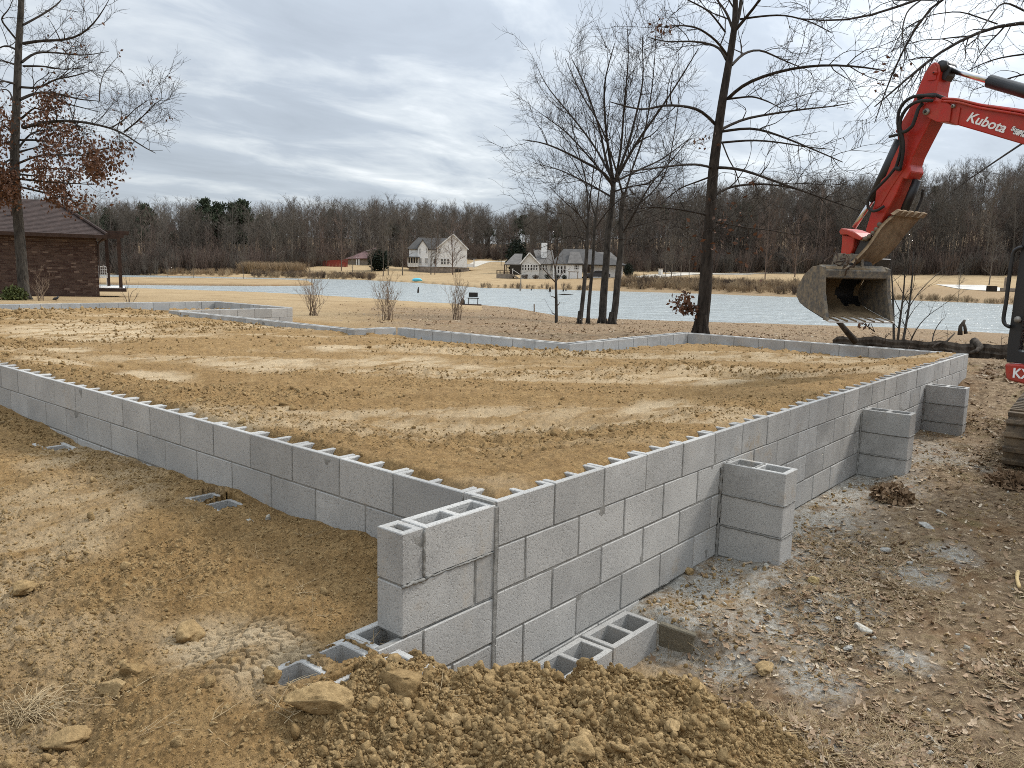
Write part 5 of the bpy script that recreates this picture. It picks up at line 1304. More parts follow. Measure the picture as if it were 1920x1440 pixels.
bushy('evergreen_tree', 'big dark round evergreen left of the white house', 711, 505, 195, 5.2, 5.2, 'shrub_dark', 3500, .5)
bushy('evergreen_tree', 'dark green cedar standing behind the lake house gable', 968, 497, 175, 4.5, 7.5, 'shrub_dark', 3000, .5)
# parked car
fr = Frame(1121, 517, 136); t = thing('parked_car', 'dark car parked beside the lake house garage, half hidden by tree trunks', 'car', (fr.O[0], fr.O[1], gz(fr.O[0], fr.O[1])), fr.rz)
prof = [(-2.1, .35), (-2.1, .8), (-1.7, .95), (-1.0, 1.02), (-.5, 1.42), (.8, 1.45), (1.5, 1.05), (2.1, .95), (2.15, .4)]
MB().prism([(x, -.85, z) for x, z in prof], (0, 1.7, 0)).build('body', M['car_paint'], t, bevel=.06)
for x in (-1.35, 1.35):
    for y in (-.8, .8): MB().tube([(x, y-.1, .32), (x, y+.1, .32)], .32, 14).build('wheel', M['rubber'], t)
MB().prism([(x, -.862, z) for x, z in ((-.85, 1.03), (-.42, 1.36), (.72, 1.38), (1.25, 1.04))], (0, .01, 0)).build('side_window', M['glass_dark'], t)

# --- red roofed house, red fence
fr = Frame(682, 497, 222); t = thing('red_roof_house', 'small house with faded red roof left of the white house', 'house', fr.O, fr.rz); L = lambda px, py, y=0: fr(px, py, y)
x0, x1 = L(652, 490)[0], L(708, 490)[0]; ze = L(680, 483)[2]; MB().box(((x0+x1)/2, 4, (ze-1)/2), (x1-x0, 8, ze+1)).build('wall', M['grey_wood'], t)
m_ = MB(); zr = L(695, 463)[2]; roof_slab(m_, (x0-.6, -.6, L(650, 485)[2]), (x1+.6, -.6, ze), (x1-.5, 4, zr), (x0+4.5, 4, zr-1.2), .2); roof_slab(m_, (x0-.6, 8.6, L(650, 485)[2]), (x1+.6, 8.6, ze), (x1-.5, 4, zr), (x0+4.5, 4, zr-1.2), .2); m_.poly([(x0-.6, -.6, L(650, 485)[2]), (x0+4.5, 4, zr-1.2), (x0-.6, 8.6, L(650, 485)[2])]); m_.build('roof', M['roof_red'], t)
for px in (668.5, 673): MB().box((L(px, 490)[0], -.3, ze/2-.2), (.35, .25, ze+.3)).build('porch_post', M['white_paint'], t)
MB().box((L(671, 490)[0], -.02, ze*.42), (1.2, .06, 2.0)).build('door', M['glass_dark'], t)
m_ = MB().box((L(690, 472)[0], 2.2, L(690, 470)[2]), (1.0, .6, .12)); m_.build('skylight', M['white_paint'], t)
fr = Frame(617, 500, 205); t = thing('red_fence', 'low dark red board fence beside the red roofed house', 'fence', fr.O, fr.rz); L = lambda px, py, y=0: fr(px, py, y)
n = 26; xa, xb = L(584, 500)[0], L(652, 500)[0]; za, zb_ = L(584, 490.5)[2], L(652, 486)[2]
for k in range(n):
    q = (k+.5)/n; x = xa+(xb-xa)*q; z1 = za+(zb_-za)*q
    MB().box((x, 0, z1/2-.5), ((xb-xa)/n-.02, .05, z1+1.0)).build('board', M['red_fence'], t)
m_ = MB().bar((xa, -.05, za-.12), (xb, -.05, zb_-.12), .06, .12); m_.build('rail', M['red_fence'], t)
# birdhouse like white cap behind the fence
# --- things along the shore
def ground_thing(name, lab, cat, px, py, d, group=None):
    p = at_d(px, py, d); f = Frame(px, py, d); p[2] = gz(p[0], p[1]); return thing(name, lab, cat, p, f.rz, group)
q = polar(782, 524, -1.2)
t = ground_thing('kayak', 'bright blue plastic kayak lying upside down on the far shore lawn', 'kayak', 782, 522.5, 139)
MB().tube([(-.9, 0, .2), (-.6, 0, .25), (0, 0, .28), (.6, 0, .25), (.95, 0, .18)], [.05, .26, .32, .27, .04], 10).build('hull', M['blue'], t, True)
t = ground_thing('lake_bench', 'dark bench and table set on a slab at the near lake edge', 'bench', 880, 572, 52)
MB().box((0, 0, .03), (1.6, 1.1, .06)).build('slab', M['dark_wood'], t); MB().box((.25, 0, .46), (.75, .45, .05)).build('seat', M['black'], t); MB().box((.25, .2, .68), (.6, .05, .3)).build('backrest', M['black'], t)
for sx in (-.05, .55):
    for sy in (-.18, .18): MB().bar((sx, sy, .05), (sx, sy, .45), .05).build('leg', M['black'], t)
MB().tube([(-.45, 0, .05), (-.45, 0, .3), (-.5, .05, .42)], [.16, .14, .06], 8).build('fire_pit', M['rubber'], t); MB().bar((-.62, 0, .05), (-.4, .1, .5), .05).build('leg', M['red_fence'], t)
def stump(px, py, h, r, lab):
    p = at_z(px, py, ZW); t = thing('stump', lab, 'stump', p, 0, 'dead stumps standing in the lake'); MB().tube([(0, 0, -.4), (.01, 0, h*.5), (.05, .02, h)], [r*1.3, r, r*.5], 7).build('trunk', M['bark_oak'], t)
stump(784, 549, .6, .09, 'thin dark stump standing alone in open water left of the bench'); stump(1031, 547, .6, .14, 'thickest dark stump in the water, in line with the sapling')
stump(1056, 546.5, .3, .1, 'short stump in the water between sapling and tree group'); stump(1061, 545.5, .35, .08, 'short stump nearest the slim tree trunks'); stump(996, 544.5, .22, .08, 'tiny stump near the tall lake pole')
p = at_z(1060, 553, ZW); t = thing('floating_branch', 'dark branch floating on the lake near the slim trunks', 'branch', p); MB().tube([(-1.0, .2, .02), (-.3, 0, .06), (.5, -.1, .04), (1.1, -.3, .03)], [.03, .08, .06, .02], 6).build('limb', M['bark_oak'], t)
p = at_z(976, 545, ZW); t = thing('lake_pole', 'thin pale pole standing in the water in front of the lake house deck', 'pole', p); MB().bar((0, 0, -.5), (.02, 0, 2.6), .09).build('shaft', M['grey_wood'], t); MB().bar((-.14, 0, -.5), (-.14, 0, .5), .07).build('mooring_post', M['grey_wood'], t)
p = at_z(1002, 581, -1.3); t = thing('stake', 'short leaning wooden stake on the point of the near bank', 'stake', (p[0], p[1], gz(p[0], p[1]))); MB().bar((0, 0, -.1), (-.04, 0, .45), .05).build('shaft', M['drift'], t)
t = ground_thing('stone_marker', 'dark square stone marker on the pale slab right of the sapling', 'marker', 1859, 545, 112); MB().box((0, 0, .4), (1.35, .5, .8)).build('stone', M['bark_oak'], t, bevel=.03)
t = ground_thing('stone_pillar', 'grey stone pillar on a low plinth beside the cab handrail', 'pillar', 1884, 543, 112); MB().box((.2, 0, 1.0), (.75, .6, 2.0)).build('shaft', M['stone_base'], t, bevel=.03); MB().box((1.2, 0, .25), (3.6, 1, .5)).build('plinth', M['grey_wood'], t, bevel=.03)
p = at_d(1239, 503, 150); t = thing('gate_pillar', 'pale gate pillar where the gravel drive meets the road', 'pillar', (p[0], p[1], gz(p[0], p[1]))); MB().box((0, 0, .5), (.6, .6, 1.3)).build('shaft', M['siding_cream'], t); MB().box((0, 0, 1.2), (.75, .75, .12)).build('cap', M['stone_base'], t)
# pale drives laid on the far bank
def strip(name, pts, w, mat, lift=.06):
    P = resample(np.array(pts), 40); T_ = norm(np.gradient(P, axis=0)); N = np.stack([-T_[:, 1], T_[:, 0], 0*T_[:, 0]], -1)
    V = []
    for s_ in np.linspace(-.5, .5, 5):
        q = P+N*w*s_; q[:, 2] = ground_height(q[:, 0], q[:, 1])+lift; V.append(q)
    V = np.stack(V, 1).reshape(-1, 3); link(name, mesh_np(name, V, grid_faces(40, 5), M[mat], True))['kind'] = 'structure'
def far_pt(px, d): p = at_d(px, 515, d); return (p[0], p[1], 0)
strip('gravel_drive', [far_pt(1185, 137), far_pt(1215, 142), far_pt(1245, 150), far_pt(1300, 158), far_pt(1400, 162)], 5, 'gravel_road')
strip('far_road', [far_pt(1250, 160), far_pt(1400, 165), far_pt(1600, 168), far_pt(1900, 172), far_pt(2200, 175)], 3, 'gravel_road')
strip('lawn_drive', [far_pt(880, 225), far_pt(910, 262), far_pt(945, 268), far_pt(990, 230)], 4.5, 'gravel_road')
strip('pale_slab', [far_pt(1800, 128), far_pt(1845, 118), far_pt(1900, 114), far_pt(2000, 112)], 7, 'concrete_path')
# ------------------------------------------------------------------ excavator
EX0 = np.array([7.6, -1.9, -.78])
ex = thing('excavator', 'orange red compact excavator with raised boom and muddy bucket hanging above the wall', 'excavator', EX0)
P0 = at_d(1743, 212, 8.0)
YB = math.radians(60)
e1 = RH*math.cos(YB)-FH*math.sin(YB)          # along the boom towards the machine
en = -(FH*math.cos(YB)+RH*math.sin(YB))       # plane normal, towards the viewer
ez = np.array([0, 0, 1.])
def pl(px, py, off=0.0):
    d = ray(px, py); o = P0+en*off; return CAM+d*(((o-CAM)@en)/(d@en))-EX0
def plate(pts, near, far, name, mat, bevel=.006, smooth_=False):
    """outline traced on the boom plane, solid from offset near (towards viewer) to far"""
    base = [pl(x, y)+en*near for x, y in pts]
    return MB().prism(base, en*(far-near)).build(name, M[mat], ex, smooth_, bevel=bevel)
def strut(name, a, b, r, mat, k=14, off=0.0, rad2=None):
    return MB().tube([pl(*a)+en*off, pl(*b)+en*off], [r, rad2 or r], k).build(name, M[mat], ex, True)
# arm (dipper)
arm = [(1746, 119), (1754, 116), (1760, 121), (1762, 134), (1755, 170), (1753, 190), (1750, 217), (1729, 258), (1711, 294), (1706, 310), (1709, 322), (1700, 336), (1692, 334), (1680, 365), (1662, 398), (1642, 434), (1634, 440), (1622, 433), (1634, 395), (1650, 355), (1668, 310), (1676, 285), (1683, 268), (1681, 241), (1690, 228), (1702, 208), (1713, 185), (1733, 137)]
plate(arm, 0, -.22, 'arm', 'red', .008)
plate([(1741, 128), (1752, 119), (1758, 128), (1755, 150), (1740, 152)], .012, 0, 'pivot_plate', 'red', .004)
plate([(1645, 345), (1662, 330), (1690, 300), (1700, 310), (1672, 352), (1652, 386), (1640, 392)], .008, 0, 'side_plate', 'red', .003)
# boom
boom = [(1735, 201), (1741, 194), (1751, 190.6), (1771, 185), (1800, 188), (1844, 195), (1920, 205), (2010, 224), (2090, 262), (2160, 340), (2215, 470), (2240, 600), (2170, 620), (2140, 480), (2090, 390), (2030, 318), (1985, 292), (1920, 271), (1841, 247.5), (1779, 229.5), (1764, 230), (1748, 223), (1738, 214)]
plate(boom, .035, -.255, 'boom', 'red', .010)
plate([(1735, 201), (1741, 194), (1751, 190.6), (1775, 188), (1790, 200), (1786, 229), (1764, 230), (1748, 223), (1738, 214)], .055, .035, 'boom_tip_plate', 'red', .004)
plate([(1800, 203), (1806, 203), (1800, 236), (1794, 234)], .047, .035, 'weld_rib', 'red', .002)
def pin(x, y, r, off, mat='steel'):
    c = pl(x, y)+en*off; MB().tube([c-en*.05, c+en*.018], r, 16).build('pin', M[mat], ex, True); MB().tube([c+en*.016, c+en*.024], r*.45, 12).build('pin', M['rubber'], ex, True)
pin(1744, 211, .032, .06); pin(1755, 137, .018, .02, 'red'); pin(1793, 200, .017, .045); pin(1686, 246, .02, .012, 'red')
# cylinders
strut('arm_cylinder_rod', (1768, 127), (1845, 149), .030, 'chrome', off=-.11)
strut('arm_cylinder', (1843, 149), (2010, 197), .062, 'black', 18, off=-.11)
plate([(1992, 228), (1996, 190), (2012, 184), (2026, 194), (2060, 246)], -.05, -.17, 'cylinder_bracket', 'red', .006)
MB().tube([pl(1762, 123)-en*.02, pl(1762, 123)-en*.2], .055, 16).build('cylinder_eye', M['black'], ex, True)
plate([(1760, 121), (1770, 118), (1776, 124), (1772, 140), (1765, 150), (1760, 147)], -.05, -.17, 'cylinder_clevis', 'black', .006)
strut('bucket_cylinder', (1684, 262), (1632, 374), .058, 'black', 18, off=-.04, rad2=.056)
strut('bucket_cylinder_rod', (1634, 370), (1597, 426), .028, 'chrome', off=-.04)
strut('hose_rail', (1672, 257), (1693, 252), .015, 'rubber', off=.04)
def hose(pts, r, offs, name='hose', mat='rubber'):
    P = np.array([pl(x, y)+en*o for (x, y), o in zip(pts, np.broadcast_to(offs, (len(pts),)))])
    MB().tube(resample(P, 36), r, 8).build(name, M[mat], ex, True)
hose([(1763, 182), (1740, 181), (1722, 184), (1707, 195), (1698, 212), (1694, 235), (1697, 258), (1697, 275), (1692, 295), (1684, 316)], .017, [.09, .10, .11, .12, .12, .1, .08, .06, .05, .04])
hose([(1760, 191), (1742, 191), (1727, 195), (1714, 206), (1704, 222), (1699, 240), (1703, 262), (1702, 280), (1697, 300), (1692, 318)], .017, [.10, .11, .12, .13, .13, .11, .09, .07, .05, .04])
hose([(1738, 195), (1732, 205), (1728, 222), (1722, 238), (1711, 248), (1703, 250)], .018, [.07, .09, .1, .1, .1, .1])
hose([(1684, 316), (1672, 334), (1655, 352), (1641, 366), (1634, 380), (1634, 391), (1641, 397), (1652, 395), (1662, 387)], .016, [.05, .07, .08, .08, .07, .06, .05, .05, .04])
hose([(1773, 186), (1755, 178), (1742, 180), (1730, 188)], .018, [-.02, .02, .06, .09])
hose([(1772, 191), (1800, 192), (1840, 203), (1920, 216), (2000, 236)], .012, .055, 'steel_line', 'red'); hose([(1772, 186), (1800, 187), (1845, 198), (1920, 210), (2000, 230)], .012, .05, 'steel_line', 'red')
hose([(1709, 352), (1702, 370), (1695, 392), (1690, 402)], .014, [-.2, -.24, -.22, -.2])
strut('thumb_cylinder', (1706, 335), (1678, 402), .045, 'black', 14, off=-.13)
MB().tube([pl(1684, 316)+en*.05, pl(1694, 318)+en*.05], .022, 8).build('hose_clamp', M['rubber'], ex)
# red link and block above the bucket
plate([(1576, 434), (1580, 428), (1590, 430), (1606, 436), (1620, 446), (1616, 451), (1604, 447), (1590, 440), (1578, 440)], .03, -.26, 'bucket_link', 'red', .008)
plate([(1578, 440), (1602, 444), (1599, 466), (1594, 478), (1576, 476), (1578, 455)], .0, -.2, 'link_block', 'red', .008)
plate([(1612, 446), (1636, 440), (1652, 424), (1662, 404), (1668, 404), (1664, 430), (1640, 452), (1622, 474), (1604, 496), (1594, 488), (1600, 470)], -.03, -.22, 'linkage', 'black', .008)
for x, y in ((1617, 448), (1624, 447), (1630, 443), (1637, 437), (1643, 430), (1649, 421)):
    MB().tube([pl(x, y)-en*.02, pl(x, y)+en*.012], .024, 12).build('link_boss', M['muddy_steel'], ex, True)
# thumb: a bent plate swept across its width
TD = 8.0
lc = [(1600, 494), (1627, 467), (1641, 447), (1653, 427), (1667, 413), (1680, 404)]
rc = [(1632, 500), (1664, 480), (1681, 463), (1697, 440), (1716, 420), (1726, 409)]
G = []
for i in range(6):
    a = at_d(*lc[i], 7.78)-EX0; b = at_d(*rc[i], 8.12)-EX0
    row = []
    for t_ in np.linspace(0, 1, 7):
        p = a*(1-t_)+b*t_; row.append(p)
    G.append(row)
G = np.array(G).reshape(6, 7, 3); G2 = np.stack([resample(G[:, j], 16) for j in range(7)], 1)
nrm = norm(np.cross(G2[-1, 0]-G2[0, 0], G2[0, -1]-G2[0, 0])); nrm = nrm if nrm@(CAM-EX0-G2[8, 3]) < 0 else -nrm
Vb = np.concatenate([G2.reshape(-1, 3), (G2+nrm*.03).reshape(-1, 3)]); Fq = grid_faces(16, 7); nV = 16*7
ii = np.arange(nV).reshape(16, 7); rim = []
for ln in (ii[:, 0], ii[:, -1], ii[0], ii[-1]): rim += [(a, b, b+nV, a+nV) for a, b in zip(ln[:-1], ln[1:])]
link('thumb', mesh_np('thumb', Vb, [Fq, Fq[:, ::-1]+nV, np.array(rim)], M['mud_plate'], False), ex)
mbt = MB()
for q in (-.04, .22, .48, .74, 1.0):                 # tips along the thumb's end
    a = G2[-1, 0]*(1-max(q, 0))+G2[-1, -1]*max(q, 0); u = norm(G2[-1, 3]-G2[-3, 3]); w_ = norm(G2[-1, -1]-G2[-1, 0])
    mbt.prism([a-w_*.05, a+w_*.07, a+w_*.05+u*.07, a-w_*.02+u*.07], nrm*.035)
mbt.build('thumb_tip', M['mud_plate'], ex)
MB().tube([at_d(1628, 500, 8.0)-EX0, at_d(1600, 494, 7.9)-EX0], .05, 12).build('thumb_pivot', M['rubber'], ex, True)
plate([(1600, 488), (1640, 484), (1632, 505), (1620, 514), (1594, 512), (1590, 500)], -.06, -.3, 'coupler', 'black', .01)
plate([(1566, 478), (1596, 474), (1604, 492), (1594, 508), (1570, 500)], .0, -.14, 'coupler_bracket', 'muddy_steel', .01)
# bucket
YK = math.radians(8); bo = -FH*math.cos(YK)+RH*math.sin(YK); bw_ = RH*math.cos(YK)+FH*math.sin(YK)
BD = 7.75
tl = at_d(1546, 506, BD)
d_ = ray(1663, 512); nrm_ = bo; tr_ = CAM+d_*(((tl-CAM)@nrm_)/(d_@nrm_)); WB = (tr_-tl)@bw_
prof = [(0, 0), (-.06, .045), (-.20, .035), (-.36, -.05), (-.47, -.17), (-.49, -.27), (-.40, -.345), (-.2, -.40), (.02, -.455), (.14, -.485)]
def bp(o, z, w): return tl+bo*o+ez*z+bw_*w-EX0+ez*(-.012*w)
pr_f = resample(np.array([(o, z, 0) for o, z in prof]), 30); pr_f[0] = (*prof[0], 0)
nW = 26; Vg = []
for k in range(30):
    pa, pb = pr_f[max(k-1, 0)], pr_f[min(k+1, 29)]; tx, tz = pb[0]-pa[0], pb[1]-pa[1]; L_ = math.hypot(tx, tz)
    for w in np.linspace(0, WB, nW): Vg.append(bp(pr_f[k, 0], pr_f[k, 1], w))
Vg = np.array(Vg); ctr = bp(-.2, -.2, WB/2); Vo = []
for k in range(30):
    pa, pb = pr_f[max(k-1, 0)], pr_f[min(k+1, 29)]; tx, tz = pb[0]-pa[0], pb[1]-pa[1]; L_ = math.hypot(tx, tz); nx, nz = -tz/L_, tx/L_
    if nx*(pr_f[k, 0]+.2)+nz*(pr_f[k, 1]+.2) < 0: nx, nz = -nx, -nz
    for w in np.linspace(0, WB, nW): Vo.append(bp(pr_f[k, 0]+nx*.016, pr_f[k, 1]+nz*.016, w))
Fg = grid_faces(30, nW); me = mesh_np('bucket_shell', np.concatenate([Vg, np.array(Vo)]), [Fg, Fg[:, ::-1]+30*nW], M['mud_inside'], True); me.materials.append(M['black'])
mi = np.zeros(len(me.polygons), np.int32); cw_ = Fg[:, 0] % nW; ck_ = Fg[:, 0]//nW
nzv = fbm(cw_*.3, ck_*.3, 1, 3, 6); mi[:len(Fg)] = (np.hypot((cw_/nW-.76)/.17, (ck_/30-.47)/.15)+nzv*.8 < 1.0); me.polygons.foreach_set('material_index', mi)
link('bucket_shell', me, ex)
for w0, w1, nm in ((-.022, 0, 'left'), (WB, WB+.022, 'right')):
    pr = prof+[(.05, -.22)]
    MB().prism([bp(o, z, w0) for o, z in pr], bp(0, 0, w1)-bp(0, 0, w0)).build('bucket_side', M['muddy_steel'], ex, bevel=.003)
    MB().prism([bp(.012, .03, w0-.008), bp(.05, -.22, w0-.008), bp(.155, -.49, w0-.008), bp(.10, -.49, w0-.008), bp(-.03, -.22, w0-.008), bp(-.06, .05, w0-.008)], (bp(0, 0, w1)-bp(0, 0, w0))+bw_*.016).build('side_cutter', M['muddy_steel'], ex, bevel=.003)
MB().prism([bp(.02, .0, 0.002), bp(.02, -.075, .002), bp(-.05, -.085, .002), bp(-.07, .055, .002)], bw_*(WB-.004)).build('bucket_top_bar', M['muddy_steel'], ex, bevel=.006)
MB().prism([bp(.06, -.462, -.01), bp(.185, -.494, -.01), bp(.185, -.508, -.01), bp(.06, -.482, -.01)], bw_*(WB+.02)).build('cutting_edge', M['lip'], ex)
m_ = MB()
for k in range(7):
    w = WB*(k+.15)/7; m_.prism([bp(.03, -.455, w), bp(.188, -.493, w+.05), bp(.188, -.493, w+.072), bp(.03, -.455, w+.018)], ez*.012)
m_.build('edge_rib', M['mud_inside'], ex)
rg = np.random.default_rng(4); m_ = MB()
for s_ in (.33, .62): MB().prism([bp(-.03, .03, WB*s_), bp(-.30, -.0, WB*s_), bp(-.22, .17, WB*s_), bp(-.08, .17, WB*s_)], bw_*.03).build('bucket_ear', M['muddy_steel'], ex, bevel=.004)
# mud and roots on the coupler
for k in range(9):
    a = at_d(1560+rg.uniform(0, 45), 482+rg.uniform(0, 18), 7.7)-EX0; P = a+np.cumsum(rg.normal(0, .03, (8, 3)), 0)
    MB().tube(resample(P, 12), .008, 5).build('root_strand', M['twig'], ex)

# tracks
TA = norm(RH*.60+FH*.80); TS = np.array([TA[1], -TA[0], 0])          # along, and to the right of travel
def track(o):
    Lt, Ht, Wt = 2.3, .52, .40; r = Ht/2
    pts = []
    for a in np.linspace(-90, -270, 11): pts.append((r+r*math.cos(math.radians(a)), r+r*math.sin(math.radians(a))))
    for x in np.linspace(r, Lt-r, 10)[1:-1]: pts.append((x, Ht))
    for a in np.linspace(90, -90, 11): pts.append((Lt-r+r*math.cos(math.radians(a)), r+r*math.sin(math.radians(a))))
    def tp(x, z, w): return o+TA*x+ez*z+TS*w-EX0
    MB().prism([tp(x, z, 0) for x, z in pts], TS*Wt).build('track_belt', M['muddy_track'], ex, bevel=.02)
    # grousers around the belt
    P = np.array(pts+[pts[0]]); s = np.concatenate([[0], np.cumsum(np.hypot(*np.diff(P, axis=0).T))]); per = s[-1]; m_ = MB(); nG = 42
    for k in range(nG):
        q = per*k/nG; x = np.interp(q, s, P[:, 0]); z = np.interp(q, s, P[:, 1]); x2 = np.interp((q+.01) % per, s, P[:, 0]); z2 = np.interp((q+.01) % per, s, P[:, 1])
        tx, tz = x2-x, z2-z; l = math.hypot(tx, tz)+1e-9; tx, tz = tx/l, tz/l; nx, nz = -tz, tx
        cx = np.array([Lt/2, r]);
        if nx*(x-np.clip(x, r, Lt-r))+nz*(z-r) < 0: nx, nz = -nx, -nz
        A = (TA*tx+ez*tz, TS, TA*nx+ez*nz); m_.box(tp(x, z, Wt/2)+A[2]*.012, (.05, Wt+.01, .045), A)
    o_ = m_.build('grouser', M['muddy_track'], ex, bevel=.006); o_['kind'] = 'stuff'
    for x in (r, Lt-r): MB().tube([tp(x, r, -.006), tp(x, r, Wt+.006)], .15, 18).build('track_wheel', M['muddy_track'], ex, True)
    for x in np.linspace(.55, Lt-.55, 4): MB().tube([tp(x, .12, -.012), tp(x, .12, Wt+.012)], .085, 14).build('track_roller', M['rubber'], ex, True)
    MB().box(tp(Lt/2, r, Wt/2), (Lt-.6, Wt+.02, .16), (TA, TS, ez)).build('track_frame', M['black'], ex)
o1 = at_d(1876, 880, 7.25); o1[2] = gz(o1[0], o1[1])-.03
track(o1); track(o1+TS*1.45)
MB().box(o1+TA*1.15+TS*.92+ez*.42-EX0, (1.0, 1.0, .30), (TA, TS, ez)).build('undercarriage', M['black'], ex)
MB().tube([o1+TA*1.15+TS*.92+ez*.5-EX0, o1+TA*1.15+TS*.92+ez*.66-EX0], .45, 24).build('slew_ring', M['black'], ex, True)
# upper works: cab side faces the viewer; plane parallel to the boom
CO = .78                                        # offset of the cab side towards the viewer
c0 = pl(1886, 682, CO)
def cabp(s, z, o=0.0): return c0+e1*s+ez*z+en*o
def side(px, py): p = pl(px, py, CO)-c0; return p@e1, p[2]
skirt = [side(1885, 681), side(1925, 684), (1.9, side(1925, 684)[1]), (1.9, side(1925, 722)[1]), side(1930, 722), side(1889, 712), side(1886, 700)]
MB().prism([cabp(s, z, .02) for s, z in skirt], -en*1.5).build('swing_frame', M['red'], ex, bevel=.015)
z0 = side(1886, 681)[1]+.01; xa, za = side(1887, 655); xb, zb = side(1913, 470)
hgt = 1.62; sl = (xb-xa)/(zb-za); xt = xa+sl*(hgt-za)
front = [(0.0, z0), (xa, za), (xb, zb), (xt, hgt), (xt+.12, hgt), (xb+.10, zb), (xa+.10, za), (.12, z0+.10), (1.25, z0+.10), (1.25, z0)]
MB().prism([cabp(s, z, 0) for s, z in front], -en*.07).build('cab_pillar', M['black'], ex, bevel=.006)
MB().prism([cabp(s, z, -.85) for s, z in front], -en*.07).build('cab_pillar', M['black'], ex, bevel=.006)
MB().prism([cabp(xt-.02, hgt, .01), cabp(1.25, hgt+.06, .01), cabp(1.25, hgt+.14, .01), cabp(xt-.02, hgt+.09, .01)], -en*.95).build('cab_roof', M['black'], ex, bevel=.02)
MB().prism([cabp(1.18, z0, 0), cabp(1.25, z0, 0), cabp(1.25, hgt+.06, 0), cabp(1.18, hgt+.06, 0)], -en*.92).build('cab_rear', M['black'], ex)
def make_glass():
    t = NT('cab_glass', .03, .5); t.b.inputs['Transmission Weight'].default_value = 1.0; t.b.inputs['IOR'].default_value = 1.02
    return t.done((.80, .88, .86))
M['cab_glass'] = make_glass()
MB().prism([cabp(.12, z0+.10, -.03), cabp(xa+.1, za, -.03), cabp(xb+.10, zb, -.03), cabp(xt+.12, hgt, -.03), cabp(1.18, hgt, -.03), cabp(1.18, z0+.1, -.03)], -en*.006).build('door_glass', M['cab_glass'], ex)
MB().prism([cabp(.42, z0+.1, -.3), cabp(1.1, z0+.1, -.3), cabp(1.12, z0+.95, -.3), cabp(1.0, z0+.98, -.3), cabp(.93, z0+.5, -.3), cabp(.42, z0+.42, -.3)], -en*.45).build('operator_seat', M['black'], ex, bevel=.03)
MB().tube([cabp(.25, z0+.05, -.25), cabp(.22, z0+.4, -.25), cabp(.3, z0+.5, -.25)], .03, 8).build('control_lever', M['rubber'], ex, True)
# handrail in front of the door
hp = [(1918, 463), (1910, 465), (1903, 468), (1899, 476), (1893, 515), (1886, 570), (1881, 598), (1882, 606), (1887, 611), (1894, 613)]
MB().tube(resample(np.array([pl(x, y, CO+.03) for x, y in hp]), 36), .016, 8).build('handrail', M['black'], ex, True)
MB().tube([pl(1908, 599, CO+.0), pl(1908, 599, CO+.05)], .028, 10).build('door_latch', M['steel'], ex, True)
MB().prism([cabp(1.25, z0, -.02), cabp(1.95, z0, -.02), cabp(1.95, z0+.95, -.02), cabp(1.7, z0+1.05, -.02), cabp(1.25, z0+1.05, -.02)], -en*1.35).build('engine_cover', M['red'], ex, bevel=.05)
c = pl(2205, 610); MB().box(c-en*.11, (.5, .4, .5), (e1, en, ez)).build('swing_bracket', M['red'], ex, bevel=.03)
a = np.array([cabp(.2, z0-.05, -.8), c-en*.11]); MB().bar(a[0], a[1], .3, .3).build('swing_bracket', M['red'], ex)
# lettering (built-in vector font, converted to mesh)
def lettering(txt, name, o, ux, uy, size, mat, bold=.0, shear=0., sx=1.0, ext=.0015):
    cu = bpy.data.curves.new(name, 'FONT'); cu.body = txt; cu.size = 1.0; cu.offset = bold; cu.shear = shear; cu.extrude = ext/size
    tmp = bpy.data.objects.new(name, cu); COL.objects.link(tmp)
    bpy.context.view_layer.update()
    me = bpy.data.meshes.new_from_object(tmp.evaluated_get(bpy.context.evaluated_depsgraph_get()))
    bpy.data.objects.remove(tmp); bpy.data.curves.remove(cu)
    me.name = name; me.materials.clear(); me.materials.append(M[mat])
    ux = norm(np.array(ux)); uz = norm(np.cross(ux, uy)); uy = np.cross(uz, ux)
    co = np.empty(len(me.vertices)*3, np.float32); me.vertices.foreach_get('co', co); co = co.reshape(-1, 3)*size
    w = np.asarray(o)+co[:, :1]*ux*sx+co[:, 1:2]*uy+co[:, 2:]*uz
    me.vertices.foreach_set('co', w.astype(np.float32).ravel()); me.update()
    o_ = link(name, me, ex); o_['txt'] = txt; return o_
o = pl(1815, 227)+en*.0385; u = pl(1886, 250)-pl(1815, 227); lo = pl(1816, 226); hi = pl(1819, 209)
Lk = np.linalg.norm(u)
def width(txt):
    cu = bpy.data.curves.new('w', 'FONT'); cu.body = txt; ob = bpy.data.objects.new('w', cu); COL.objects.link(ob); bpy.context.view_layer.update(); w = ob.dimensions.x; bpy.data.objects.remove(ob); return w
sz = np.linalg.norm(hi-lo)/.72
lettering('Kubota', 'lettering', o, u, ez, sz*1.06, 'white_decal', .022, .18, Lk/(width('Kubota')*sz*1.06)*.97)
o = pl(1899, 244.5)+en*.0385; lettering('Super', 'lettering', o, u, ez, .055, 'white_decal', .03, .2, 1.0)
o = pl(1903, 251.5)+en*.0385; lettering('Series', 'lettering', o, u, ez, .055, 'white_decal', .03, .2, 1.0)
MB().prism([pl(1897, 237, .0375), pl(1934, 250, .0375), pl(1936, 262, .0375), pl(1900, 249, .0375)], -en*.0015).build('decal', M['black'], ex)
s0 = side(1900, 707); lettering('KX0', 'lettering', cabp(s0[0], s0[1], .0215), e1, ez, .115, 'white_decal', .022, .0, .95)

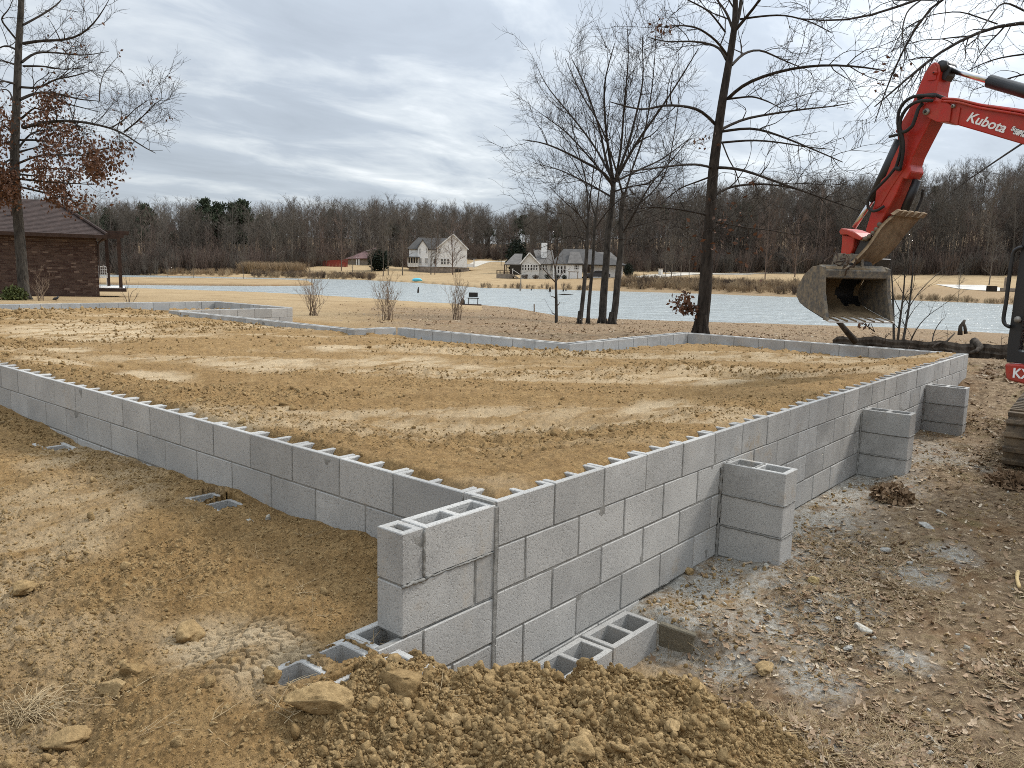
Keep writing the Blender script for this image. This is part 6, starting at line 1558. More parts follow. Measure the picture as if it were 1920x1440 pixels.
# parts that belong to bigger assemblies hang one level down
kids = list(ex.children)
def assembly(head, names):
    h = [o for o in kids if o.name.split('.')[0] == head][0]
    for o in kids:
        if o is not h and o.name.split('.')[0] in names: o.parent = h
    return h
assembly('bucket_shell', ('bucket_side', 'side_cutter', 'bucket_top_bar', 'cutting_edge', 'edge_rib', 'bucket_ear')).name = 'bucket'
assembly('thumb', ('thumb_tip', 'thumb_pivot'))
assembly('cab_roof', ())
assembly('cab_rear', ('cab_pillar', 'door_glass', 'operator_seat', 'control_lever', 'handrail', 'door_latch', 'cab_roof')).name = 'cab'
assembly('arm', ('pivot_plate', 'side_plate'))
assembly('boom', ('boom_tip_plate', 'weld_rib', 'steel_line', 'decal'))
for o in kids:
    if o.name.split('.')[0] == 'lettering': o.parent = [q for q in kids if q.name == ('swing_frame' if 'KX' in o['txt'] else 'boom')][0]; del o['txt']
tb = [o for o in kids if o.name.split('.')[0] == 'track_belt']
for nm in ('grouser', 'track_wheel', 'track_roller', 'track_frame'):
    ls = [o for o in kids if o.name.split('.')[0] == nm]; k = len(ls)//2
    for i, o in enumerate(ls): o.parent = tb[0 if i < k else 1]
# ------------------------------------------------------------------ woods beyond the lake
def forest_proto(seed, H, spread=.24, bark='forest_a'):
    T = Tree(seed); rg = T.rg
    lean = rg.normal(0, .03, 2)
    tr = np.array([[0, 0, -.5], [lean[0]*H*.3, lean[1]*H*.3, H*.3], [lean[0]*H*.6+rg.normal(0, .2), lean[1]*H*.6, H*.65], [lean[0]*H, lean[1]*H, H*.97]])
    P, R = T.limbs([(tr, .15, .03)], 10, 5)
    A = T.level(P, R, 30/H*1.0, 2.8, 6.8, 48, .30, n=6, k=3, wob=.16, t0=.14, rr=.45, rmin=.038, lenpow=.8)
    B = T.level(*A, 2.2, .9, 2.4, 42, .22, n=4, k=3, wob=.18, rr=.6, rmin=.024)
    C = T.level(*B, 2.1, .5, 1.3, 40, .15, n=3, k=3, wob=.18, rr=.65, rmin=.016)
    return T.mesh('bare_forest_tree', M[bark])
FP = [forest_proto(100+i, h, bark=b) for i, (h, b) in enumerate(((17, 'forest_a'), (19, 'forest_a'), (15, 'forest_a'), (18, 'forest_b'), (16, 'forest_a'), (20, 'forest_a'), (14, 'forest_b'), (17.5, 'forest_a')))]
def pine_proto(seed, H):
    rg = np.random.default_rng(seed); v0 = []; f0 = []
    V, F = tubes(np.array([[[0, 0, -.5], [0, 0, H*.5], [.1, 0, H]]]), np.array([[.2, .15, .03]]), 5)
    pts = []
    for k in range(46):
        z = H*(.70+.29*rg.random()); rr_ = (H-z)*.55+.7; a = rg.random()*6.28; r = rr_*rg.random()**.5
        c = np.array([math.cos(a)*r, math.sin(a)*r, z]); pts.append(c+rg.normal(0, .42, (42, 3))*np.array([1, 1, .55]))
    v, f = leaf_quads(np.concatenate(pts), .62, rg, .1)
    me = mesh_np('pine_tree', np.concatenate([V, v]), [F, f+len(V)], M['forest_a']); me.materials.append(M['pine'])
    mi = np.zeros(len(me.polygons), np.int32); mi[len(F):] = 1; me.polygons.foreach_set('material_index', mi); return me
PP = [pine_proto(1, 15), pine_proto(2, 13)]
rg = np.random.default_rng(77)
def az_pos(th, r): return CAM[0]+r*(np.cos(th)*FH[0]+np.sin(th)*RH[0]), CAM[1]+r*(np.cos(th)*FH[1]+np.sin(th)*RH[1])
# front ranks: separate trees
n_front = 0; front = []
def HS(t): return np.interp(t, [ang(q) for q in (0, 480, 620, 760, 900, 1000, 1300, 1700)], [.70, .74, .90, .95, .92, .84, .94, 1.0])
cand = []
while len(cand) < 270:
    px = rg.uniform(150, 1990); th = ang(px); r = FOREST_A(th)+rg.random()**1.4*26
    if any((th-c[0])**2*r*r+(r-c[1])**2 < 4.0 for c in cand): continue
    cand.append((th, r))
th = np.array([c[0] for c in cand]); r = np.array([c[1] for c in cand]); X, Y = az_pos(th, r); Z = base_height(X, Y)
proto_objs = []
for i in range(len(cand)):
    me = FP[int(rg.integers(0, 8))] if i >= 8 else FP[i]
    o = link('bare_tree', me, None, (X[i], Y[i], Z[i]), (0, 0, rg.random()*6.28)); s = rg.uniform(.80, 1.06)*HS(th[i])
    o.scale = (s*1.05, s*1.05, s)
    tag(o, 'bare leafless woodland tree in the grey brown wood edge beyond the lake', 'tree', 'bare trees along the wood edge')
    if i < 8: proto_objs.append(o)
# the evergreens one can pick out on the skyline
PN = [(208, 396, 'small dark pine crown left of the others above the woods'), (276, 386, 'dark pine with two-part crown alone on the skyline'), (388, 378, 'broad dark pine left in a row of pines on the skyline'), (412, 384, 'lower dark pine between two broader pines on the skyline'), (458, 380, 'dark pine at the right end of the pine row on the skyline'), (440, 384, 'small pine filling the pine row on the skyline'), (150, 402, 'dark pine just right of the brick house roof edge')]
for i, (px, py, lab) in enumerate(PN):
    t_ = ang(px); rr_ = FOREST_A(t_)+18; x, y = az_pos(np.array([t_]), np.array([rr_])); z = base_height(x, y)[0]
    hz = 720-FPX*math.tan(PITCH)+(px-960)*math.tan(ROLL); top = CAM[2]+(hz-py)/FPX*rr_*math.cos(t_)
    H = top-z; me = PP[i % 2]; s = H/(15 if i % 2 == 0 else 13)
    o = link('pine_tree', me, None, (x[0], y[0], z), (0, 0, i*1.3)); o.scale = (s*.75, s*.75, s)
    tag(o, lab, 'pine tree', 'pines on the skyline')
# individually visible trees on the far bank lawns
SG = [(661, 511, 165, 11, 'paired bare tree at the reed edge left of the white house'), (728, 511, 175, 13, 'bare tree behind the near trunks left of the white house porch'), (697, 506, 190, 14, 'bare tree before the dark round evergreen'), (755, 515, 172, 13, 'bare tree in front of the white house sunroom'),
      (719, 514, 168, 12, 'bare tree nearest the blue kayak on its left'), (808, 514, 182, 14, 'thick bare tree in front of the white house wing'), (815, 514, 184, 13, 'slim bare tree touching the thicker one before the white house'), (849, 515, 180, 12, 'dark bare tree in the middle of the white gable'),
      (580, 508, 185, 12, 'bare tree over the tan reeds'), (940, 480, 230, 9, 'small reddish bare tree beside the lawn drive'), (1247, 521, 145, 10, 'bare tree beside the gravel drive'), (1258, 523, 140, 9, 'slim bare tree with rusty leaves right of the gravel drive'), (1292, 524, 138, 10, 'dark bare tree just left of the big oak trunk'),
      (1276, 520, 150, 9, 'thin bare tree between two others beyond the brown reeds'), (1434, 527, 140, 13, 'bare tree standing alone on the bank right of the oak'), (1490, 523, 150, 12, 'bare tree just left of the hanging bucket'), (1797, 557, 97, 4.2, 'small round-headed bare tree on the far lawn'), (1855, 527, 128, 9, 'broad bare tree with thick trunk near the stone pillar'),
      (272, 524, 120, 3.2, 'tiny bare tree on the spit nearest the porch'), (314, 521, 122, 2.6, 'small bare tree with dark stump foot on the spit'), (363, 527, 112, 4.3, 'small reddish bare tree in the middle of the spit'), (457, 528, 112, 4.0, 'thin bare tree near the tip of the spit'), (1168, 505, 165, 13, 'bare tree behind the lake house garage'), (640, 503, 190, 13, 'bare tree before the red fence')]
for i, (px, py, dd, h, lab) in enumerate(SG):
    p = at_d(px, py, dd); z = ZW+.3 if px < 500 else gz(p[0], p[1]); me = FP[(i*3+1) % 8]; hh = (17, 19, 15, 18, 16, 20, 14, 17.5)[(i*3+1) % 8]
    o = link('bare_tree', me, None, (p[0], p[1], z), (0, 0, i*2.1)); s = h/hh; w = s*(1.25 if px in (808, 1855, 849) else 1.0); o.scale = (w, w, s)
    tag(o, lab, 'tree', 'single bare trees on the far bank')

# scatter: one object of kind stuff whose points carry small meshes
def proto_obj(name, me):
    o = bpy.data.objects.new(name, me); return o
def scatter(name, protos, pts, rot, scl, idx, kind='stuff'):
    me = bpy.data.meshes.new(name); n = len(pts); me.vertices.add(n); me.vertices.foreach_set('co', np.asarray(pts, np.float32).ravel())
    a = me.attributes.new('rot', 'FLOAT_VECTOR', 'POINT'); a.data.foreach_set('vector', np.asarray(rot, np.float32).ravel())
    a = me.attributes.new('scl', 'FLOAT_VECTOR', 'POINT'); s = np.asarray(scl, np.float32); s = s if s.ndim == 2 else np.repeat(s[:, None], 3, 1); a.data.foreach_set('vector', s.ravel())
    a = me.attributes.new('idx', 'INT', 'POINT'); a.data.foreach_set('value', np.asarray(idx, np.int32))
    o = link(name, me); o['kind'] = kind
    g = bpy.data.node_groups.new(name, 'GeometryNodeTree'); g.interface.new_socket('Geometry', in_out='INPUT', socket_type='NodeSocketGeometry'); g.interface.new_socket('Geometry', in_out='OUTPUT', socket_type='NodeSocketGeometry')
    gi = g.nodes.new('NodeGroupInput'); go = g.nodes.new('NodeGroupOutput'); jn = g.nodes.new('GeometryNodeJoinGeometry')
    def attr(nm, typ):
        x = g.nodes.new('GeometryNodeInputNamedAttribute'); x.data_type = typ; x.inputs['Name'].default_value = nm; return x.outputs['Attribute']
    ra = g.nodes.new('FunctionNodeEulerToRotation'); g.links.new(attr('rot', 'FLOAT_VECTOR'), ra.inputs[0]); sc = attr('scl', 'FLOAT_VECTOR'); ix = attr('idx', 'INT')
    for k, p in enumerate(protos):
        oi = g.nodes.new('GeometryNodeObjectInfo'); oi.inputs['Object'].default_value = p; oi.inputs['As Instance'].default_value = True; oi.transform_space = 'ORIGINAL'
        cm = g.nodes.new('FunctionNodeCompare'); cm.data_type = 'INT'; cm.operation = 'EQUAL'
        ins_ = [s_ for s_ in cm.inputs if s_.enabled and s_.type == 'INT']
        g.links.new(ix, ins_[0]); ins_[1].default_value = k
        ip = g.nodes.new('GeometryNodeInstanceOnPoints'); g.links.new(gi.outputs[0], ip.inputs['Points']); g.links.new(cm.outputs[0], ip.inputs['Selection'])
        g.links.new(oi.outputs['Geometry'], ip.inputs['Instance']); g.links.new(ra.outputs[0], ip.inputs['Rotation']); g.links.new(sc, ip.inputs['Scale']); g.links.new(ip.outputs[0], jn.inputs[0])
    g.links.new(jn.outputs[0], go.inputs[0])
    md = o.modifiers.new('scatter', 'NODES'); md.node_group = g; return o
# the mass of the wood behind the front ranks
N = 1900; px = rg.uniform(-250, 2250, N); th = np.arctan2(px-960, FPX); r = FOREST_A(th)+14+rg.random(N)**1.1*125
X, Y = az_pos(th, r); Z = base_height(X, Y)
sc = rg.uniform(.78, 1.08, N)*HS(th)
scatter('woods', [proto_obj('woodland_tree', m_) for m_ in FP]+[proto_obj('woodland_pine', m_) for m_ in PP], np.stack([X, Y, Z], -1), np.stack([0*th, 0*th, rg.random(N)*6.28], -1), np.stack([sc, sc, sc], -1),
        np.where(rg.random(N) < .045+.06*(px < 520)+.10*((px > 880) & (px < 980)), rg.integers(8, 10, N), rg.integers(0, 8, N)))
# undergrowth at the wood's foot and brush on the banks
def brush_proto(seed, h, n, mat, spread=.5):
    T = Tree(seed); rg_ = T.rg; st = []
    for k in range(n):
        a = rg_.random()*6.28; q = rg_.random()*spread; b = np.array([math.cos(a)*q, math.sin(a)*q, 0]); tip = b+np.array([math.cos(a)*q*1.4+rg_.normal(0, .15), math.sin(a)*q*1.4+rg_.normal(0, .15), h*rg_.uniform(.6, 1.1)])
        st.append((np.array([b, b*.6+tip*.4+rg_.normal(0, .05, 3), tip]), .022, .012))
    P, R = T.limbs(st, 4, 3); T.level(P, R, 2.2, .3, .8, 40, .3, n=3, k=3, rmin=.012)
    return T.mesh('brush', M[mat])
BR = [proto_obj('brush_clump', brush_proto(200+i, h, 26, mt)) for i, (h, mt) in enumerate(((1.5, 'reed'), (1.2, 'reed'), (1.7, 'twig'), (2.6, 'forest_b'), (2.2, 'forest_a')))]
def band(pxa, pxb, f0, f1, N, ids, s0, s1, from_shore=True):
    px = rg.uniform(pxa, pxb, N); th = np.arctan2(px-960, FPX); t_ = rg.random(N)
    r = (np.interp(th, *FAR) if from_shore else FOREST_A(th))+f0+(f1-f0)*t_
    X, Y = az_pos(th, r); return np.stack([X, Y, base_height(X, Y)], -1), rg.choice(ids, N), rg.uniform(s0, s1, N)
def band_scatter(name, bands):
    P = np.concatenate([b[0] for b in bands]); I = np.concatenate([b[1] for b in bands]); S = np.concatenate([b[2] for b in bands])
    scatter(name, BR, P, np.stack([0*S, 0*S, rg.random(len(S))*6.28], -1), S, I)
band_scatter('bank_brush', [band(1150, 1540, 3, 20, 620, [0, 0, 1, 2], .45, .85), band(470, 700, 1, 9, 220, [0, 1, 2], .4, .8), band(455, 565, 14, 24, 170, [0], 1.1, 1.6), band(900, 1100, .5, 2.5, 45, [1, 2], .3, .5), band(1560, 1950, .3, 2, 110, [0, 1], .3, .5), band(150, 450, 2, 10, 120, [0, 1], .5, .8)])
band_scatter('undergrowth', [band(100, 2000, -5, 30, 2600, [3, 4, 2], .9, 2.2, False)])

# ------------------------------------------------------------------ loose soil, leaves, straw
def ico(sub=2):
    import bmesh
    bm = bmesh.new(); bmesh.ops.create_icosphere(bm, subdivisions=sub, radius=1); V = np.array([v.co[:] for v in bm.verts]); F = np.array([[v.index for v in f.verts] for f in bm.faces]); bm.free(); return V, F
IV, IF = ico(2); IV3, IF3 = ico(4)
def n3(p, f, seed): return vnoise(p[:, 0]*f+p[:, 2]*f*.71, p[:, 1]*f-p[:, 2]*f*.53, seed)+vnoise(p[:, 1]*f+3.1, p[:, 2]*f+p[:, 0]*.4*f, seed+5)
def clod_mesh(seed, mat, V=IV, F=IF, sq=(1, .85, .62), amp=.45, flat=0, sm=False):
    p = V.copy(); p = p*(1+amp*n3(p, 1.3, seed)+.22*n3(p, 3.1, seed+2)+.12*n3(p, 7, seed+3)+(.07*n3(p, 15, seed+4)+.05*n3(p, 29, seed+6) if len(V) > 200 else 0))[:, None]
    if flat:                                   # broken faces
        rg_ = np.random.default_rng(seed)
        for k in range(flat):
            n_ = norm(rg_.normal(size=3)); h = rg_.uniform(.45, .75); dd = p@n_; p = np.where((dd > h)[:, None], p-(dd-h)[:, None]*n_*.9, p)
    p = p*np.array(sq); return mesh_np('soil_clod', p, F, M[mat], sm or len(V) > 200)
CL = [proto_obj('soil_clod', clod_mesh(i, 'clod', flat=4, sq=s, amp=.62)) for i, s in enumerate(((1, .85, .62), (1, .7, .6), (.9, .9, .75), (1, .8, .5)))]
WH = [proto_obj('pale_pebble', clod_mesh(20+i, mt, flat=4)) for i, mt in enumerate(('white_rock', 'rock'))]
def sample(n, x0, x1, y0, y1): return rg.uniform(x0, x1, n), rg.uniform(y0, y1, n)
xs, ys = [], []
def add_pts(n, f):
    x, y, w = f(n); k = rg.random(n) < w; xs.append(x[k]); ys.append(y[k]); return k.sum()
def near_left(n):
    x, y = sample(n, -3.4, -.03, -1.6, 8.5); th, r = to_polar(x, y); w = np.clip((2.6/np.maximum(r, 2.2))**1.7, 0, 1)*(r > 1.7)
    p = smooth(-.15, .25, fbm(x, y, 1.3, 3, 77)); heap = smooth(-1.5, -.3, -np.hypot(x+.2, y+.6)); edge = smooth(.4, .05, np.abs(x+.1))
    return x, y, w*(.22+.50*p**2+.6*heap+.45*edge)
def heap(n):
    a = rg.random(n)*6.28; q = np.sqrt(rg.random(n)); x = -.35+1.0*q*np.cos(a); y = -.75+.85*q*np.sin(a); return x, y, 1-litter_mask(x, y)*.9
add_pts(330000, near_left); add_pts(60000, heap)
x = np.concatenate(xs); y = np.concatenate(ys)
ok = ~inside(x, y, POLY)
for (a, b, c, d_, _) in HOLES: ok &= ~((x > a-.02) & (x < b+.02) & (y > c-.02) & (y < d_+.02))
ok &= rg.random(len(x)) < 1-.93*smooth(1.25, .7, np.hypot((x+.93)/.26, (y-.42)/.42)+.5*fbm(x, y, 3, 3, 9))
ok &= ~((x > -.2) & (x < 1.05) & (y > -.23) & (y < .02)); ok &= ~((x > -.64) & (x < 0) & (y > -.01) & (y < .2))
x, y = x[ok], y[ok]; z = ground_height(x, y); n = len(x)
_, r = to_polar(x, y); hp = smooth(-1.2, -.4, -np.hypot(x+.3, y+.75)); s = np.minimum(.0027*np.exp(np.abs(rg.normal(size=n))*(.55+.22*hp)), .035)*(1+.16*np.maximum(r-2.5, 0)); big = rg.random(n) < .002+.004*hp+.012*smooth(3.3, 2.6, r)*(x < -.9); s = np.where(big, .013+.020*rg.random(n)**2, s)
scatter('soil_clods', CL+WH, np.stack([x, y, z+s*.15], -1), rg.random((n, 3))*6.28, s, np.where(rg.random(n) < .012, 5, rg.integers(0, 4, n)))
# clods on the fill
n = 420000; x, y = sample(n, .1, 9.3, .1, 16); th, r = to_polar(x, y); k = inside(x, y, INP) & (rg.random(n) < np.clip((5/r)**1.5, 0, 1)*(.045+.36*smooth(.0, .3, fbm(x*RH[0]*.5+y*RH[1]*.5, x*FH[0]+y*FH[1], .7, 3, 70)))*(1-.8*fill_pale(x, y)))
x, y = x[k], y[k]; z = fill_height(x, y); n = len(x); _, r = to_polar(x, y); s = np.minimum(.0036*np.exp(np.abs(rg.normal(size=n))*.55), .03)*(1+.15*(r-4)); s = np.where(rg.random(n) < .006, s*2.0, s)
scatter('fill_clods', CL+WH, np.stack([x, y, z+s*.15], -1), rg.random((n, 3))*6.28, s, np.where(rg.random(n) < .012, 5, rg.integers(0, 4, n)))
# fallen leaves: lobed, curled
def leaf_mesh(seed, L=.08, wid=.45):
    rg_ = np.random.default_rng(seed); n = 6; V = [(0, 0, 0)]; t = np.linspace(0, 1, n); curl = rg_.uniform(.15, .5); cup = rg_.uniform(.1, .5)
    mid = np.stack([L*(t-.5), 0*t, L*curl*(t-.4)**2*2-.01*L], -1); w = L*wid*np.sin(np.pi*np.clip(t*.93+.05, 0, 1))*(1+.35*np.where(np.arange(n) % 2, 1, -1))*.6
    l = mid+np.stack([.04*L*rg_.normal(size=n), w, w*cup*1.3], -1); r_ = mid+np.stack([.04*L*rg_.normal(size=n), -w, w*cup*.6], -1)
    V = np.concatenate([l, mid, r_]); F = [(i, i+1, n+i+1, n+i) for i in range(n-1)]+[(n+i, n+i+1, 2*n+i+1, 2*n+i) for i in range(n-1)]
    return mesh_np('leaf', V, np.array(F), M['leaf'])
LF = [proto_obj('fallen_leaf', leaf_mesh(i, l, w)) for i, (l, w) in enumerate(((.075, .36), (.07, .30), (.09, .24), (.05, .42)))]
def straw_mesh(seed):
    rg_ = np.random.default_rng(seed); T = Tree(seed); st = []
    for k in range(7):
        a = rg_.random()*6.28; p = rg_.normal(0, .02, 3)*np.array([1, 1, .1]); q = p+np.array([math.cos(a), math.sin(a), rg_.uniform(0, .35)])*rg_.uniform(.04, .10); st.append((np.array([p, (p+q)/2+rg_.normal(0, .008, 3), q]), .0014, .0007))
    T.limbs(st, 4, 3); return T.mesh('straw', M['straw'])
ST = [proto_obj('straw_tuft', straw_mesh(300+i)) for i in range(3)]
def litter_pts(n, x0, x1, y0, y1, ref, pw):
    x, y = sample(n, x0, x1, y0, y1); th, r = to_polar(x, y); L = litter_mask(x, y); band_ = smooth(.05, .6, -y+.4*fbm(x, y, 1.5, 3, 33))*1.0+(r > 11)
    p = .16+1.0*smooth(-.05, .3, fbm(x, y, 1.4, 4, 45))
    k = (rg.random(n) < L*np.clip((ref/np.maximum(r, .5))**pw, 0, 1)*np.clip(band_, .06, 1)*p) & (np.abs(th) < .75) & (r > 1.5) & ~inside(x, y, POLY)
    return x[k], y[k]
x1, y1 = litter_pts(230000, -.2, 14, -4.5, -.03, 3.4, 1.5); x2, y2 = litter_pts(70000, 4.5, 34, 3.9, 40, 15, 1.2)
x3, y3 = litter_pts(12000, 9.6, 22, -4, 6, 11, 1.0)
x = np.concatenate([x1, x2, x3]); y = np.concatenate([y1, y2, y3]); z = ground_height(x, y); n = len(x); _, r = to_polar(x, y)
sc = (.14+.62*rg.random(n)**2)*np.where(r > 11, 2.1, 1+.05*r); print('leaves', n)
scatter('fallen_leaves', LF, np.stack([x, y, z+.006], -1), np.stack([rg.normal(0, .32, n), rg.normal(0, .32, n), rg.random(n)*6.28], -1), sc, rg.integers(0, 4, n))
x, y = litter_pts(42000, -.2, 12, -4.5, -.2, 3.4, 1.5); k = rg.random(len(x)) < .8; x, y = x[k], y[k]
xa, ya = sample(260, -3, -.1, -1.2, 6); x = np.concatenate([x, xa]); y = np.concatenate([y, ya]); z = ground_height(x, y); n = len(x)
scatter('dry_straw', ST, np.stack([x, y, z+.002], -1), np.stack([rg.normal(0, .2, n), rg.normal(0, .2, n), rg.random(n)*6.28], -1), rg.uniform(.6, 1.3, n), rg.integers(0, 3, n))
# pebbles and mortar crumbs on the right
x, y = sample(90000, .3, 9, -3.6, -.05); th, r = to_polar(x, y); k = (rg.random(90000) < np.clip((3.4/r)**1.5, 0, 1)*(.10+.8*smooth(-.9, -.1, y)*smooth(-.1, .3, fbm(x, y, 1.5, 3, 12)))) & (rg.random(90000) < .5+.5*litter_mask(x, y))
x, y = x[k], y[k]; ok = ~((x < 1.05) & (y > -.23)); x, y = x[ok], y[ok]; z = ground_height(x, y); n = len(x); s = .0035+.014*rg.random(n)**4
scatter('pebbles', WH+CL[:2], np.stack([x, y, z+s*.2], -1), rg.random((n, 3))*6.28, s, rg.choice([0, 1, 1, 2, 3], n))

# ------------------------------------------------------------------ named stones, clods and bits of wood
def stone(name, lab, cat, px, py, wpx, mat, seed, sq=(1, .8, .65), flat=5, amp=.4, zref=-.5, group=None, sink=.42, rot=None):
    p = at_z(px, py, zref)
    for _ in range(6): p = at_z(px, py, gz(p[0], p[1])+.01)
    dist = (p-CAM)@FW; r = wpx*.5*dist/FPX
    V = IV3.copy(); me = clod_mesh(seed, mat, V, IF3, sq, amp, flat); me.name = name
    o = link(name, me, None, (p[0], p[1], p[2]+r*sq[2]*(1-2*sink)*.6), rot or (random.uniform(-.2, .2), random.uniform(-.2, .2), random.uniform(0, 6)))
    o.scale = (r, r, r); return tag(o, lab, cat, group)
rz0 = YAW-math.pi/2
stone('soil_clod', 'round tan soil clod alone beside the cracked pale patch', 'clod', 356, 1190, 60, 'rock', 501, (1, .8, .72), 3, .25, group='large clods on the soil', sink=.3)
stone('soil_clod', 'long flat topped clod with a yellow broken face below the buried footing', 'clod', 598, 1318, 132, 'clod', 502, (1, .55, .5), 6, .35, group='large clods on the soil', sink=.35, rot=(0, .1, rz0+.35))
stone('soil_clod', 'tall rough brown clod leaning against the foot of the wing wall', 'clod', 752, 1296, 88, 'clod', 503, (.8, .8, .95), 3, .4, group='large clods on the soil', sink=.3)
stone('yellow_stone', 'flat yellow stone perched on top of the soil heap by the corner', 'stone', 856, 1266, 46, 'yellow_rock', 504, (1, .7, .38), 6, .3, zref=-.55, sink=.1)
stone('soil_clod', 'round brown clod resting on the first footing block of the row', 'clod', 1030, 1288, 42, 'clod', 505, (1, .9, .8), 2, .25, zref=-.7, group='large clods on the soil', sink=.15)
stone('soil_clod', 'rounded clod on the right slope of the soil heap', 'clod', 1032, 1362, 52, 'rock', 506, (1, .8, .7), 3, .3, zref=-.6, group='large clods on the soil')
stone('soil_clod', 'dark rough clod low on the heap front, nearest the frame bottom', 'clod', 1078, 1404, 62, 'clod', 507, (1, .9, .7), 2, .45, zref=-.6, group='large clods on the soil')
stone('soil_clod', 'oval pale clod on the heap face below the yellow stone', 'clod', 850, 1352, 46, 'rock', 508, (1, .6, .55), 3, .3, zref=-.56, group='large clods on the soil', rot=(0, 0, rz0))
stone('soil_clod', 'blocky brown clod left of the heap with a broken side', 'clod', 248, 1258, 56, 'clod', 509, (1, .75, .7), 6, .3, group='large clods on the soil')
stone('soil_clod', 'angular tan clod right of the dry grass bunch', 'clod', 212, 1290, 54, 'rock', 510, (1, .8, .6), 6, .3, group='large clods on the soil')
stone('soil_clod', 'long crusty clod below the dry grass bunch at the frame bottom', 'clod', 118, 1392, 86, 'rock', 511, (1, .5, .5), 4, .4, group='large clods on the soil', rot=(0, 0, rz0+.5))
stone('soil_clod', 'squat brown clod just left of the first open footing core', 'clod', 512, 1272, 40, 'clod', 512, (1, .8, .8), 3, .35, group='large clods on the soil')
stone('soil_clod', 'small round clods end of the heap beside the litter', 'clod', 1262, 1366, 40, 'rock', 513, (1, .85, .7), 3, .3, zref=-.8, group='large clods on the soil') ['label'] = 'tan clod where the soil heap meets the leaf litter'
stone('soil_clod', 'dark tan clod on the bare soil at the left frame edge', 'clod', 45, 1104, 52, 'clod', 514, (1, .7, .6), 4, .35, group='large clods on the soil')
stone('chalk_lump', 'larger crumbly white lump on soil near the left wall', 'stone', 470, 980, 22, 'white_rock', 515, (1, .8, .7), 5, .4, zref=-.42, group='white lumps by the left wall')
stone('chalk_lump', 'smaller upright white lump on soil near the left wall', 'stone', 502, 971, 14, 'white_rock', 516, (.9, .8, 1), 5, .4, zref=-.42, group='white lumps by the left wall')
stone('white_stone', 'largest white stone lying in the leaf litter right of the slab', 'stone', 1614, 1178, 36, 'white_rock', 517, (1, .75, .6), 5, .35, zref=-.85)
stone('tan_stone', 'tan stone just right of the nearest pier foot', 'stone', 1526, 1090, 26, 'yellow_rock', 518, (1, .7, .6), 5, .3, zref=-.82)
stone('brown_stone', 'brown stone against the long wall foot left of the nearest pier', 'stone', 1290, 1072, 22, 'clod', 519, (1, .8, .8), 5, .3, zref=-.82)
stone('pale_stone', 'flat pale stone half sunk in litter below the slab', 'stone', 1436, 1256, 46, 'rock', 520, (1, .8, .35), 4, .3, zref=-.88)
stone('white_stone', 'small white stone in the litter near the bottom right', 'stone', 1742, 1385, 18, 'white_rock', 521, (1, .8, .7), 4, .3, zref=-.86)
for k, (px, py, w) in enumerate(((1590, 1215, 22), (1517, 1128, 20), (1572, 1160, 16), (1660, 1032, 24), (1706, 1056, 18), (1467, 1236, 18), (1738, 986, 26), (1765, 962, 22), (1440, 1148, 20))):
    stone('mortar_lump', 'pale grey flattened mortar lump lying among the leaf litter', 'mortar lump', px, py, w, 'mortar_lump', 540+k, (1, .7, .4), 5, .5, zref=-.83, group='pale mortar lumps in the leaf litter')
# tufted root clumps in the leaf litter
for (px, py, w, seed, lab) in ((1672, 938, 70, 1, 'dark brown root and leaf clump in front of the middle pier'), (1890, 912, 70, 2, 'dark brown root clump near the excavator track')):
    p = at_z(px, py, -.8)
    for _ in range(5): p = at_z(px, py, gz(p[0], p[1]))
    d_ = (p-CAM)@FW; R_ = w*.5*d_/FPX; rg_ = np.random.default_rng(seed); q = norm(rg_.normal(size=(1500, 3)))*(rg_.random((1500, 1))**.5)*np.array([R_, R_, R_*.75]); q[:, 2] = np.abs(q[:, 2])
    t = thing('root_clump', lab, 'root clump', p); v, f = leaf_quads(q, .05, rg_, 0); link('dead_leaves', mesh_np('dead_leaves', v, f, M['leaf']), t)['kind'] = 'stuff'
    T = Tree(seed+400); st = [(np.array([np.zeros(3), q[k]*.6+rg_.normal(0, .02, 3), q[k]*1.15]), .006, .002) for k in range(60)]; T.limbs(st, 5, 3); link('roots', T.mesh('roots', M['twig']), t)['kind'] = 'stuff'
# dry grass bunch bottom left
p = at_z(50, 1340, -.5)
for _ in range(5): p = at_z(50, 1340, gz(p[0], p[1]))
T = Tree(501); rg_ = np.random.default_rng(6); st = []
for k in range(130):
    a = rg_.random()*6.28; b = np.array([rg_.normal(0, .03), rg_.normal(0, .03), 0]); L_ = rg_.uniform(.05, .13); st.append((np.array([b, b+np.array([math.cos(a)*L_*.5, math.sin(a)*L_*.5, rg_.uniform(.01, .06)]), b+np.array([math.cos(a)*L_+rg_.normal(0, .02), math.sin(a)*L_+rg_.normal(0, .02), rg_.uniform(-.005, .05)])]), .0016, .0008))
T.limbs(st, 7, 3); t = thing('grass_bunch', 'pulled up bunch of dry pale grass lying on the soil clods', 'grass bunch', p); link('blades', T.mesh('blades', M['straw']), t)['kind'] = 'stuff'
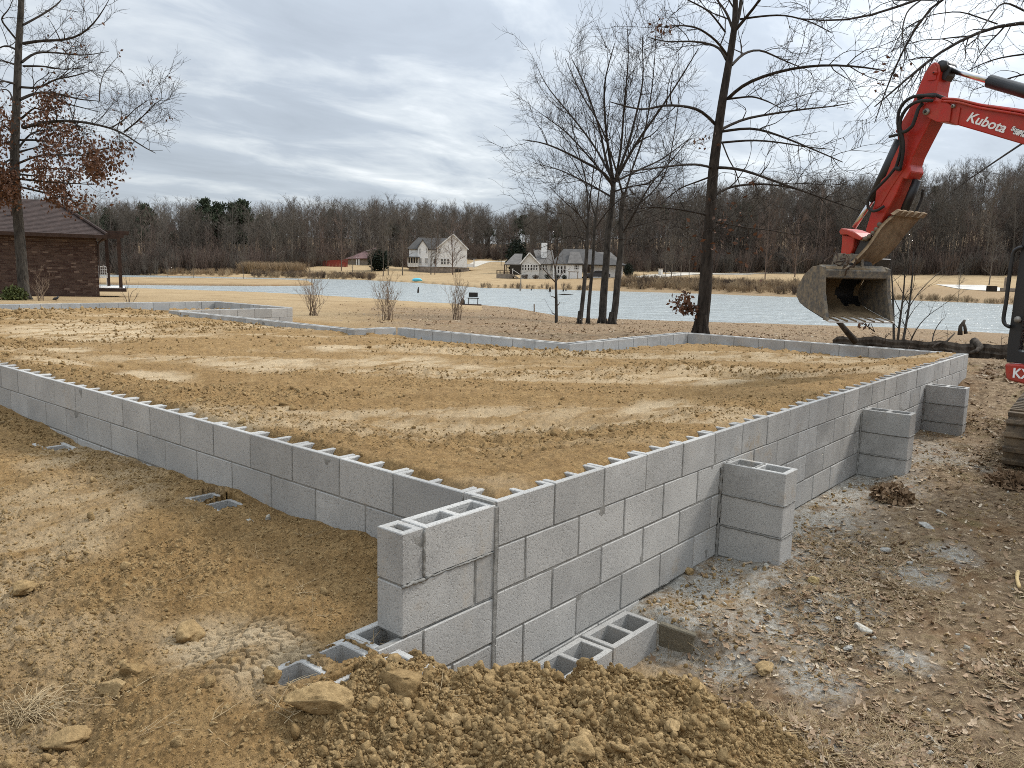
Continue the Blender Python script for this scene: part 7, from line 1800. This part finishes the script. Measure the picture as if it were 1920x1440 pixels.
# slab leaning at the end of the footing row
me = MB().prism([(-.095, 0, -.12), (.085, 0, -.12), (.088, 0, .02), (.10, 0, .062), (.0, 0, .066), (-.095, 0, .072)], (0, .035, 0)).mesh('stone_slab', M['slate'], bevel=.006)
o = link('stone_slab', me, None, (1.045, -.315, -.888), (.10, .0, -math.radians(84))); tag(o, 'olive grey stone slab standing on edge at the end of the footing blocks', 'stone slab')
# wood chip and stick
c = at_z(1093, 1287, -.9); c = np.array([.36, -.24, -.79])
me = MB().prism([(-.055, 0, 0), (.045, 0, .0), (.05, 0, .03), (-.02, 0, .012)], (0, .02, 0)).mesh('wood_chip', M['wood_chip'], bevel=.002)
p = at_z(1098, 1284, -.86); o = link('wood_chip', me, None, (p[0], p[1], -.86), (.3, -.2, rz0-.05)); tag(o, 'fresh yellow wood chip leaning against the front of the footing blocks', 'wood chip')
p = at_z(1422, 1370, -.86); p = at_z(1422, 1370, gz(p[0], p[1])+.02)
pts = [np.array(at_z(1383, 1352, p[2]+.012)), np.array(at_z(1408, 1357, p[2]+.02)), np.array(at_z(1430, 1368, p[2]+.02)), np.array(at_z(1458, 1392, p[2]+.005))]
me_ = MB().tube(resample(np.array(pts)-p, 14), [.006, .016, .020, .022, .022, .022, .022, .024, .024, .022, .02, .016, .012, .006], 9); me_.v = [tuple(np.array(v)*np.array([1, 1, .8])) for v in me_.v]
o = link('broken_branch', me_.mesh('broken_branch', M['drift'], True), None, p); tag(o, 'short weathered piece of branch lying in the leaf litter near the frame bottom', 'branch')
p = at_z(1908, 1085, -.85); p = at_z(1908, 1085, gz(p[0], p[1])+.015)
pts = [np.array(at_z(1909, 1071, p[2]))-p, np.array(at_z(1906, 1082, p[2]))-p, np.array(at_z(1911, 1101, p[2]))-p]
o = link('pale_stick', MB().tube(resample(np.array(pts), 8), [.008, .012, .011, .010, .010, .011, .012, .008], 8).mesh('pale_stick', M['wood_chip'], True), None, p); tag(o, 'short pale bone coloured stick at the right frame edge', 'stick')
print('tris', sum(len(o.data.loop_triangles) if (o.data.calc_loop_triangles() or True) else 0 for o in scene.objects if o.type == 'MESH'), 'objs', len(scene.objects))
